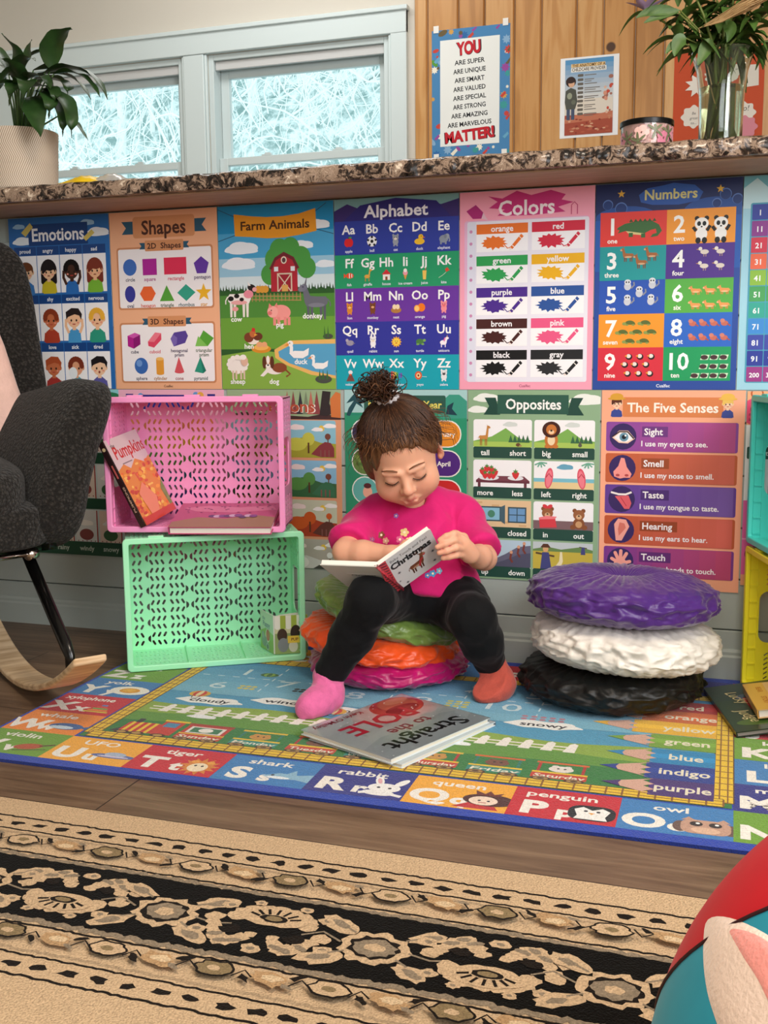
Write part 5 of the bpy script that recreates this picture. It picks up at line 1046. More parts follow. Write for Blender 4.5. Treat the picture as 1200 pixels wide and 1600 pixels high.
cushion((.375, -.192, .122), .180, .094, S['ivory'], 'ivory white crinkled cushion, middle of the right stack', seed=5, tilt=(R(2), R(3.5), 1.3), amp=1.25)
cushion((.370, -.192, .208), .180, .090, S['purple'], 'purple pleated cushion with tufted centre, topmost on the right', seed=6, tilt=(R(3), R(1), 2.2), dent=.028, amp=1.1)

# ------------------------------------------------------------------ books
CARD = print_mat('glossy_book_cover', rough=.3, spec=.5, coat=.4)
M['pages'] = mat('book_pages', '#efe8d6', .8, var=.08, vscale=300, stretch=(1, 1, 40)); M['board'] = mat('white_board_page_edges', '#f0ebe0', .7)
def book(w, h, t, art, spine, label, back='#e8e4dc', pages=None, loc=(0, 0, 0), rot=(0, 0, 0), group=None, spine_art=None, name='picture_book'):
    """lies flat: spine along x=0, front cover up, head of the book towards +y"""
    r = empty(name, loc, rot=rot, label=label, cat='book', group=group); ct = .0016
    o = art.build('front_cover', CARD, ct, r, back=back); o.rotation_euler = (-PI/2, 0, 0); o.location = (w/2, h, t-ct)
    mb = MB(); mb.ink = lin(back); mb.box(0, w, 0, h, 0, ct); mb.build('back_cover', CARD, r)
    mb = MB(); mb.ink = lin(spine); mb.box(-.0012, .0006, 0, h, 0, t); sp = mb.build('spine', CARD, r)
    if spine_art: q = spine_art.build('spine_title', CARD, .0001, sp); q.rotation_euler = Matrix(((0, 1, 0), (1, 0, 0), (0, 0, -1))).to_euler(); q.location = (-.0013, h/2, t/2-spine_art.H/2000)
    MB().box(.002, w-.003, .003, h-.003, ct, t-ct).build('pages', pages or M['pages'], r); return r
def frame_rot(X, Y):
    """euler for local x along X and local y along Y (made square)"""
    X = Vector(X).normalized(); Y = Vector(Y); Z = X.cross(Y).normalized(); Y = Z.cross(X); return Matrix((X, Y, Z)).transposed().to_euler()
def pole_art(under=False):
    a = Art(262, 210, '#b9c4c8')
    if under: return a
    a.p([(0, 0), (262, 0), (262, 60), (200, 80), (120, 70), (40, 84), (0, 70)], '#a8b4ba')
    a.e(60, 168, 58, 44, '#a83c4a'); a.e(50, 176, 42, 34, '#c06a58'); a.e(64, 150, 40, 20, '#8e2c3c'); a.e(40, 190, 30, 14, '#d08a70'); a.r(150, 150, 112, 60, '#c2ccd0')
    for k in range(40): q = random.Random(k); a.e(q.uniform(5, 257), q.uniform(5, 205), 2, 1.5, '#dfe6e8', n=6)
    a.t('Straight', 128, 54, 56, '#23272b', bold=1, w=196); a.t('to the', 120, 94, 38, '#7a3440', w=104); a.t('POLE', 140, 158, 66, '#a01e34', w=170, bold=1)
    a.t('Kevin O\u2019Malley', 186, 200, 19, '#8e2c3c', w=120); return a
A_, B_, C_, D_ = [Vector(onZ(*p, .02)) for p in ((470, 1148), (620, 1186), (765, 1125), (597, 1098))]
dx = (B_-C_).normalized(); r0 = frame_rot((dx.x, dx.y, 0), (-dx.y, dx.x, 0)); L0 = Vector((C_.x, C_.y, 0))-Vector((-dx.y, dx.x, 0))*.210
b1 = book(.262, .210, .0075, pole_art(True), '#5a6a74', 'thin pale blue book lying under the other one on the rug', '#dfe8ee', loc=(L0.x+.006, L0.y+.004, .0068), rot=(r0.x, r0.y, r0.z+.03))
b2 = book(.262, .210, .009, pole_art(), '#8a949a', 'silvery picture book with red lettering lying upside down on the rug', '#dfe6e8', loc=(L0.x, L0.y, .0148), rot=r0)
mb = MB(); mb.box(-.002, .264, -.001, .211, .0092, .0094); M['film'] = mat('clear_plastic_jacket', '#ffffff', .06, trans=1, ior=1.3); mb.build('clear_jacket', M['film'], b2)
# leaning in the pink crate
a = Art(138, 196, '#d8c6c8')
a.p([(0, 70), (30, 60), (50, 74), (80, 58), (110, 72), (150, 62), (150, 196), (0, 196)], '#e08a3a')
for k in range(160): q = random.Random(k); a.e(q.uniform(0, 150), q.uniform(66, 196), q.uniform(3, 9), q.uniform(2, 6), q.choice(('#e8702a', '#f0a03a', '#c8442c', '#f4c25a', '#d85a3a')), n=9)
a.p([(30, 130), (60, 110), (90, 150), (70, 190), (40, 180)], '#e88c6a'); a.p([(120, 140), (150, 120), (150, 196), (128, 196)], '#7a8a4a')
a.r(0, 180, 150, 16, '#c8402c'); a.t('Pumpkins', 78, 46, 40, '#c8302a', w=128); a.t('Pumpkins', 78, 44, 30, '#c8302a', w=1.0) if 0 else None; a.t('the', 22, 20, 12, '#7a6a6a'); a.r(28, 58, 40, 2.5, '#8a7a7a')
sa = Art(190, 11, '#2e1a1c'); sa.t('PUMPKINS', 60, 8, 6.5, '#c8a890', w=60); sa.e(176, 5.5, 4, 4, '#e8d0a0'); sa.r(110, 3, 30, 4, '#c8605a')
S0, S1 = Vector(onY(221, 834, -.287)), Vector(onY(168, 702, -.287)); S0.z = max(S0.z, .309); up = (S1-S0)
book(.138, .196, .014, a, '#2a1618', 'orange pumpkin picture book leaning inside the pink crate', '#c8402c', loc=S0+Vector((0, 0, .0)), rot=frame_rot((-.05, .98, .12), up), spine_art=sa)
# lying in the pink crate
a = Art(215, 140, '#c25a86'); a.r(0, 0, 215, 140, '#b8527c'); a.p([(0, 110), (50, 84), (110, 92), (170, 70), (215, 84), (215, 140), (0, 140)], '#9a7a5a'); a.p([(10, 30), (60, 16), (130, 26), (200, 14), (212, 40), (120, 56), (40, 50)], '#d07a9a')
for k in range(30): q = random.Random(k+50); a.e(q.uniform(6, 209), q.uniform(6, 60), 3, 2, '#6a2a5a', n=7)
for k in range(9): q = random.Random(k+9); a.e(80+11*k, 78+q.uniform(-5, 5), 9, 8, ('#4a3a6a', '#c8b0cc', '#7a4a8a')[k % 3], n=9)
book(.215, .140, .016, a, '#c04a7c', 'pink picture book lying flat in the pink crate', '#b83a6c', loc=onY(264, 835, -.292), rot=(R(13), 0, R(15.3)), pages=M['board'])
# board book in the mint crate, standing half open
r = empty('board_book', onZ(430, 1022, .018), label='small green board book standing open in the mint green crate', cat='book')
a = Art(72, 86, '#cdd8c4'); a.p([(0, 46), (30, 36), (72, 44), (72, 86), (0, 86)], '#9ab45a'); a.e(40, 52, 12, 15, '#e8e4dc'); a.e(42, 50, 10, 13, '#c83a3c'); a.e(22, 66, 15, 13, '#8a8c90'); a.e(16, 54, 8, 8, '#9a9ca0'); a.t('the', 20, 18, 11, '#8a94a8'); a.t('Puppy', 34, 32, 16, '#7a88a4'); a.e(40, 76, 9, 9, '#b0b4b8'); a.e(40, 76, 5, 5, '#6a6c70')
o = a.build('front_cover', CARD, .003, r); o.rotation_euler = (0, 0, R(-42)); o.location = (-.027, .0245, .086)
a = Art(72, 86, '#d8d2a8')
for k in range(6): a.r(12*k, 0, 12, 26, '#a8b84a' if k % 2 else '#f2eee0'); a.e(12*k+6, 26, 6, 5, '#a8b84a' if k % 2 else '#f2eee0')
a.r(0, 40, 72, 46, '#9aa86a'); a.e(16, 44, 11, 15, '#4a3426'); a.e(46, 40, 12, 18, '#3a2a20'); a.e(18, 66, 12, 16, '#8a8c90'); a.e(40, 70, 10, 13, '#d8d0c0'); a.r(28, 46, 30, 16, '#eec84a'); a.t('PUP', 43, 57, 9, '#7a3a2a'); a.r(58, 64, 8, 20, '#5a4030')
o = a.build('back_cover', CARD, .003, r); o.rotation_euler = (0, 0, R(30)); o.location = (.0312, .018, .086)
mb = MB(); 
for k in range(5): an_ = R(30+4*k); mb.prism([(.002, .004+.003*k), (.066*math.cos(an_), .004+.003*k+.066*math.sin(an_)), (.066*math.cos(an_)-.0008, .0055+.003*k+.066*math.sin(an_)), (.002, .0055+.003*k)], .002, .084)
mb.build('pages', M['board'], r)
# by the yellow crate
a = Art(205, 250, '#26402e'); a.r(0, 0, 205, 90, '#1f3a34'); a.e(110, 80, 70, 26, '#3f5a78'); a.r(52, 84, 153, 66, '#b02a32'); a.e(60, 210, 50, 18, '#4a6a30')
for k in range(46): q = random.Random(k); a.e(q.uniform(56, 200), q.uniform(88, 146), 2, 1.6, '#f0dcc8', n=7)
a.e(160, 180, 40, 14, '#d8cfc4'); a.e(128, 84, 20, 10, '#d8b8a8')
a.t('Lucky', 34, 80, 30, '#e8d8a0', rot=78, slant=.3, bold=0); a.t('Judge', 30, 180, 30, '#e8d8a0', rot=78, slant=.3, bold=0)
K0, K1 = Vector(onZ(1152, 1150, .01)), Vector(onZ(1107, 1088, .01)); d = (K1-K0); d.z = 0; d.normalize()
book(.205, .250, .010, a, '#1c2620', 'dark green picture book lying on the rug by the yellow crate', '#17201c', loc=(K0.x, K0.y, .0068), rot=frame_rot((d.y, -d.x, .15), (d.x, d.y, 0)), pages=mat('grey_page_block', '#8a8078', .8))
a = Art(120, 150, '#e8c088'); a.r(0, 0, 34, 150, '#e2b25a'); a.t('BEAR', 18, 40, 13, '#b8642a', rot=90); a.t('STORY', 18, 100, 13, '#b8642a', rot=90); a.e(80, 30, 24, 14, '#f2ece4'); a.e(80, 90, 30, 40, '#b88a5a')
q0 = Vector(onZ(1182, 1118, .034)); q1 = Vector(onZ(1157, 1074, .034)); d = (q1-q0); d.z = 0; d.normalize()
book(.120, .150, .016, a, '#d8a04a', 'small tan board book on top of the dark green one', '#d8b078', loc=(q0.x+.004, q0.y, .0285), rot=frame_rot((d.y, -d.x, .15), (d.x, d.y, 0)), pages=M['board'], name='board_book')
# ------------------------------------------------------------------ sheets on the pine wall
YP = YB-.0145
PAPER = print_mat('printed_paper', rough=.6, spec=.25)
a = Art(294, 452, '#4a86b8')
rr = random.Random(5)
for k in range(110):
    x, y = rr.uniform(0, 294), rr.uniform(0, 452)
    if 34 < x < 258 and 34 < y < 412: continue
    c = rr.choice(('#2f6aa8', '#6aa8c8', '#3f9a98', '#8ab0d0', '#d2a050', '#c8463c', '#9a4a9a', '#5a9a3a', '#f0ead8', '#6a5a3a')); z = rr.uniform(5, 15)
    rr.choice((lambda: a.e(x, y, z*1.3, z*.7, c, n=10, rot=rr.uniform(-60, 60)), lambda: a.star(x, y, z*1.2, c, 8, .6), lambda: a.p([(x-z, y+z*.4), (x+z*.6, y-z), (x+z, y-z*.3), (x-z*.3, y+z)], c)))()
a.r(32, 37, 224, 376, '#eef0ec')
a.t('YOU', 144, 92, 62, '#3a2432', bold=2, w=92, rot=-3); a.t('YOU', 143, 90, 60, '#c8202e', bold=2, w=86, rot=-3)
for k, t in enumerate(('ARE SUPER', 'ARE UNIQUE', 'ARE SMART', 'ARE VALUED', 'ARE SPECIAL', 'ARE STRONG', 'ARE AMAZING', 'ARE MARVELOUS')):
    a.t(t, 144, 126+31.2*k, 23, '#23262a', w=(112, 122, 112, 122, 124, 124, 138, 166)[k], rot=-2)
a.t('MATTER!', 146, 396, 54, '#3a2432', bold=2, w=196, rot=-4); a.t('MATTER!', 145, 394, 52, '#c8202e', bold=2, w=188, rot=-4)
r = a.build('encouragement_sign', PAPER, .0004); r.location = (-.4285, YP, 1.844); tag(r, 'tall blue bordered sign of encouragement taped to the pine wall', 'sign')
for x, z in ((-.130, .004), (.130, .006), (-.130, -.450), (.128, -.448)): MB().box(x-.010, x+.010, -.0025, -.0018, z-.013, z+.012).build('tape', mat('clear_tape', '#f2f0ea', .25), r, bevel=.0004)
a = Art(206, 274, '#f2f4f6')
a.r(17, 7, 170, 258, '#7fb0d6')
for q in range(8): a.r(17, 7+17*q, 170, 17.5, tuple(np.array(lin('#5a98c8'))*(1-q/8)+np.array(lin('#e0ded8'))*q/8))
a.r(17, 143, 170, 60, '#e2d8ca'); a.r(17, 196, 170, 69, '#a8503c'); a.p([(17, 210), (60, 196), (110, 202), (187, 190), (187, 214), (17, 224)], '#c4765a')
for k in range(36): q = random.Random(k); a.e(q.uniform(22, 182), q.uniform(206, 260), q.uniform(3, 9), q.uniform(2, 4), q.choice(('#8e3c30', '#c88a6a', '#b86048', '#d8a888')), n=8)
for k in range(16): q = random.Random(k+70); a.e(q.uniform(155, 184), q.uniform(60, 200), q.uniform(4, 9), q.uniform(4, 8), q.choice(('#c8503c', '#d89880', '#a87060', '#e0b8a0')), n=9)
a.r(38, 22, 120, 12, '#e8c890'); a.t('THE ANATOMY OF A', 100, 33, 14, '#6a4a2a', w=116); a.r(38, 35, 124, 15, '#f4f0e8'); a.t('CHILDCARE PROVIDER', 100, 47, 15, '#3a3226', w=118)
a.e(38, 82, 18, 18, '#3a2a28'); a.e(40, 88, 11, 13, '#e0b090'); a.e(37, 78, 17, 9, '#3a2a28'); a.p([(20, 112), (38, 102), (56, 110), (62, 150), (54, 176), (22, 176), (17, 150)], '#54564e'); a.e(34, 130, 9, 11, '#9aa08a'); a.e(48, 152, 8, 8, '#6a6e60'); a.r(24, 176, 12, 36, '#4a5670'); a.r(40, 176, 12, 36, '#4a5670')
for k, t in enumerate(('Brain: always on', 'Eyes: see all', 'Ears: hear it all', 'Voice: use your words', 'Arms: hugs for everyone', 'Hands: fix anything', 'Heart: very big', 'Lap: story time', 'Feet: never stop', 'Patience: endless')):
    y = 66+14.6*k; a.r(62, y-8, 20, 9, '#6a645c', 3); a.l([(86, y-3.5), (86+len(t)*2.6, y-3.5)], 3, '#7a746c')
    if k % 2: a.l([(86, y+3), (86+len(t)*1.9, y+3)], 2.6, '#7a746c')
o = a.build('anatomy_chart', PAPER, .0004); o.location = (.005, YP, 1.7035); tag(o, 'white bordered childcare provider chart pinned to the pine wall', 'chart')
a = Art(296, 300, '#c8502c')
o = a.build('notice_board', PAPER, .002); o.location = (.444, YP, 1.6935); tag(o, 'orange paper board with white notes behind the flower vase', 'board')
def note(shape, col, txt, x, z, ts=13):
    b = Art(100, 90, col); b.items = []
    for k, t in enumerate(txt): b.t(t, 50, 38+16*k, ts, '#4a4a4a', bold=0, slant=.15)
    n_ = b.build('note', PAPER, .0006, o, outline=shape); n_.location = (x, -.0022-(.0014 if not txt else 0), z)
cl = [(50+40*(1+.10*math.cos(8*t))*math.cos(t), 45+36*(1+.10*math.cos(8*t))*math.sin(t)) for t in np.linspace(0, 2*PI, 60, endpoint=False)]
bst = [(50+(46 if i % 2 == 0 else 26)*math.cos(PI*i/9), 45+(42 if i % 2 == 0 else 24)*math.sin(PI*i/9)) for i in range(18)]
note(bst, '#ece6dc', (), -.066, -.075); note(cl, '#e6dfd4', ('Be', 'great', 'to...'), -.078, -.178); note([(8, 8), (94, 10), (96, 78), (10, 84)], '#e2dcd0', ('the', ''), .085, -.058); note(cl, '#e6dfd4', ('Go!',), .083, -.178, 26); note(cl, '#d88a98', (), .09, -.225)

# ------------------------------------------------------------------ on the counter
CT = 1.0368
def leaf_mesh(b, P, wd, fold=.25, n=12, tip=.9, wave=.0, up=(0, 0, 1)):
    """blade along points P with half-width wd, folded along its midrib"""
    P = [Vector(map(float, p)) for p in P]
    def bez(t):
        q = P[:]
        while len(q) > 1: q = [q[i].lerp(q[i+1], t) for i in range(len(q)-1)]
        return q[0]
    vs = []; up = Vector(up)
    for i in range(n+1):
        t = i/n; c = bez(t); d = (bez(min(1, t+.02))-bez(max(0, t-.02))).normalized(); s_ = d.cross(up)
        s_ = s_.normalized() if s_.length > 1e-4 else Vector((1, 0, 0)); nn = s_.cross(d)
        w = wd*max(.02, (math.sin(PI*min(1, t**.85*.97+.015))**.75)*(1-.25*t)); k = wave*wd*math.sin(t*17)
        vs += [c-s_*w+nn*(w*fold+k), c-s_*w*.5+nn*w*fold*.35, c, c+s_*w*.5+nn*w*fold*.35, c+s_*w+nn*(w*fold-k)]
    b.add(vs, [(i*5+j, i*5+j+1, i*5+j+6, i*5+j+5) for i in range(n) for j in range(4)])
M['leaf'] = mat('dark_green_leaf', '#2c4a22', .38, var=.35, vscale=30); M['stem'] = mat('green_stem', '#4a6a34', .5); M['soil'] = mat('potting_soil', '#2a1f18', .95, bump=.8, bscale=90)
def pot_mat():
    m, nt, N, L, P = nt_of('woven_relief_ceramic'); tc = N.new('ShaderNodeTexCoord'); sp = N.new('ShaderNodeSeparateXYZ'); L.new(tc.outputs['Object'], sp.inputs[0])
    an_ = N.new('ShaderNodeMath'); an_.operation = 'ARCTAN2'; L.new(sp.outputs[1], an_.inputs[0]); L.new(sp.outputs[0], an_.inputs[1])
    fz = N.new('ShaderNodeMath'); fz.operation = 'MULTIPLY'; fz.inputs[1].default_value = 14.2; L.new(sp.outputs[2], fz.inputs[0])
    pp = N.new('ShaderNodeMath'); pp.operation = 'PINGPONG'; pp.inputs[1].default_value = .5; L.new(fz.outputs[0], pp.inputs[0])
    k = N.new('ShaderNodeMath'); k.operation = 'MULTIPLY_ADD'; k.inputs[1].default_value = 110; L.new(an_.outputs[0], k.inputs[0])
    k2 = N.new('ShaderNodeMath'); k2.operation = 'MULTIPLY'; k2.inputs[1].default_value = 44; L.new(pp.outputs[0], k2.inputs[0]); L.new(k2.outputs[0], k.inputs[2])
    sn = N.new('ShaderNodeMath'); sn.operation = 'SINE'; L.new(k.outputs[0], sn.inputs[0])
    r = N.new('ShaderNodeMapRange'); r.inputs[1].default_value = -.3; r.inputs[2].default_value = .5; L.new(sn.outputs[0], r.inputs[0])
    mx = N.new('ShaderNodeMixRGB'); mx.inputs['Color1'].default_value = (*lin('#a8947f'), 1); mx.inputs['Color2'].default_value = (*lin('#e0d4c4'), 1); L.new(r.outputs[0], mx.inputs['Fac']); L.new(mx.outputs[0], P.inputs['Base Color']); P.inputs['Roughness'].default_value = .75
    return m
pc = onY(34, 280, -.075); pc = Vector((pc[0], pc[1], CT))
pl = empty('potted_plant', pc, label='dark leafy houseplant in a cream woven-pattern pot on the counter', cat='plant')
b = MB(); prof = [(.0001, .001), (.074, .001), (.079, .006)]
for k in range(40): z = .008+.128*k/39; prof.append((.080+.006*k/39+(.0009 if (z < .012 or .062 < z < .078 or z > .118) and k % 2 else 0), z))
prof += [(.0862, .138), (.082, .138), (.080, .122), (.0001, .121)]
b.lathe(prof, 72); b.build('pot', pot_mat(), pl, smooth=40)
MB().lathe([(.0001, .1245), (.0795, .1225)], 30).build('soil', M['soil'], pl)
def px(u, v, Y): return Vector(onY(u, v, Y))-pc
def pleaf(pts, wd, **k):
    b = MB(); b.mi = 0; leaf_mesh(b, [px(*q) for q in pts], wd, **k); o = b.build('leaf', M['leaf'], pl, smooth=True)
    base = px(*pts[0]); mb = MB(); mb.tube([(base.x*.25, base.y*.25, .12), ((base.x*.55), (base.y*.55), .12+(base.z-.12)*.6), base], [.0022, .002, .0014], 6); mb.build('leaf_stem', M['stem'], pl, smooth=True)
for pts, wd in ((((80, 108, -.08), (78, 70, -.09), (92, 50, -.10), (112, 45, -.10)), .019), (((30, 108, -.06), (40, 86, -.05), (58, 82, -.04), (80, 74, -.03)), .008), (((28, 108, -.09), (34, 80, -.10), (12, 68, -.12), (2, 52, -.12)), .011),
    (((52, 110, -.06), (90, 104, -.05), (110, 106, -.05), (100, 116, -.04)), .014), (((70, 114, -.08), (110, 104, -.09), (146, 100, -.09), (168, 156, -.09)), .016), (((60, 116, -.05), (104, 112, -.03), (120, 118, -.02), (142, 156, -.02)), .014), (((84, 116, -.10), (120, 106, -.11), (140, 122, -.11), (156, 152, -.11)), .013),
    (((66, 140, -.10), (100, 140, -.13), (116, 170, -.14), (112, 216, -.14)), .015), (((70, 138, -.09), (90, 150, -.12), (104, 180, -.13), (98, 214, -.13)), .012), (((60, 150, -.11), (48, 160, -.16), (52, 180, -.18), (63, 214, -.18)), .018), (((100, 176, -.10), (118, 190, -.11), (124, 200, -.11), (138, 220, -.11)), .007),
    (((30, 130, -.10), (18, 104, -.12), (10, 108, -.13), (-8, 150, -.13)), .017), (((20, 120, -.05), (4, 96, -.04), (-20, 92, -.04), (-40, 120, -.04)), .016), (((40, 128, -.12), (30, 108, -.15), (14, 96, -.17), (2, 92, -.18)), .013), (((26, 140, -.13), (40, 118, -.16), (48, 116, -.18), (34, 168, -.19)), .014),
    (((12, 140, -.06), (-10, 110, -.06), (-34, 128, -.06), (-50, 176, -.06)), .016), (((46, 132, -.04), (60, 110, -.02), (84, 126, .0), (86, 150, .0)), .015), (((36, 118, -.07), (44, 100, -.07), (40, 80, -.06), (50, 62, -.05)), .010), (((14, 118, -.07), (10, 92, -.07), (-6, 76, -.06), (-20, 60, -.05)), .012),
    (((50, 136, -.10), (74, 130, -.13), (92, 140, -.15), (86, 160, -.15)), .013), (((22, 134, -.13), (8, 124, -.16), (-10, 132, -.18), (-18, 158, -.18)), .014), (((56, 124, -.08), (86, 122, -.09), (112, 128, -.10), (106, 148, -.10)), .015), (((48, 140, -.05), (72, 116, -.03), (100, 120, -.01), (112, 140, .0)), .014), (((34, 128, -.11), (56, 112, -.14), (72, 116, -.15), (78, 140, -.15)), .014), (((24, 118, -.09), (28, 92, -.11), (44, 84, -.12), (56, 96, -.12)), .012), (((8, 130, -.10), (-8, 108, -.12), (-16, 124, -.13), (-10, 160, -.13)), .015), (((58, 144, -.12), (76, 142, -.15), (84, 160, -.16), (76, 186, -.16)), .012), (((30, 136, -.12), (20, 122, -.15), (24, 132, -.17), (14, 166, -.17)), .013)):
    pleaf(pts, wd*1.75, wave=.07)
# yellow packet
r = empty('snack_packet', (0, 0, 0), label='flat yellow packet lying on the counter beside the plant pot', cat='packet')
M['ypack'] = mat('yellow_wrapper', '#f0c81e', .35, var=.1, vscale=20); M['cpack'] = mat('clear_wrapper', '#e8e8e4', .2, trans=.5)
c0 = onY(98, 285, -.16); b = MB()
b.grid(lambda u, v: (c0[0]+.005+.100*u, -.188+.075*v+.004*math.sin(u*9), CT+.0006+.018*(math.sin(PI*u)**.5)*(math.sin(PI*v)**.6)+.0012*math.sin(u*31+v*17)*math.sin(PI*u)*math.sin(PI*v)), 26, 14)
b.grid(lambda u, v: (c0[0]+.005+.100*u, -.188+.075*v+.004*math.sin(u*9), CT+.0003), 26, 14)
q = b.build('wrapper', M['ypack'], r, smooth=True)
b = MB(); b.grid(lambda u, v: (c0[0]+.085+.075*u, -.180+.06*v, CT+.0006+.020*(math.sin(PI*min(1, u*.9+.1))**.7)*(math.sin(PI*v)**.6)+.001*math.sin(u*27+v*13)), 18, 12); b.build('wrapper_end', M['cpack'], r, smooth=True)
# candle
k0 = onY(1010, 228, -.085); cz = empty('jar_candle', (k0[0], -.085, CT), label='pink floral candle jar with a black lid on the counter', cat='candle')
M['wax'] = mat('pink_wax', '#e8b8b0', .5, sub=.3); M['jar'] = mat('jar_glass', '#ffffff', .02, trans=1, ior=1.42); M['blk'] = mat('black_metal_lid', '#141414', .3, metal=.6)
MB().lathe([(.0001, 0), (.046, 0), (.0478, .003), (.0478, .055), (.0455, .055), (.0455, .006), (.0001, .006)], 48).build('jar', M['jar'], cz, smooth=40)
MB().lathe([(.0001, .0065), (.0449, .0065), (.0449, .047), (.0001, .048)], 40).build('wax', M['wax'], cz, smooth=40)
MB().lathe([(.0001, .0565), (.0492, .0565), (.0498, .0555), (.0498, .0475), (.0485, .0475), (.0485, .0552), (.0001, .0552)], 48).build('lid', M['blk'], cz, smooth=30)
a = Art(150, 40, '#e6a8a4')
for x, y, c in ((24, 22, '#d8889a'), (70, 14, '#efc0b8'), (112, 24, '#c8788e'), (140, 12, '#d890a0')): [a.e(x+8*math.cos(t), y+8*math.sin(t), 7, 6, c, n=10) for t in np.linspace(0, 5, 5)]
for x, y, s_ in ((40, 24, 1), (96, 10, -1), (64, 30, 1), (124, 14, -1)):
    for t in (-150, -95, -40, 40, 110): a.e(x+9*math.cos(R(t)), y+9*math.sin(R(t)), 9, 2.4, '#6a7050', rot=t, n=10)
a.build('label', print_mat('candle_label', rough=.35), .0002, cz, warp=lambda x, y, z: ((.0480-y)*math.sin(x/.048), -(.0480-y)*math.cos(x/.048), z+.044))
# vase with bouquet
vx = onY(1125, 216, -.06); vz = empty('glass_vase', (vx[0], -.06, CT), label='clear flared glass vase holding cut flowers at the counter\'s right end', cat='vase')
prof_o = [(.0001, 0), (.037, 0), (.0395, .004), (.0395, .05), (.041, .10), (.046, .14), (.0565, .176)]; prof_i = [(.0545, .176), (.044, .139), (.0385, .10), (.0365, .05), (.0365, .014), (.0001, .012)]
MB().lathe(prof_o+prof_i, 48).build('vase_body', mat('vase_glass', '#f4faf6', .0, trans=1, ior=1.45), vz, smooth=50)
MB().lathe([(.0001, .0125), (.0362, .0145), (.0362, .05), (.0382, .1), (.040, .112), (.0001, .1122)], 40).build('water', mat('vase_water', '#d8dcc0', .0, trans=1, ior=1.33), vz, smooth=50)
M['lime'] = mat('bright_leaf', '#47662a', .45, var=.25, vscale=40); M['petal'] = mat('lilac_petal', '#b59ac0', .6, var=.2, vscale=60); M['dry'] = mat('dried_tan_grass', '#c9a878', .8); M['lstem'] = mat('olive_stem', '#5d6a2a', .5)
V0 = Vector((vx[0], -.06, CT))
LAB = 'leafy flower stem standing in the glass vase'
def stem(i, tipuv, Yt, blooms=0, leaves=4, colour=None, mater=None):
    tip = Vector(onY(*tipuv, Yt)); an_ = i*2.39; base = V0+Vector((.022*math.cos(an_), .022*math.sin(an_), .018)); neck = V0+Vector((.030*math.cos(an_+2.6), .030*math.sin(an_+2.6), .17))
    neck = neck.lerp(V0+Vector(((tip.x-V0.x)*.3, (tip.y-V0.y)*.3, .178)), .5)
    r = empty('cut_flower', base); P = [base, base.lerp(neck, .5), neck, neck.lerp(tip, .5)+Vector((0, 0, .008)), tip]
    b = MB(); b.tube([p-base for p in P], [.0034, .0034, .003, .0024, .0016], 7); b.build('stem', M['lstem'], r, smooth=True)
    for k in range(leaves):
        t = .02+.93*k/max(1, leaves-1); p = neck.lerp(tip, t); q = rng.uniform(0, 2*PI); L_ = rng.uniform(.05, .085); d = Vector((math.cos(q), math.sin(q)*.6, rng.uniform(-.5, .5)))
        b = MB(); leaf_mesh(b, [p-base, p-base+d*L_*.5+Vector((0, 0, .02)), p-base+d*L_+Vector((0, 0, -.012-.02*rng.random()))], rng.uniform(.010, .017), n=9); b.build('leaf', M['lime'], r, smooth=True)
    if blooms:
        b = MB()
        for k in range(6):
            q = 2*PI*k/6; d = Vector((math.cos(q), math.sin(q), .7)).normalized(); leaf_mesh(b, [tip-base, tip-base+d*.018, tip-base+d*.034+Vector((math.cos(q)*.01, math.sin(q)*.01, 0))], .010, n=7)
        b.build('bloom', M['petal'], r, smooth=True)
    return r
tips = ((1010, 18, -.08, 1), (1046, -40, -.05, 0), (1100, -70, -.02, 1), (1150, -60, -.08, 0), (1215, -30, -.06, 1), (1235, 60, -.03, 1), (1080, -20, -.12, 0), (1180, -10, -.12, 0), (1060, 60, -.11, 0), (1120, 0, -.10, 1), (1150, -30, -.12, 0), (1205, 20, -.09, 0), (1090, 10, -.06, 0))
for i, (u, v, Y, bl) in enumerate(tips): tag(stem(i, (u, v), Y, bl, 11), LAB, 'flower', 'flower stems in the glass vase')
# leaves hanging over the rim at the front
for i, (q0_, q1_, q2_, wd) in enumerate((((1072, 60), (1058, 60), (1054, 88), .013), ((1108, 60), (1104, 78), (1090, 102), .012), ((1130, 40), (1150, 40), (1136, 66), .011), ((1058, 66), (1050, 70), (1040, 84), .007), ((1060, 20), (1020, 10), (994, 28), .010), ((1062, 16), (1030, 22), (1006, 36), .008))):
    r = tag(empty('flower_leaf_spray', V0+Vector((0, 0, .17))), 'broad green leaf hanging over the front rim of the glass vase', 'leaf', 'broad leaves drooping over the vase rim'); o0 = V0+Vector((0, 0, .17))
    b = MB(); leaf_mesh(b, [Vector(onY(*q0_, -.115))-o0, Vector(onY(*q1_, -.122))-o0, Vector(onY(*q2_, -.126))-o0], wd*1.15, n=10, up=(0, -1, .1)); b.build('blade', M['lime'], r, smooth=True)
    b = MB(); b.tube([(0, -.01, 0), Vector(onY(*q0_, -.115))-o0], .0014, 6); b.build('stalk', M['lstem'], r, smooth=True)
b = MB(); T = [Vector(onY(1092, 44, -.10)), Vector(onY(1128, 34, -.16)), Vector(onY(1165, 14, -.2)), Vector(onY(1215, -20, -.23))]
for k in range(70):
    q = rng.normal(0, .0035, 3); t = rng.uniform(0, .6); i0 = min(2, int(t*3)); p = T[i0].lerp(T[i0+1], t*3-i0); e_ = T[3]+Vector(rng.normal(0, .006, 3)); m_ = p.lerp(e_, .5)+Vector(q); b.tube([p, m_, e_] if k else [V0+Vector((0, 0, .05)), T[0], T[1], T[2], T[3]], .0007 if k else .0013, 4)
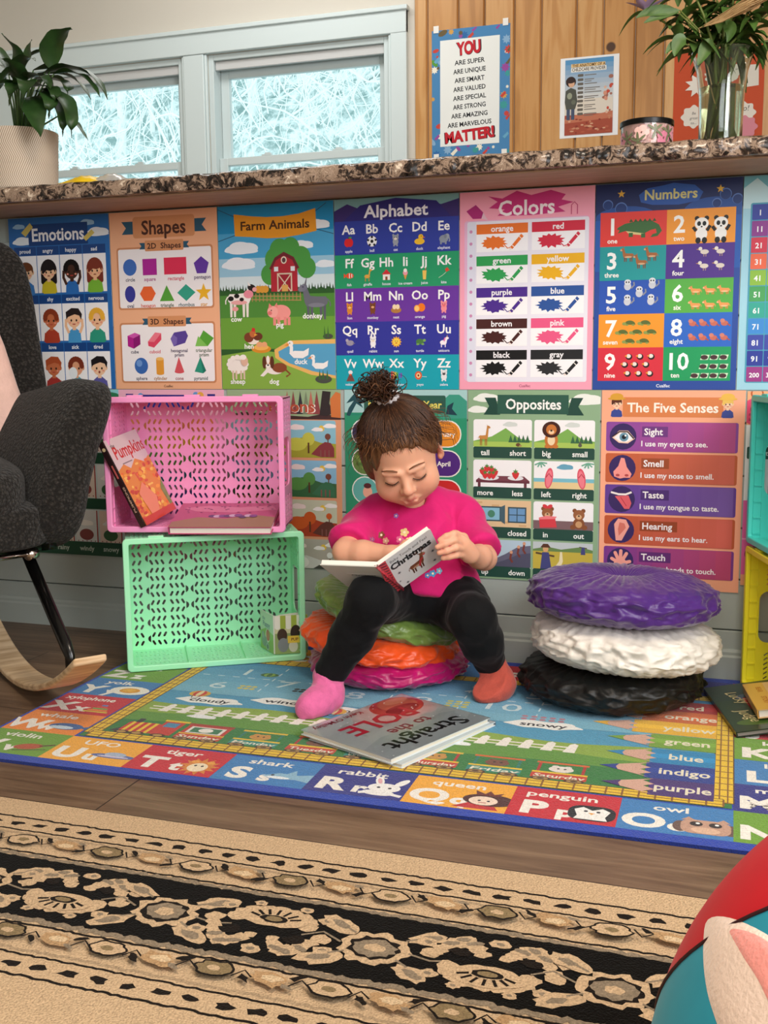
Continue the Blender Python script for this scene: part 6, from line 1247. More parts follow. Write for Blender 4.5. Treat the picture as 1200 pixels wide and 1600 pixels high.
tag(b.build('dried_grass_plume', M['dry']), 'tan dried grass plume leaning out of the glass vase', 'grass')

# ------------------------------------------------------------------ rocking armchair
def sherpa():
    m, nt, N, L, P = nt_of('charcoal_sherpa'); P.inputs['Roughness'].default_value = .95; P.inputs['Sheen Weight'].default_value = .12; P.inputs['Specular IOR Level'].default_value = .05
    tc = N.new('ShaderNodeTexCoord'); v = N.new('ShaderNodeTexVoronoi'); v.inputs['Scale'].default_value = 150; L.new(tc.outputs['Object'], v.inputs['Vector'])
    n = N.new('ShaderNodeTexNoise'); n.inputs['Scale'].default_value = 210; n.inputs['Detail'].default_value = 4; n.inputs['Distortion'].default_value = 1; L.new(tc.outputs['Object'], n.inputs['Vector'])
    a_ = N.new('ShaderNodeMath'); a_.operation = 'MULTIPLY_ADD'; a_.inputs[1].default_value = -.9; L.new(v.outputs['Distance'], a_.inputs[0]); L.new(n.outputs['Fac'], a_.inputs[2])
    r = N.new('ShaderNodeValToRGB'); r.color_ramp.elements[0].position = .0; r.color_ramp.elements[0].color = (*lin('#242220'), 1); r.color_ramp.elements[1].position = .55; r.color_ramp.elements[1].color = (*lin('#46423e'), 1)
    L.new(a_.outputs[0], r.inputs['Fac']); L.new(r.outputs[0], P.inputs['Base Color'])
    b = N.new('ShaderNodeBump'); b.inputs['Strength'].default_value = 1; b.inputs['Distance'].default_value = .004; L.new(a_.outputs[0], b.inputs['Height']); L.new(b.outputs[0], P.inputs['Normal']); return m
def puff(sx, sy, sz, e=.35, nu=56, nv=36, f=None):
    """soft padded block: superellipsoid with half sizes sx, sy, sz"""
    b = MB()
    def g(u, v):
        a_, c = 2*PI*u, PI*(v-.5); P = [math.cos(c), math.sin(c)]; sg = lambda x, k: math.copysign(abs(x)**k, x)
        p = Vector((sx*sg(math.cos(a_), e)*sg(P[0], e), sy*sg(math.sin(a_), e)*sg(P[0], e), sz*sg(P[1], e))); return f(p) if f else p
    b.grid(g, nu, nv, cu=True); return b
SH = sherpa(); M['blkm'] = mat('black_painted_steel', '#0c0c0c', .22, spec=.6); M['chrome'] = mat('polished_chrome', '#d8d0cc', .15, metal=1)
def wood_mat(name, c, d):
    return mat(name, c, .4, var=.3, vscale=9, stretch=(1, 6, 12), dark=d)
M['beech'] = wood_mat('pale_beech', '#e8cda8', '#c8a47a')
fw = Vector((.8, -.6, 0)); rt = Vector((.6, .8, 0)); CHL = Vector((-1.042, -.542, 0)); ch = empty('rocking_armchair', CHL, label='charcoal fleece rocking armchair with curved beech rockers at the left', cat='armchair', rot=Matrix((rt, -fw, Vector((0, 0, 1)))).transposed().to_euler())
# local: x to the picture's right, -y forward
def cpart(name, b, m, loc=(0, 0, 0), rot=(0, 0, 0)):
    o = b.build(name, m, ch, smooth=True); o.location = loc; o.rotation_euler = rot; return o
cpart('seat_base', puff(.265, .285, .05, .3), SH, (0, .0, .362), (R(4), 0, 0))
cpart('seat_cushion', puff(.225, .28, .058, .42), SH, (0, -.02, .425), (R(4), 0, 0))
cpart('backrest', puff(.385, .08, .305, .25, f=lambda p: Vector((p.x*(1-.06*max(0, p.z/.33)), p.y-.04*(p.x/.3)**2, p.z))), SH, (0, .27, .622), (R(-12), 0, 0))
for s_ in (-1, 1):
    arm = puff(.060, .255, .165, .5, f=lambda p: Vector((p.x+s_*.045*(p.z/.145)*(p.z > 0)-s_*.02*(p.y/.25), p.y, p.z*(1-.22*(p.y/.255)*(p.z > 0))+.02*(p.y < 0)*(-p.y/.25)**2)))
    cpart('arm', arm, SH, (s_*.262, -.045, .445), (0, R(9*s_), 0))
    cpart('wing', puff(.05, .10, .20, .5), SH, (s_*.262, .19, .47), (R(-10), R(4*s_), R(-14*s_)))
# underframe, legs, rockers
cpart('frame', MB().box(-.25, .25, -.235, -.20, .292, .316).box(-.25, .25, .17, .205, .292, .316).box(-.265, -.235, -.235, .205, .292, .316).box(.235, .265, -.235, .205, .292, .316), M['blkm'])
for s_ in (-1, 1):
    rx = s_*.218; n = 40; b = MB(); R0 = 1.0
    def rk(u, v):
        yo = -.11; y = -.43+.90*u; z = .007+.30*(y*y)/(.43)**2*.42*(1.25 if y > 0 else 1.05); q = int(round(v*4)) % 4; w_, t_ = .030, .014
        return (rx+(-w_, w_, w_, -w_)[q], y+yo, z+(0, 0, t_, t_)[q])
    b.grid(rk, n, 4, cv=True); b.f += [[0, 1, 2, 3], [4*n-1, 4*n-2, 4*n-3, 4*n-4]]; b.m += [0, 0]; b.c += [None, None]
    o = b.build('rocker', M['beech'], ch, smooth=35); q = o.modifiers.new('bevel', 'BEVEL'); q.width = .004; q.segments = 2; q.limit_method = 'ANGLE'
    for yl, yt in ((-.318, -.19), (.225, .15)):
        zl = .007+.126*(yl*yl)/.1849*(1.25 if yl > 0 else 1.05)+.013; P = [(rx*.98, yt, .298), (rx, yl-.11+.02, zl+.052), (rx, yl-.11, zl+.034), (rx, yl-.11, zl+.0015)]
        b = MB(); b.tube(P, [.0125, .0125, .010, .009], 10, flat=.7); b.build('leg', M['blkm'], ch, smooth=True)
        MB().lathe([(.0001, .004), (.004, .003), (.0045, 0)], 10).build('bolt', M['chrome'], ch, smooth=True, loc=(rx, yl-.116, zl+.0105))
b = MB(); b.tube([(-.24, -.245, .288), (-.05, -.262, .285), (.12, -.25, .288), (.205, -.243, .290)], .0055, 10); cpart('crossbar', b, M['chrome'])
cpart('crossbar_end', MB().tube([(.203, -.250, .289), (.222, -.240, .290)], [.011, .011], 14), M['chrome'])
cpart('lower_back', puff(.20, .04, .07, .5), SH, (-.06, .18, .26), (R(-10), 0, 0))
# blush throw pillow
M['blush'] = mat('blush_plush_fabric', '#e5bdb0', .9, sheen=.5, bump=.5, bscale=160, var=.08, vscale=40)
pw = puff(.16, .065, .18, .45, f=lambda p: Vector((p.x*(1+.10*math.sin(p.z*22)*.2), p.y*(1+.06*math.sin(p.x*40+p.z*30)), p.z))).build('throw_pillow', M['blush'], smooth=True)
tag(pw, 'blush pink plush throw pillow resting on the armchair seat', 'pillow')
pw.rotation_euler = (R(-14), R(-15), ch.rotation_euler.z); pw.location = CHL+rt*.125+fw*-.08+Vector((0, 0, .60))

# ------------------------------------------------------------------ stuffed pouf in the near corner
M['pred'] = mat('red_stretch_fabric', '#d01322', .9, spec=.2, sheen=.1, var=.05, vscale=30); M['pteal'] = mat('turquoise_stretch_fabric', '#2b9cb4', .9, spec=.2, sheen=.1, var=.05, vscale=30)
M['pcream'] = mat('cream_plush', '#f8dcc8', .95, sheen=.6, bump=.3, bscale=300); M['ppink'] = mat('pink_plush', '#ff9f94', .95, sheen=.6, bump=.3, bscale=300); M['pipe'] = mat('dark_piping', '#3a1016', .7)
PR = .237; PD = CAM+.61*(onY(1672, 1850, 0)-CAM)/((onY(1672, 1850, 0)-CAM) @ CM[2]); PC = Vector((PD[0], PD[1], PD[2]))
po = empty('stuffed_pouf', (PC.x, PC.y, 0), label='round red and turquoise stuffed pouf in the lower right corner', cat='pouf'); O_ = Vector((0, 0, PC.z))
def hit(u, v, k=1.0):
    d = Vector(at(u, v, 1)-CAM).normalized(); q = Vector(CAM)-PC; bb = q.dot(d); disc = bb*bb-(q.dot(q)-(PR*k)**2)
    return (q+d*(-bb-math.sqrt(max(0, disc))))+O_
s1, s2, s3 = hit(1062, 1505), hit(1110, 1466), hit(1200, 1420); ax = (s2-s1).cross(s3-s1).normalized()
if ax.z < 0: ax = -ax
ca = math.acos((s1-O_).dot(ax)/PR); e1 = ax.orthogonal().normalized(); e2 = ax.cross(e1)
def pouf(th, al, k=1.0):
    p = O_+(ax*math.cos(al)+(e1*math.cos(th)+e2*math.sin(th))*math.sin(al))*PR*k; p.z = max(p.z, .011); return p
b = MB(); b.grid(lambda u, v: pouf(2*PI*u, .0005+ca*v), 96, 40, cu=True); b.build('red_panel', M['pred'], po, smooth=True)
b = MB(); b.grid(lambda u, v: pouf(2*PI*u, ca+(PI-.0005-ca)*v), 96, 60, cu=True); b.build('turquoise_panel', M['pteal'], po, smooth=True)
b = MB(); b.tube([pouf(2*PI*i/96, ca, 1.002) for i in range(97)], .0012, 6, cap=False); b.build('piping', M['pipe'], po, smooth=True)
def patch(name, P, m, k0, k1, parent):
    """padded applique following the round body, outline given by points on it"""
    n = len(P); c = sum((Vector((p[0], p[1])) for p in P), Vector((0, 0)))/n; b = MB()
    def g(u, v):
        p = Vector(P[int(round(u*n)) % n]); q = c.lerp(p, v+.0001); kk = k0+(k1-k0)*(1-v**6)
        return hit(q.x, q.y, kk)
    b.grid(g, n, 14, cu=True); return b.build(name, m, parent, smooth=True)
def spl(P, n=48):
    k = len(P); o = []
    for i in range(k):
        p0, p1, p2, p3 = [np.array(P[(i+d) % k], float) for d in (-1, 0, 1, 2)]
        for t in np.linspace(0, 1, n//k, endpoint=False): o.append(tuple(.5*((2*p1)+(p2-p0)*t+(2*p0-5*p1+4*p2-p3)*t*t+(3*p1-p0-3*p2+p3)*t**3)))
    return o
ea = patch('ear', spl([(1106, 1437), (1099, 1474), (1101, 1525), (1112, 1575), (1140, 1640), (1200, 1700), (1280, 1720), (1320, 1660), (1300, 1570), (1250, 1500), (1195, 1458), (1140, 1434)]), M['pcream'], 1.0, 1.016, po)
patch('inner_ear', spl([(1142, 1452), (1152, 1485), (1180, 1530), (1210, 1590), (1250, 1640), (1285, 1640), (1280, 1570), (1240, 1510), (1190, 1465)]), M['ppink'], 1.012, 1.019, ea)
# ------------------------------------------------------------------ the reading child: smooth-blended volumes turned into one surface
A = lambda u, v, d: np.array(at(u, v, d))
class Field:
    def __init__(s, lo, hi, h):
        s.h = h; s.lo = np.array(lo, float); s.n = np.ceil((np.array(hi)-s.lo)/h).astype(int)+1
        s.f = np.full(s.n, .06, np.float32)
    def block(s, lo, hi):
        a = np.clip(np.floor((np.array(lo)-s.lo)/s.h).astype(int), 0, s.n-1); b = np.clip(np.ceil((np.array(hi)-s.lo)/s.h).astype(int)+1, 1, s.n)
        sl = tuple(slice(i, j) for i, j in zip(a, b)); ax = [s.lo[k]+s.h*np.arange(a[k], b[k]) for k in range(3)]
        X, Y, Z = np.meshgrid(*ax, indexing='ij'); return sl, np.stack([X, Y, Z], -1)
    def blend(s, sl, d, k, sub=False):
        f = s.f[sl]
        if sub: h = np.clip(.5-.5*(f+d)/k, 0, 1); s.f[sl] = f*(1-h)-d*h+k*h*(1-h)
        else: h = np.clip(.5+.5*(f-d)/k, 0, 1); s.f[sl] = f*(1-h)+d*h-k*h*(1-h)
    def cap(s, a, b, ra, rb=None, k=.008, sub=False):
        a, b = np.array(a, float), np.array(b, float); rb = ra if rb is None else rb; m = max(ra, rb)+k+.012
        sl, P = s.block(np.minimum(a, b)-m, np.maximum(a, b)+m)
        if 0 in P.shape: return s
        ab = b-a; t = np.clip(((P-a)@ab)/(ab@ab+1e-12), 0, 1); d = np.linalg.norm(P-a-t[..., None]*ab, axis=-1)-(ra+(rb-ra)*t)
        s.blend(sl, d, k, sub); return s
    def chain(s, P, R_, k=.008):
        for i in range(len(P)-1): s.cap(P[i], P[i+1], R_[i], R_[i+1], k)
        return s
    def ell(s, c, r, ax=None, k=.01, sub=False):
        c, r = np.array(c, float), np.array(r, float); ax = np.eye(3) if ax is None else np.array(ax); m = r.max()+k+.012
        sl, P = s.block(c-m, c+m)
        if 0 in P.shape: return s
        q = (P-c)@ax.T; k0 = np.linalg.norm(q/r, axis=-1); k1 = np.linalg.norm(q/(r*r), axis=-1)+1e-9
        s.blend(sl, k0*(k0-1)/k1, k, sub); return s
    def cut(s, p, n):
        """keep only the side the normal points away from"""
        sl, P = s.block(s.lo, s.lo+s.h*s.n); n = np.array(n, float)/np.linalg.norm(n); s.f = np.maximum(s.f, ((P-np.array(p))@n).astype(np.float32)); return s
    def mesh(s):
        """surface nets"""
        f = s.f; n = f.shape; sg = f < 0
        tot = np.zeros(tuple(i-1 for i in n)+(3,), np.float32); cnt = np.zeros(tuple(i-1 for i in n), np.float32)
        C = lambda d: f[tuple(slice(d[k], n[k]-1+d[k]) for k in range(3))]
        for ax in range(3):
            for o1 in (0, 1):
                for o2 in (0, 1):
                    d0 = [0, 0, 0]; o = [k for k in range(3) if k != ax]; d0[o[0]] = o1; d0[o[1]] = o2; d1 = d0[:]; d1[ax] = 1
                    fa, fb = C(d0), C(d1); m = (fa < 0) != (fb < 0); t = np.where(m, fa/np.where(m, fa-fb, 1), 0); p = np.zeros(3)
                    for k in range(3): tot[..., k] += np.where(m, (t if k == ax else d0[k]), 0)
                    cnt += m
        on = cnt > 0; idx = np.full(on.shape, -1, np.int64); idx[on] = np.arange(on.sum()); cell = np.argwhere(on)
        V = s.lo+s.h*(cell+tot[on]/cnt[on][:, None]); F = []
        for ax in range(3):
            o = [k for k in range(3) if k != ax]; sa = [slice(1, -1)]*3; sa[ax] = slice(0, n[ax]-1); sb = list(sa); sb[ax] = slice(1, n[ax])
            a_, b_ = sg[tuple(sa)], sg[tuple(sb)]; E = np.argwhere(a_ != b_); inside = a_[tuple(E.T)]
            base = E.copy(); base[:, o[0]] += 1; base[:, o[1]] += 1
            def g(i, j): q = base.copy(); q[:, o[0]] -= i; q[:, o[1]] -= j; return idx[tuple(q.T)]
            Q = np.stack([g(1, 1), g(0, 1), g(0, 0), g(1, 0)], 1); fl = inside if ax != 1 else ~inside; Q[~fl] = Q[~fl][:, ::-1]; F.append(Q)
        F = np.concatenate(F); F = F[(F >= 0).all(1)]; return V, F
def relax(V, F, it=2, lam=.5):
    E = np.concatenate([F[:, [0, 1]], F[:, [1, 2]], F[:, [2, 3]], F[:, [3, 0]]]); E = np.concatenate([E, E[:, ::-1]])
    for _ in range(it):
        S_ = np.zeros_like(V); c = np.zeros(len(V)); np.add.at(S_, E[:, 0], V[E[:, 1]]); np.add.at(c, E[:, 0], 1); V = V*(1-lam)+lam*S_/np.maximum(c, 1)[:, None]
    return V
def skin_obj(name, V, F, mats, parent, ink=None):
    me = bpy.data.meshes.new(name); me.from_pydata([tuple(v) for v in V], [], [tuple(map(int, q)) for q in F])
    if ink is not None:
        at_ = me.attributes.new('ink', 'FLOAT_COLOR', 'POINT'); at_.data.foreach_set('color', np.column_stack([ink, np.ones(len(ink))]).astype(np.float32).ravel())
    me.update(); return link(name, me, parent, mats, True)
ORG_ = np.array([-.03, -.15, 0.]); kid_ = empty('person', ORG_, label='young child in a pink t-shirt sitting on stacked cushions reading a book', cat='person')
def loc(o): o.location = -Vector(ORG_); return o

# joints
PEL = np.array([-.028, -.152, .200]); NECK = A(645, 800, 2.14); CHEST = A(648, 860, 2.155)
RS, LS = A(574, 812, 2.15), A(721, 806, 2.17); RE, LE = A(539, 862, 2.055), A(757, 872, 2.075); RW, LW = A(612, 866, 2.004), A(735, 866, 1.995)
RH, LH = np.array([-.078, -.175, .188]), np.array([.022, -.155, .182]); RK, LK = A(579, 937, 1.985), A(738, 966, 2.03); RA, LA = A(511, 1060, 2.05), A(769, 1042, 2.12)
RHL, RTO = onZ(512, 1090, .028), onZ(482, 1106, .023); LHL, LTO = onZ(782, 1070, .030), onZ(759, 1082, .023)
# head frame: nodding 33 degrees, rolled 13
fwd, upv, rgt = -CM[2], CM[1], CM[0]; th, ro, ya = R(33), R(12), R(-5)
f1 = fwd*math.cos(ya)+rgt*math.sin(ya); r1 = np.cross(upv, f1)*-1; r1 = rgt*math.cos(ya)-fwd*math.sin(ya)
f2 = f1*math.cos(th)-upv*math.sin(th); u2 = upv*math.cos(th)+f1*math.sin(th)
rot = lambda v: v*math.cos(ro)+np.cross(fwd, v)*math.sin(ro)+fwd*(fwd@v)*(1-math.cos(ro))
HX, HY, HZ = rot(r1), rot(f2), rot(u2); HC = A(627, 703, 2.05); HA = np.array([HX, HY, HZ])
H = lambda x, y, z: HC+x*HX+y*HY+z*HZ
def hax(rx=0, ry=0, rz=0):
    m = np.array(Matrix.Rotation(R(rz), 3, 'Z') @ Matrix.Rotation(R(ry), 3, 'Y') @ Matrix.Rotation(R(rx), 3, 'X')); return m.T @ HA
lo, hi = np.array([-.29, -.54, .0]), np.array([.24, -.05, .62])
B = Field(lo, hi, .0021)
# torso and limbs under the clothes
B.cap(PEL, CHEST, .062, .060, .02); B.cap(CHEST, NECK, .058, .034, .02); B.cap(NECK-(0, 0, .005), H(0, -.022, -.055), .027, .029, .012)
B.cap(RS, LS, .026, .026, .015)
B.chain([RS, (RS+RE)/2, RE], [.027, .0255, .0225], .012); B.chain([RE, RE*.6+RW*.4, RW], [.0225, .0225, .0155], .010)
B.chain([LS, (LS+LE)/2, LE], [.027, .0255, .0225], .012); B.chain([LE, LE*.6+LW*.4, LW], [.0225, .0220, .0155], .010)
B.chain([RH, RK, RA, RHL], [.046, .032, .018, .015], .012); B.chain([LH, LK, LA, LHL], [.046, .032, .018, .015], .012); B.cap(RHL, RTO, .014, .010, .006); B.cap(LHL, LTO, .014, .010, .006)
# head
B.ell(H(0, -.010, .024), (.0705, .084, .071), HA, .01)
B.ell(H(0, .020, -.030), (.0585, .0585, .058), HA, .022); B.ell(H(0, .040, -.074), (.027, .027, .020), HA, .026)
for s_ in (-1, 1): B.ell(H(s_*.033, .047, -.048), (.026, .025, .024), HA, .020); B.ell(H(s_*.0262, .094, -.0155), (.0165, .0165, .0085), HA, .012, True)
for s_ in (-1, 1): B.ell(H(s_*.0262, .0630, -.0165), (.0145, .0165, .0122), HA, .004); B.cap(H(s_*.011, .079, -.003), H(s_*.038, .070, -.001), .005, .004, .010)
B.cap(H(0, .073, -.012), H(0, .087, -.036), .0058, .0088, .010); B.ell(H(0, .0895, -.0385), (.0098, .0088, .0078), HA, .005)
for s_ in (-1, 1): B.ell(H(s_*.0095, .083, -.0415), (.0062, .0068, .0055), HA, .004); B.ell(H(s_*.0052, .0895, -.0462), (.0026, .003, .0022), HA, .002, True)
B.cap(H(0, .082, -.047), H(0, .0795, -.0565), .004, .006, .006)
for s_ in (-1, 1): B.cap(H(0, .0800, -.0610), H(s_*.0180, .0722, -.0640), .0040, .0018, .0045)
B.cap(H(-.009, .0768, -.0692), H(.009, .0768, -.0692), .0044, .0044, .006); B.cap(H(-.018, .079, -.0650), H(.018, .079, -.0650), .0010, .0010, .0022, True)
for s_ in (-1, 1):
    B.ell(H(s_*.0690, -.006, -.010), (.0070, .0160, .0265), hax(0, s_*-10, s_*-24), .004); B.ell(H(s_*.0750, .000, -.008), (.0045, .0088, .0155), hax(0, s_*-10, s_*-24), .003, True); B.ell(H(s_*.0695, .001, -.030), (.0055, .0065, .0075), HA, .004)
# hands: five fingers each
def finger(P, r): B.chain(P, [r*1.08, r, r*.92, r*.80][:len(P)], .0028)
LM = [A(719, 841, 1.968), A(725, 849, 1.972), A(727, 858, 1.978), A(726, 867, 1.985)]; wl = LW
for m_ in LM: B.cap(wl, m_, .0115, .0085, .010)
B.cap(A(731, 858, 1.985), A(724, 850, 1.975), .012, .0115, .01)
for P in ([LM[0], A(709, 834, 1.951), A(697, 838, 1.944), A(687, 844, 1.944)], [LM[1], A(710, 844, 1.947), A(695, 850, 1.941), A(683, 855, 1.941)], [LM[2], A(712, 856, 1.948), A(698, 861, 1.944), A(686, 864, 1.945)], [LM[3], A(713, 867, 1.957), A(702, 870, 1.953), A(692, 872, 1.953)]): finger(P, .0063)
B.chain([A(731, 853, 1.992), A(724, 840, 1.995), A(712, 835, 1.990), A(700, 838, 1.982)], [.0095, .0082, .0072, .0060], .005)
rm = [A(640, 858, 2.008), A(645, 864, 2.002), A(646, 870, 1.998), A(643, 876, 1.996)]
for m_ in rm: B.cap(RW, m_, .0115, .0085, .010)
for k, m_ in enumerate(rm): finger([m_, A(655-2*k, 862+5*k, 2.008), A(666-4*k, 866+5*k, 2.016), A(673-6*k, 871+5*k, 2.022)], .0061)
B.chain([RW*.6+rm[0]*.4, A(634, 850, 2.014), A(643, 848, 2.021), A(650, 850, 2.026)], [.0095, .0080, .0070, .0060], .005)
V, F = B.mesh(); V = relax(V, F, 2, .45)
q = (V-HC)@HA.T; base = np.array(lin('#e2a98b')); ink = np.tile(base, (len(V), 1))
def tint(c, r, col, a):
    global ink
    d = np.linalg.norm((q-np.array(c))/np.array(r), axis=1); w_ = (np.clip(1-d, 0, 1)**.6*a)[:, None]; ink = ink*(1-w_)+np.array(lin(col))*w_
for s_ in (-1, 1): tint((s_*.034, .066, -.046), (.026, .03, .022), '#d98a74', .55); tint((s_*.026, .076, -.012), (.020, .02, .008), '#c98f78', .5); tint((s_*.072, 0, -.010), (.02, .03, .035), '#da8f78', .6)
tint((0, .092, -.038), (.013, .014, .012), '#dc8e78', .5); tint((0, .082, -.062), (.020, .014, .0058), '#c0605c', 1.0); tint((0, .081, -.070), (.0145, .014, .006), '#c66a64', .95)
near = np.linalg.norm(V-A(690, 860, 1.945), axis=1); w_ = (np.clip(1-near/.03, 0, 1)*.35)[:, None]; ink = ink*(1-w_)+np.array(lin('#dd8f78'))*w_
SKM = print_mat('child_skin', rough=.48, spec=.4, sub=.35)
body = loc(skin_obj('body', V, F, SKM, kid_, ink))

# clothes
def cloth(name, Fd, m, wr=.0016, fr=38, it=2, parent=kid_, smooth_dir=None):
    V, F = Fd.mesh(); V = relax(V, F, it, .5)
    e1, e2 = V[F[:, 2]]-V[F[:, 0]], V[F[:, 3]]-V[F[:, 1]]; n = np.cross(e1, e2); N_ = np.zeros_like(V)
    for k in range(4): np.add.at(N_, F[:, k], n)
    N_ /= np.linalg.norm(N_, axis=1)[:, None]+1e-12
    d = np.array([NZ.noise(Vector(p*np.array([1, 1, 1.25]))*fr)*.7+(1-2*abs(NZ.noise(Vector(p*np.array([1.3, 1.3, .8]))*fr*.62+Vector((5, 3, 1)))))*.6 for p in V])
    return loc(skin_obj(name, V+N_*(d*wr)[:, None], F, m, parent))
M['pinkshirt'] = mat('hot_pink_jersey', '#d5126f', .8, sheen=.25, bump=.12, bscale=420, var=.06, vscale=60)
M['legging'] = mat('black_leggings', '#101113', .85, spec=.2, sheen=.08, bump=.15, bscale=500)
T = Field(lo+(.0, .0, .1), hi-(0, 0, .18), .0026)
axc = np.array([CM[0], CM[2], CM[1]]); c_, s_ = math.cos(R(-14)), math.sin(R(-14)); axt = np.array([c_*CM[0]+s_*CM[2], -s_*CM[0]+c_*CM[2], CM[1]])
T.ell(A(648, 858, 2.150), (.096, .080, .108), axt, .02); T.ell(A(655, 915, 2.165), (.100, .090, .075), axt, .03); T.ell(A(700, 925, 2.165), (.052, .055, .050), axt, .03)
T.cap(A(592, 801, 2.145), A(706, 797, 2.165), .036, .036, .02); T.cap(A(612, 790, 2.14), A(680, 789, 2.15), .030, .030, .02); T.cap(A(700, 890, 2.16), A(728, 938, 2.185), .040, .030, .03); T.cap(A(720, 918, 2.19), A(736, 945, 2.20), .026, .014, .02)
rse, lse = RS+(RE-RS)*.80, LS+(LE-LS)*.86
T.chain([RS, rse+(rse-RS)*.3], [.036, .0405], .018); T.chain([LS, lse+(lse-LS)*.3], [.036, .0405], .018)
# sleeve ends and neck opening
def cutcap(Fd, p, n, rad, dm=.06):
    n = n/np.linalg.norm(n); sl, P = Fd.block(p-rad-dm, p+rad+dm); d = (P-p)@n; r_ = np.linalg.norm(P-p-d[..., None]*n, axis=-1)
    Fd.f[sl] = np.where((r_ < rad) & (d > -.002) & (d < dm), np.maximum(Fd.f[sl], d.astype(np.float32)), Fd.f[sl])
cutcap(T, rse, RE-RS, .062, .12); cutcap(T, lse, LE-LS, .062, .12); hp = A(650, 928, 2.10); T.cut(hp, (-.05, -.42, -.9))
T.cap(NECK+(0, 0, .012), H(0, -.015, -.05), .0335, .036, .006, True)
shirt = cloth('t_shirt', T, M['pinkshirt'], .0085, 19)
# ribbed collar
nd = (H(0, -.02, -.055)-NECK); nd /= np.linalg.norm(nd); e1 = np.cross(nd, CM[0]); e1 /= np.linalg.norm(e1); e2 = np.cross(nd, e1); cc_ = NECK+nd*.016
b = MB(); b.tube([cc_+(e1*math.cos(t)+e2*math.sin(t))*.0375+nd*.004*math.cos(t) for t in np.linspace(0, 2*PI, 40)], .0042, 8, cap=False); o = b.build('collar', M['pinkshirt'], shirt, smooth=True)
# small printed posy on the chest (plain flowers)
def surf_pt(u, v):
    """first point of the shirt along the view through u, v"""
    d = Vector(A(u, v, 1)-CAM).normalized(); ok, p, n, i_ = shirt.ray_cast(Vector(CAM), d); return (np.array(p), np.array(n)) if ok else (A(u, v, 2.07), -CM[2])
bpy.context.view_layer.update()
b = MB()
def dot(u, v, r, col, lift=.0006):
    p, n = surf_pt(u, v); b.ink = lin(col); a1 = np.cross(n, CM[1]); a1 /= np.linalg.norm(a1); a2 = np.cross(n, a1); vs = [p+n*lift+(a1*math.cos(t)+a2*math.sin(t))*r for t in np.linspace(0, 2*PI, 10, endpoint=False)]
    b.add(vs, [tuple(range(10))])
for (u, v, col, r0) in ((632, 832, '#f0d28a', .0052), (625, 843, '#e86a9a', .0046), (640, 845, '#f4dca0', .0046), (596, 836, '#8a5038', .0044), (603, 845, '#e8b494', .0040), (619, 806, '#9a6ac0', .0030), (581, 843, '#a884c4', .0032), (676, 896, '#4aa0d8', .0042), (686, 892, '#7ac0e8', .0038), (668, 899, '#5a8ad0', .0034)):
    for k in range(5): dot(u+r0*820*math.cos(k*1.257), v+r0*820*math.sin(k*1.257), r0*.72, col)
    dot(u, v, r0*.55, '#fff0c8', .0009)
b.build('flower_print', print_mat('shirt_print', rough=.6), shirt)

G = Field(lo, hi-(0, 0, .25), .0026)
G.ell(PEL+(.004, -.012, -.016), (.088, .088, .058), axt, .03); G.cap(RH*.6+RK*.4, LH*.6+LK*.4, .046, .046, .04)
G.chain([RH, RH*.45+RK*.55, RK, RK*.55+RA*.45+(.0, .012, 0), RA*1.02-RK*.02], [.055, .050, .0405, .037, .0285], .022); G.chain([LH, LH*.45+LK*.55, LK, LK*.55+LA*.45, LA], [.055, .050, .0405, .037, .0275], .022)
cutcap(G, RA+(RK-RA)*.04, RA-RK, .05); cutcap(G, LA+(LK-LA)*.08, LA-LK, .05)
cloth('leggings', G, M['legging'], .0024, 42)
def sock(name, Kn, An, He, To, col):
    Fd = Field(np.minimum.reduce([An, He, To])-.06, np.maximum.reduce([An, He, To])+.06, .0019); d = (Kn-An)/np.linalg.norm(Kn-An); mid = He*.45+To*.55
    Fd.chain([An+d*.012, An*.35+He*.65, He], [.0265, .0275, .0265], .015); Fd.chain([He, mid, To], [.0265, .0285, .0245], .014); Fd.cap(An+d*.004, An+d*.011, .0288, .0288, .003)
    Fd.cut(An+d*.016, d); sl, P = Fd.block(Fd.lo, Fd.lo+Fd.h*Fd.n); Fd.f = np.maximum(Fd.f, (.0072-P[..., 2]).astype(np.float32))
    return cloth(name, Fd, mat(name+'_knit', col, .9, sheen=.3, bump=.35, bscale=330, var=.08, vscale=90), .0016, 60)
sock('sock', RK, RA, np.array(RHL), np.array(RTO), '#e06aa0')['label'] = 'bubblegum pink sock'
sock('sock', LK, LA, np.array(LHL), np.array(LTO), '#bd5142')['label'] = 'coral red sock'

# hair: a close cap, strands running back to a messy topknot, wisps at the hairline
HAIRM = print_mat('brown_hair', rough=.45, spec=.35)
HF = Field(HC-.15, HC+.15, .0026)
HF.ell(H(0, -.013, .022), (.0765, .0925, .0755), HA, .01); HF.ell(H(0, -.050, -.020), (.062, .048, .055), HA, .02); HF.ell(H(-.062, -.006, -.012), (.017, .032, .040), HA, .015); HF.ell(H(.064, -.030, .0), (.014, .026, .036), HA, .015)
sl, P = HF.block(HF.lo, HF.lo+HF.h*HF.n); qh = (P-HC)@HA.T; yy = qh[..., 1]; line = np.where(yy > .03, .018+(yy-.03)*.62, np.where(yy > -.025, -.020+(yy+.025)*.69, -.020+(yy+.025)*1.4)); line = line-.012*np.clip(np.abs(qh[..., 0])/.06, 0, 1)**2-.045*np.clip((-.035-qh[..., 0])/.02, 0, 1)-.010*np.clip((qh[..., 0]-.04)/.02, 0, 1)+.0022*np.sin(qh[..., 0]*210)+.0018*np.sin(qh[..., 0]*390+1)
HF.f = np.maximum(HF.f, ((line-qh[..., 2])*.8).astype(np.float32))
V, F = HF.mesh(); V = relax(V, F, 2, .5); KN = np.array([-.004, -.022, .098])
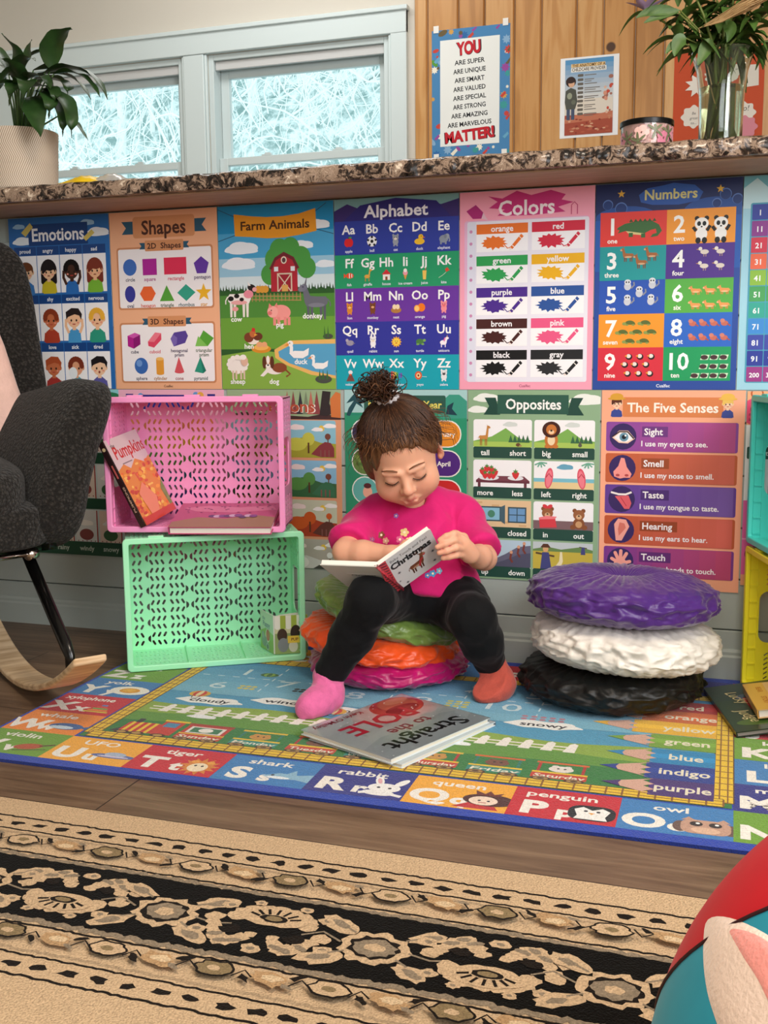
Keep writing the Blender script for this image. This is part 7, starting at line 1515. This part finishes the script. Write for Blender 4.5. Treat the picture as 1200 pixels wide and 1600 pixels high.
q = (V-HC)@HA.T; ang = np.arctan2(q[:, 0]-KN[0], q[:, 1]-KN[1]+.0); rad = np.linalg.norm(q[:, :2]-KN[:2], axis=1)
n_ = np.array([NZ.noise(Vector((math.cos(a_)*9, math.sin(a_)*9, r_*16))) for a_, r_ in zip(ang, rad)]); st = np.sin(ang*46+n_*5)*.5+.5*np.sin(ang*97+n_*9)
V = V+((V-HC)/np.linalg.norm(V-HC, axis=1)[:, None])*(.0016*st+.0022*n_)[:, None]
hc1, hc2, hc3 = np.array(lin('#2a1810')), np.array(lin('#4a2d1c')), np.array(lin('#8a5c38'))
mixw = np.clip(.5+.5*st, 0, 1)[:, None]*.6; ink = hc1*(1-mixw)+hc2*mixw; fr_ = np.clip((.045-q[:, 2]+np.maximum(0, q[:, 1])*.5)/.05, 0, 1)[:, None]*.5*(q[:, 1:2] > 0); ink = ink*(1-fr_)+hc3*fr_
hair = loc(skin_obj('hair', V, F, HAIRM, kid_, ink))
b = MB(); q_ = random.Random(11)
def surf(dirv, k=1.0):
    """point on the hair cap in a direction from the head centre"""
    d = np.array(dirv, float); d /= np.linalg.norm(d); r_ = np.array([.0772, .0932, .0762])*k; t = 1/np.linalg.norm(d/r_); p = d*t+np.array([0, -.013, .022]); return p
def strand(P, r, col, n=5):
    b.ink = tuple(col); k = len(P); b.tube([H(*p) for p in P], [r*(1-.75*(i/(k-1))**2) for i in range(k)], n, cap=False)
col_ = lambda t: tuple(hc1*(1-t)+hc2*t) if t < 1 else tuple(hc2*(2-t)+hc3*(t-1))
for i in range(950):
    a_ = q_.uniform(0, 2*PI); y = math.cos(a_); x = math.sin(a_)
    ze = (.40 if y > .5 else .02 if y > -.2 else -.35)+q_.uniform(-.1, .15); p0 = np.array([x, y, ze]); P = []
    kd = np.array([KN[0], KN[1]+.013, KN[2]-.026]); kd = kd/np.linalg.norm(kd); w1 = q_.uniform(-.08, .08)
    for t in np.linspace(0, 1, 8): d = p0/np.linalg.norm(p0)*(1-t)+kd*t; d = d+np.array([w1*math.sin(PI*t), w1*.6*math.sin(PI*t), 0]); P.append(surf(d, 1.0+.022*math.sin(PI*t)+q_.uniform(0, .012)))
    strand(P[::-1], q_.uniform(.0006, .0013), col_(q_.uniform(0, 1.25)), 4)
for i in range(260):       # short wavy wisps at the hairline
    a_ = q_.gauss(0, .75); y = math.cos(a_); x = math.sin(a_); d = np.array([x, y, .46-.30*abs(a_)**1.3*.6+q_.uniform(-.05, .34)]); p = surf(d, 1.012); dn = np.array([x*.5+q_.uniform(-.5, .5), .25, -1.0]); L_ = q_.uniform(.010, .026); P = [p]; ph = q_.uniform(0, 6)
    for k in range(1, 6): nx = P[0]+dn*L_*k/5+np.array([.0018*math.sin(ph+k*1.1), 0, 0]); e = nx-np.array([0, -.010, .024]); m_ = np.linalg.norm(e/np.array([.0725, .086, .073])); nx = nx+e/np.linalg.norm(e)*max(0, (1-m_))*.075+e*0; P.append(nx+e/np.linalg.norm(e)*.0015)
    strand(P, q_.uniform(.0004, .0009), col_(q_.uniform(.7, 1.9)), 4)
for i in range(80):       # loose curls over the sides and flyaways
    a_ = q_.choice((-1, 1))*q_.uniform(.9, 2.2); d = np.array([math.sin(a_), math.cos(a_), q_.uniform(-.1, .8)]); p = surf(d, 1.01); P = [p]; v = np.array([d[0], d[1]*.4, q_.uniform(-1, .4)])*.006; tw = q_.uniform(0, 6)
    for k in range(7): v = v*.85+np.array([.0035*math.sin(tw+k), .0035*math.cos(tw+k*1.2), -.0012]); P.append(P[-1]+v)
    strand(P, q_.uniform(.0004, .0008), col_(q_.uniform(.6, 1.9)), 4)
KT = np.array([-.004, -.020, .108]); bc = np.array([-.010, -.004, .142])
for i in range(460):       # topknot curls
    P = [KT+np.array([q_.gauss(0, .008), q_.gauss(0, .008), 0])]; c0 = bc+np.array([q_.gauss(0, .013), q_.gauss(0, .012), q_.gauss(0, .010)])
    if i % 5 == 0: c0 = bc+np.array([-.030+q_.gauss(0, .006), q_.gauss(0, .008), -.006+q_.gauss(0, .005)])
    ax_ = np.array([q_.gauss(0, 1) for _ in range(3)]); ax_ /= np.linalg.norm(ax_); o1 = np.cross(ax_, (.3, .5, .8)); o1 /= np.linalg.norm(o1); o2 = np.cross(ax_, o1); rr_ = q_.uniform(.005, .012); a0 = q_.uniform(0, 6); sw = q_.uniform(1.5, 4.5)
    for t in np.linspace(0, 1, 9): P.append(c0+(o1*math.cos(a0+sw*t)+o2*math.sin(a0+sw*t))*rr_*(1+.4*t)+ax_*.006*(t-.5))
    strand(P, q_.uniform(.0007, .0014), col_(q_.uniform(0, 1.35)), 4)
loc(b.build('strands', HAIRM, hair, smooth=True)).location = (0, 0, 0)
b = MB(); tz = KN+np.array([0, -.002, .006])
def scr(u, v):
    a_, c = 2*PI*u, 2*PI*v; rr_ = .0078*(1+.28*math.sin(a_*11)); return H(*(tz+np.array([math.cos(a_)*(.0145+rr_*math.cos(c)), math.sin(a_)*(.0145+rr_*math.cos(c)), rr_*.95*math.sin(c)])))
b.grid(scr, 72, 12, cu=True, cv=True); o = b.build('scrunchie', mat('white_scrunchie', '#e4dfe2', .8, bump=.3, bscale=200), kid_, smooth=True); loc(o)
# brows, lashes
for s_ in (-1, 1):
    b = MB(); b.ink = lin('#6f4a32'); P = [H(s_*x, y, z) for x, y, z in ((.011, .0815, .0030), (.020, .0805, .0064), (.031, .0765, .0070), (.041, .0685, .0036))]; b.tube(P, [.0012, .0021, .0018, .0007], 6, flat=.5); loc(b.build('eyebrow', HAIRM, kid_, smooth=True))
    b = MB(); b.ink = lin('#1c120e'); P = []
    for t in np.linspace(-1, 1, 9): P.append(H(s_*(.0262+.0128*t), .0795-.0055*t*t-.003*t, -.0235+.0040*t*t))
    b.tube(P, [.0003]+[.0009]*7+[.0003], 6)
    for t in np.linspace(-.95, .95, 15): p = H(s_*(.0262+.0128*t), .0798-.0055*t*t-.003*t, -.0238+.0040*t*t); b.tube([p, p+HY*.0022-HZ*.0016+HX*s_*.0010*t, p+HY*.0036-HZ*.0020+HX*s_*.0018*t], [.0005, .0004, .0001], 4)
    loc(b.build('eyelashes', HAIRM, kid_, smooth=True))

# ------------------------------------------------------------------ the board book in the child's hands
ST, SB, TT, LL = A(588, 884, 1.930), A(628, 918, 2.012), A(671, 825, 1.942), A(500, 881, 1.955)
bk = empty('board_book', ST, label='open Christmas board book held in the reading child\'s hands', cat='book')
X = (TT-ST)/np.linalg.norm(TT-ST); Zd = (SB-ST)-X*((SB-ST)@X); hh = np.linalg.norm(Zd); Zd /= hh; wv = np.linalg.norm(TT-ST); Yn = np.cross(-Zd, X)
rotc = Matrix((Vector(X), Vector(Yn), Vector(-Zd))).transposed().to_euler()
w_, h_ = wv*1000, hh*1000
a = Art(w_, h_, '#d4d2d2'); a.r(0, 0, 18, h_, '#c8323c')
for k in range(14): a.l([(2, 8*k+2), (16, 8*k+7)], 2.4, '#2a1a1e')
a.t('Baby Touch and Feel', 64, 17, 10.5, '#4a4648', w=82, bold=0); a.t('Christmas', 64, 38, 23, '#1f1c1e', w=88, bold=2)
quad(a, 66, 66, 30, '#7a4630', '#b08a70', '#5c3424', 1, .42, '#8a5238', .8, (), 1, .52)
a.e(86, 51, 2.6, 2.2, '#c8323a'); a.p([(74, 58), (82, 56), (83, 60), (75, 63)], '#b8343a'); a.p([(74, 60), (78, 61), (72, 76), (68, 74)], '#b8343a')
for q in (-1, 1): a.l([(80+q*2, 44), (80+q*6, 37), (80+q*5, 30)], 1.6, '#5a3626'); a.l([(80+q*6, 37), (80+q*12, 33)], 1.4, '#5a3626')
for x, y, r_ in ((30, 56, 5), (104, 60, 5), (36, 96, 4.5), (100, 88, 5), (24, 80, 3)): a.star(x, y, r_, '#4a4a54', 6, .35)
cv = a.build('front_cover', CARD, .0022, bk, back='#e8e4e0', outline=rounded(0, 0, w_, h_, 5)); cv.rotation_euler = rotc; cv.location = Vector(X*wv/2)
def slab(name, P, n, t0, t1, m, bev=.0006):
    n = np.array(n); n = n/np.linalg.norm(n); b = MB(); k = len(P); b.add([p-ST+n*t0 for p in P]+[p-ST+n*t1 for p in P], [tuple(range(k))[::-1], tuple(range(k, 2*k))]+[(i, (i+1) % k, k+(i+1) % k, k+i) for i in range(k)]); return b.build(name, m, bk)
inset = lambda P, e: [p+(sum(P)/len(P)-p)*e for p in P]
RP = [ST, TT, TT+Zd*hh, ST+Zd*hh]; slab('pages', inset(RP, .03), Yn, .0004, .0075, M['board'])
LP_ = [LL, ST, SB, LL+(SB-ST)]; ln = np.cross(ST-LL, SB-ST); ln = ln if ln[2] > 0 else -ln
slab('pages', inset(LP_, .03), ln, .0, .0085, M['board'])
M['bcov'] = mat('grey_back_cover', '#c9c8c0', .4); M['bsp'] = mat('red_patterned_spine', '#b02a38', .45, var=.75, vscale=160, dark='#1e1216')
slab('back_cover', LP_, ln, -.0024, -.0002, M['bcov'])
b = MB(); n = 9; vs = []
for i in range(n):
    t = i/(n-1); p = (ST-(ST-LL)/np.linalg.norm(ST-LL)*.004)*(1-t)+(ST+X*.004)*t-np.array(Yn)*.006*math.sin(PI*t)*1-np.array([0, 0, .004])*math.sin(PI*t)
    vs += [p-ST, p+(SB-ST)-ST]
b.add(vs, [(2*i, 2*i+1, 2*i+3, 2*i+2) for i in range(n-1)]); o = b.build('spine', M['bsp'], bk, smooth=True); m_ = o.modifiers.new('thick', 'SOLIDIFY'); m_.thickness = .0018
a = Art(60, 12, '#c9c8c0'); a.t('Christmas', 30, 9, 10, '#5a5a58', w=46); q = a.build('back_title', CARD, .0002, bk); vx_ = (ST-LL)/np.linalg.norm(ST-LL); lz = ln/np.linalg.norm(ln); vy_ = np.cross(lz, vx_)
q.rotation_euler = Matrix((Vector(vx_), Vector(lz), Vector(np.cross(vx_, lz)))).transposed().to_euler(); q.location = Vector((LL-ST)*.40+(SB-ST)*.35-lz*.0026)
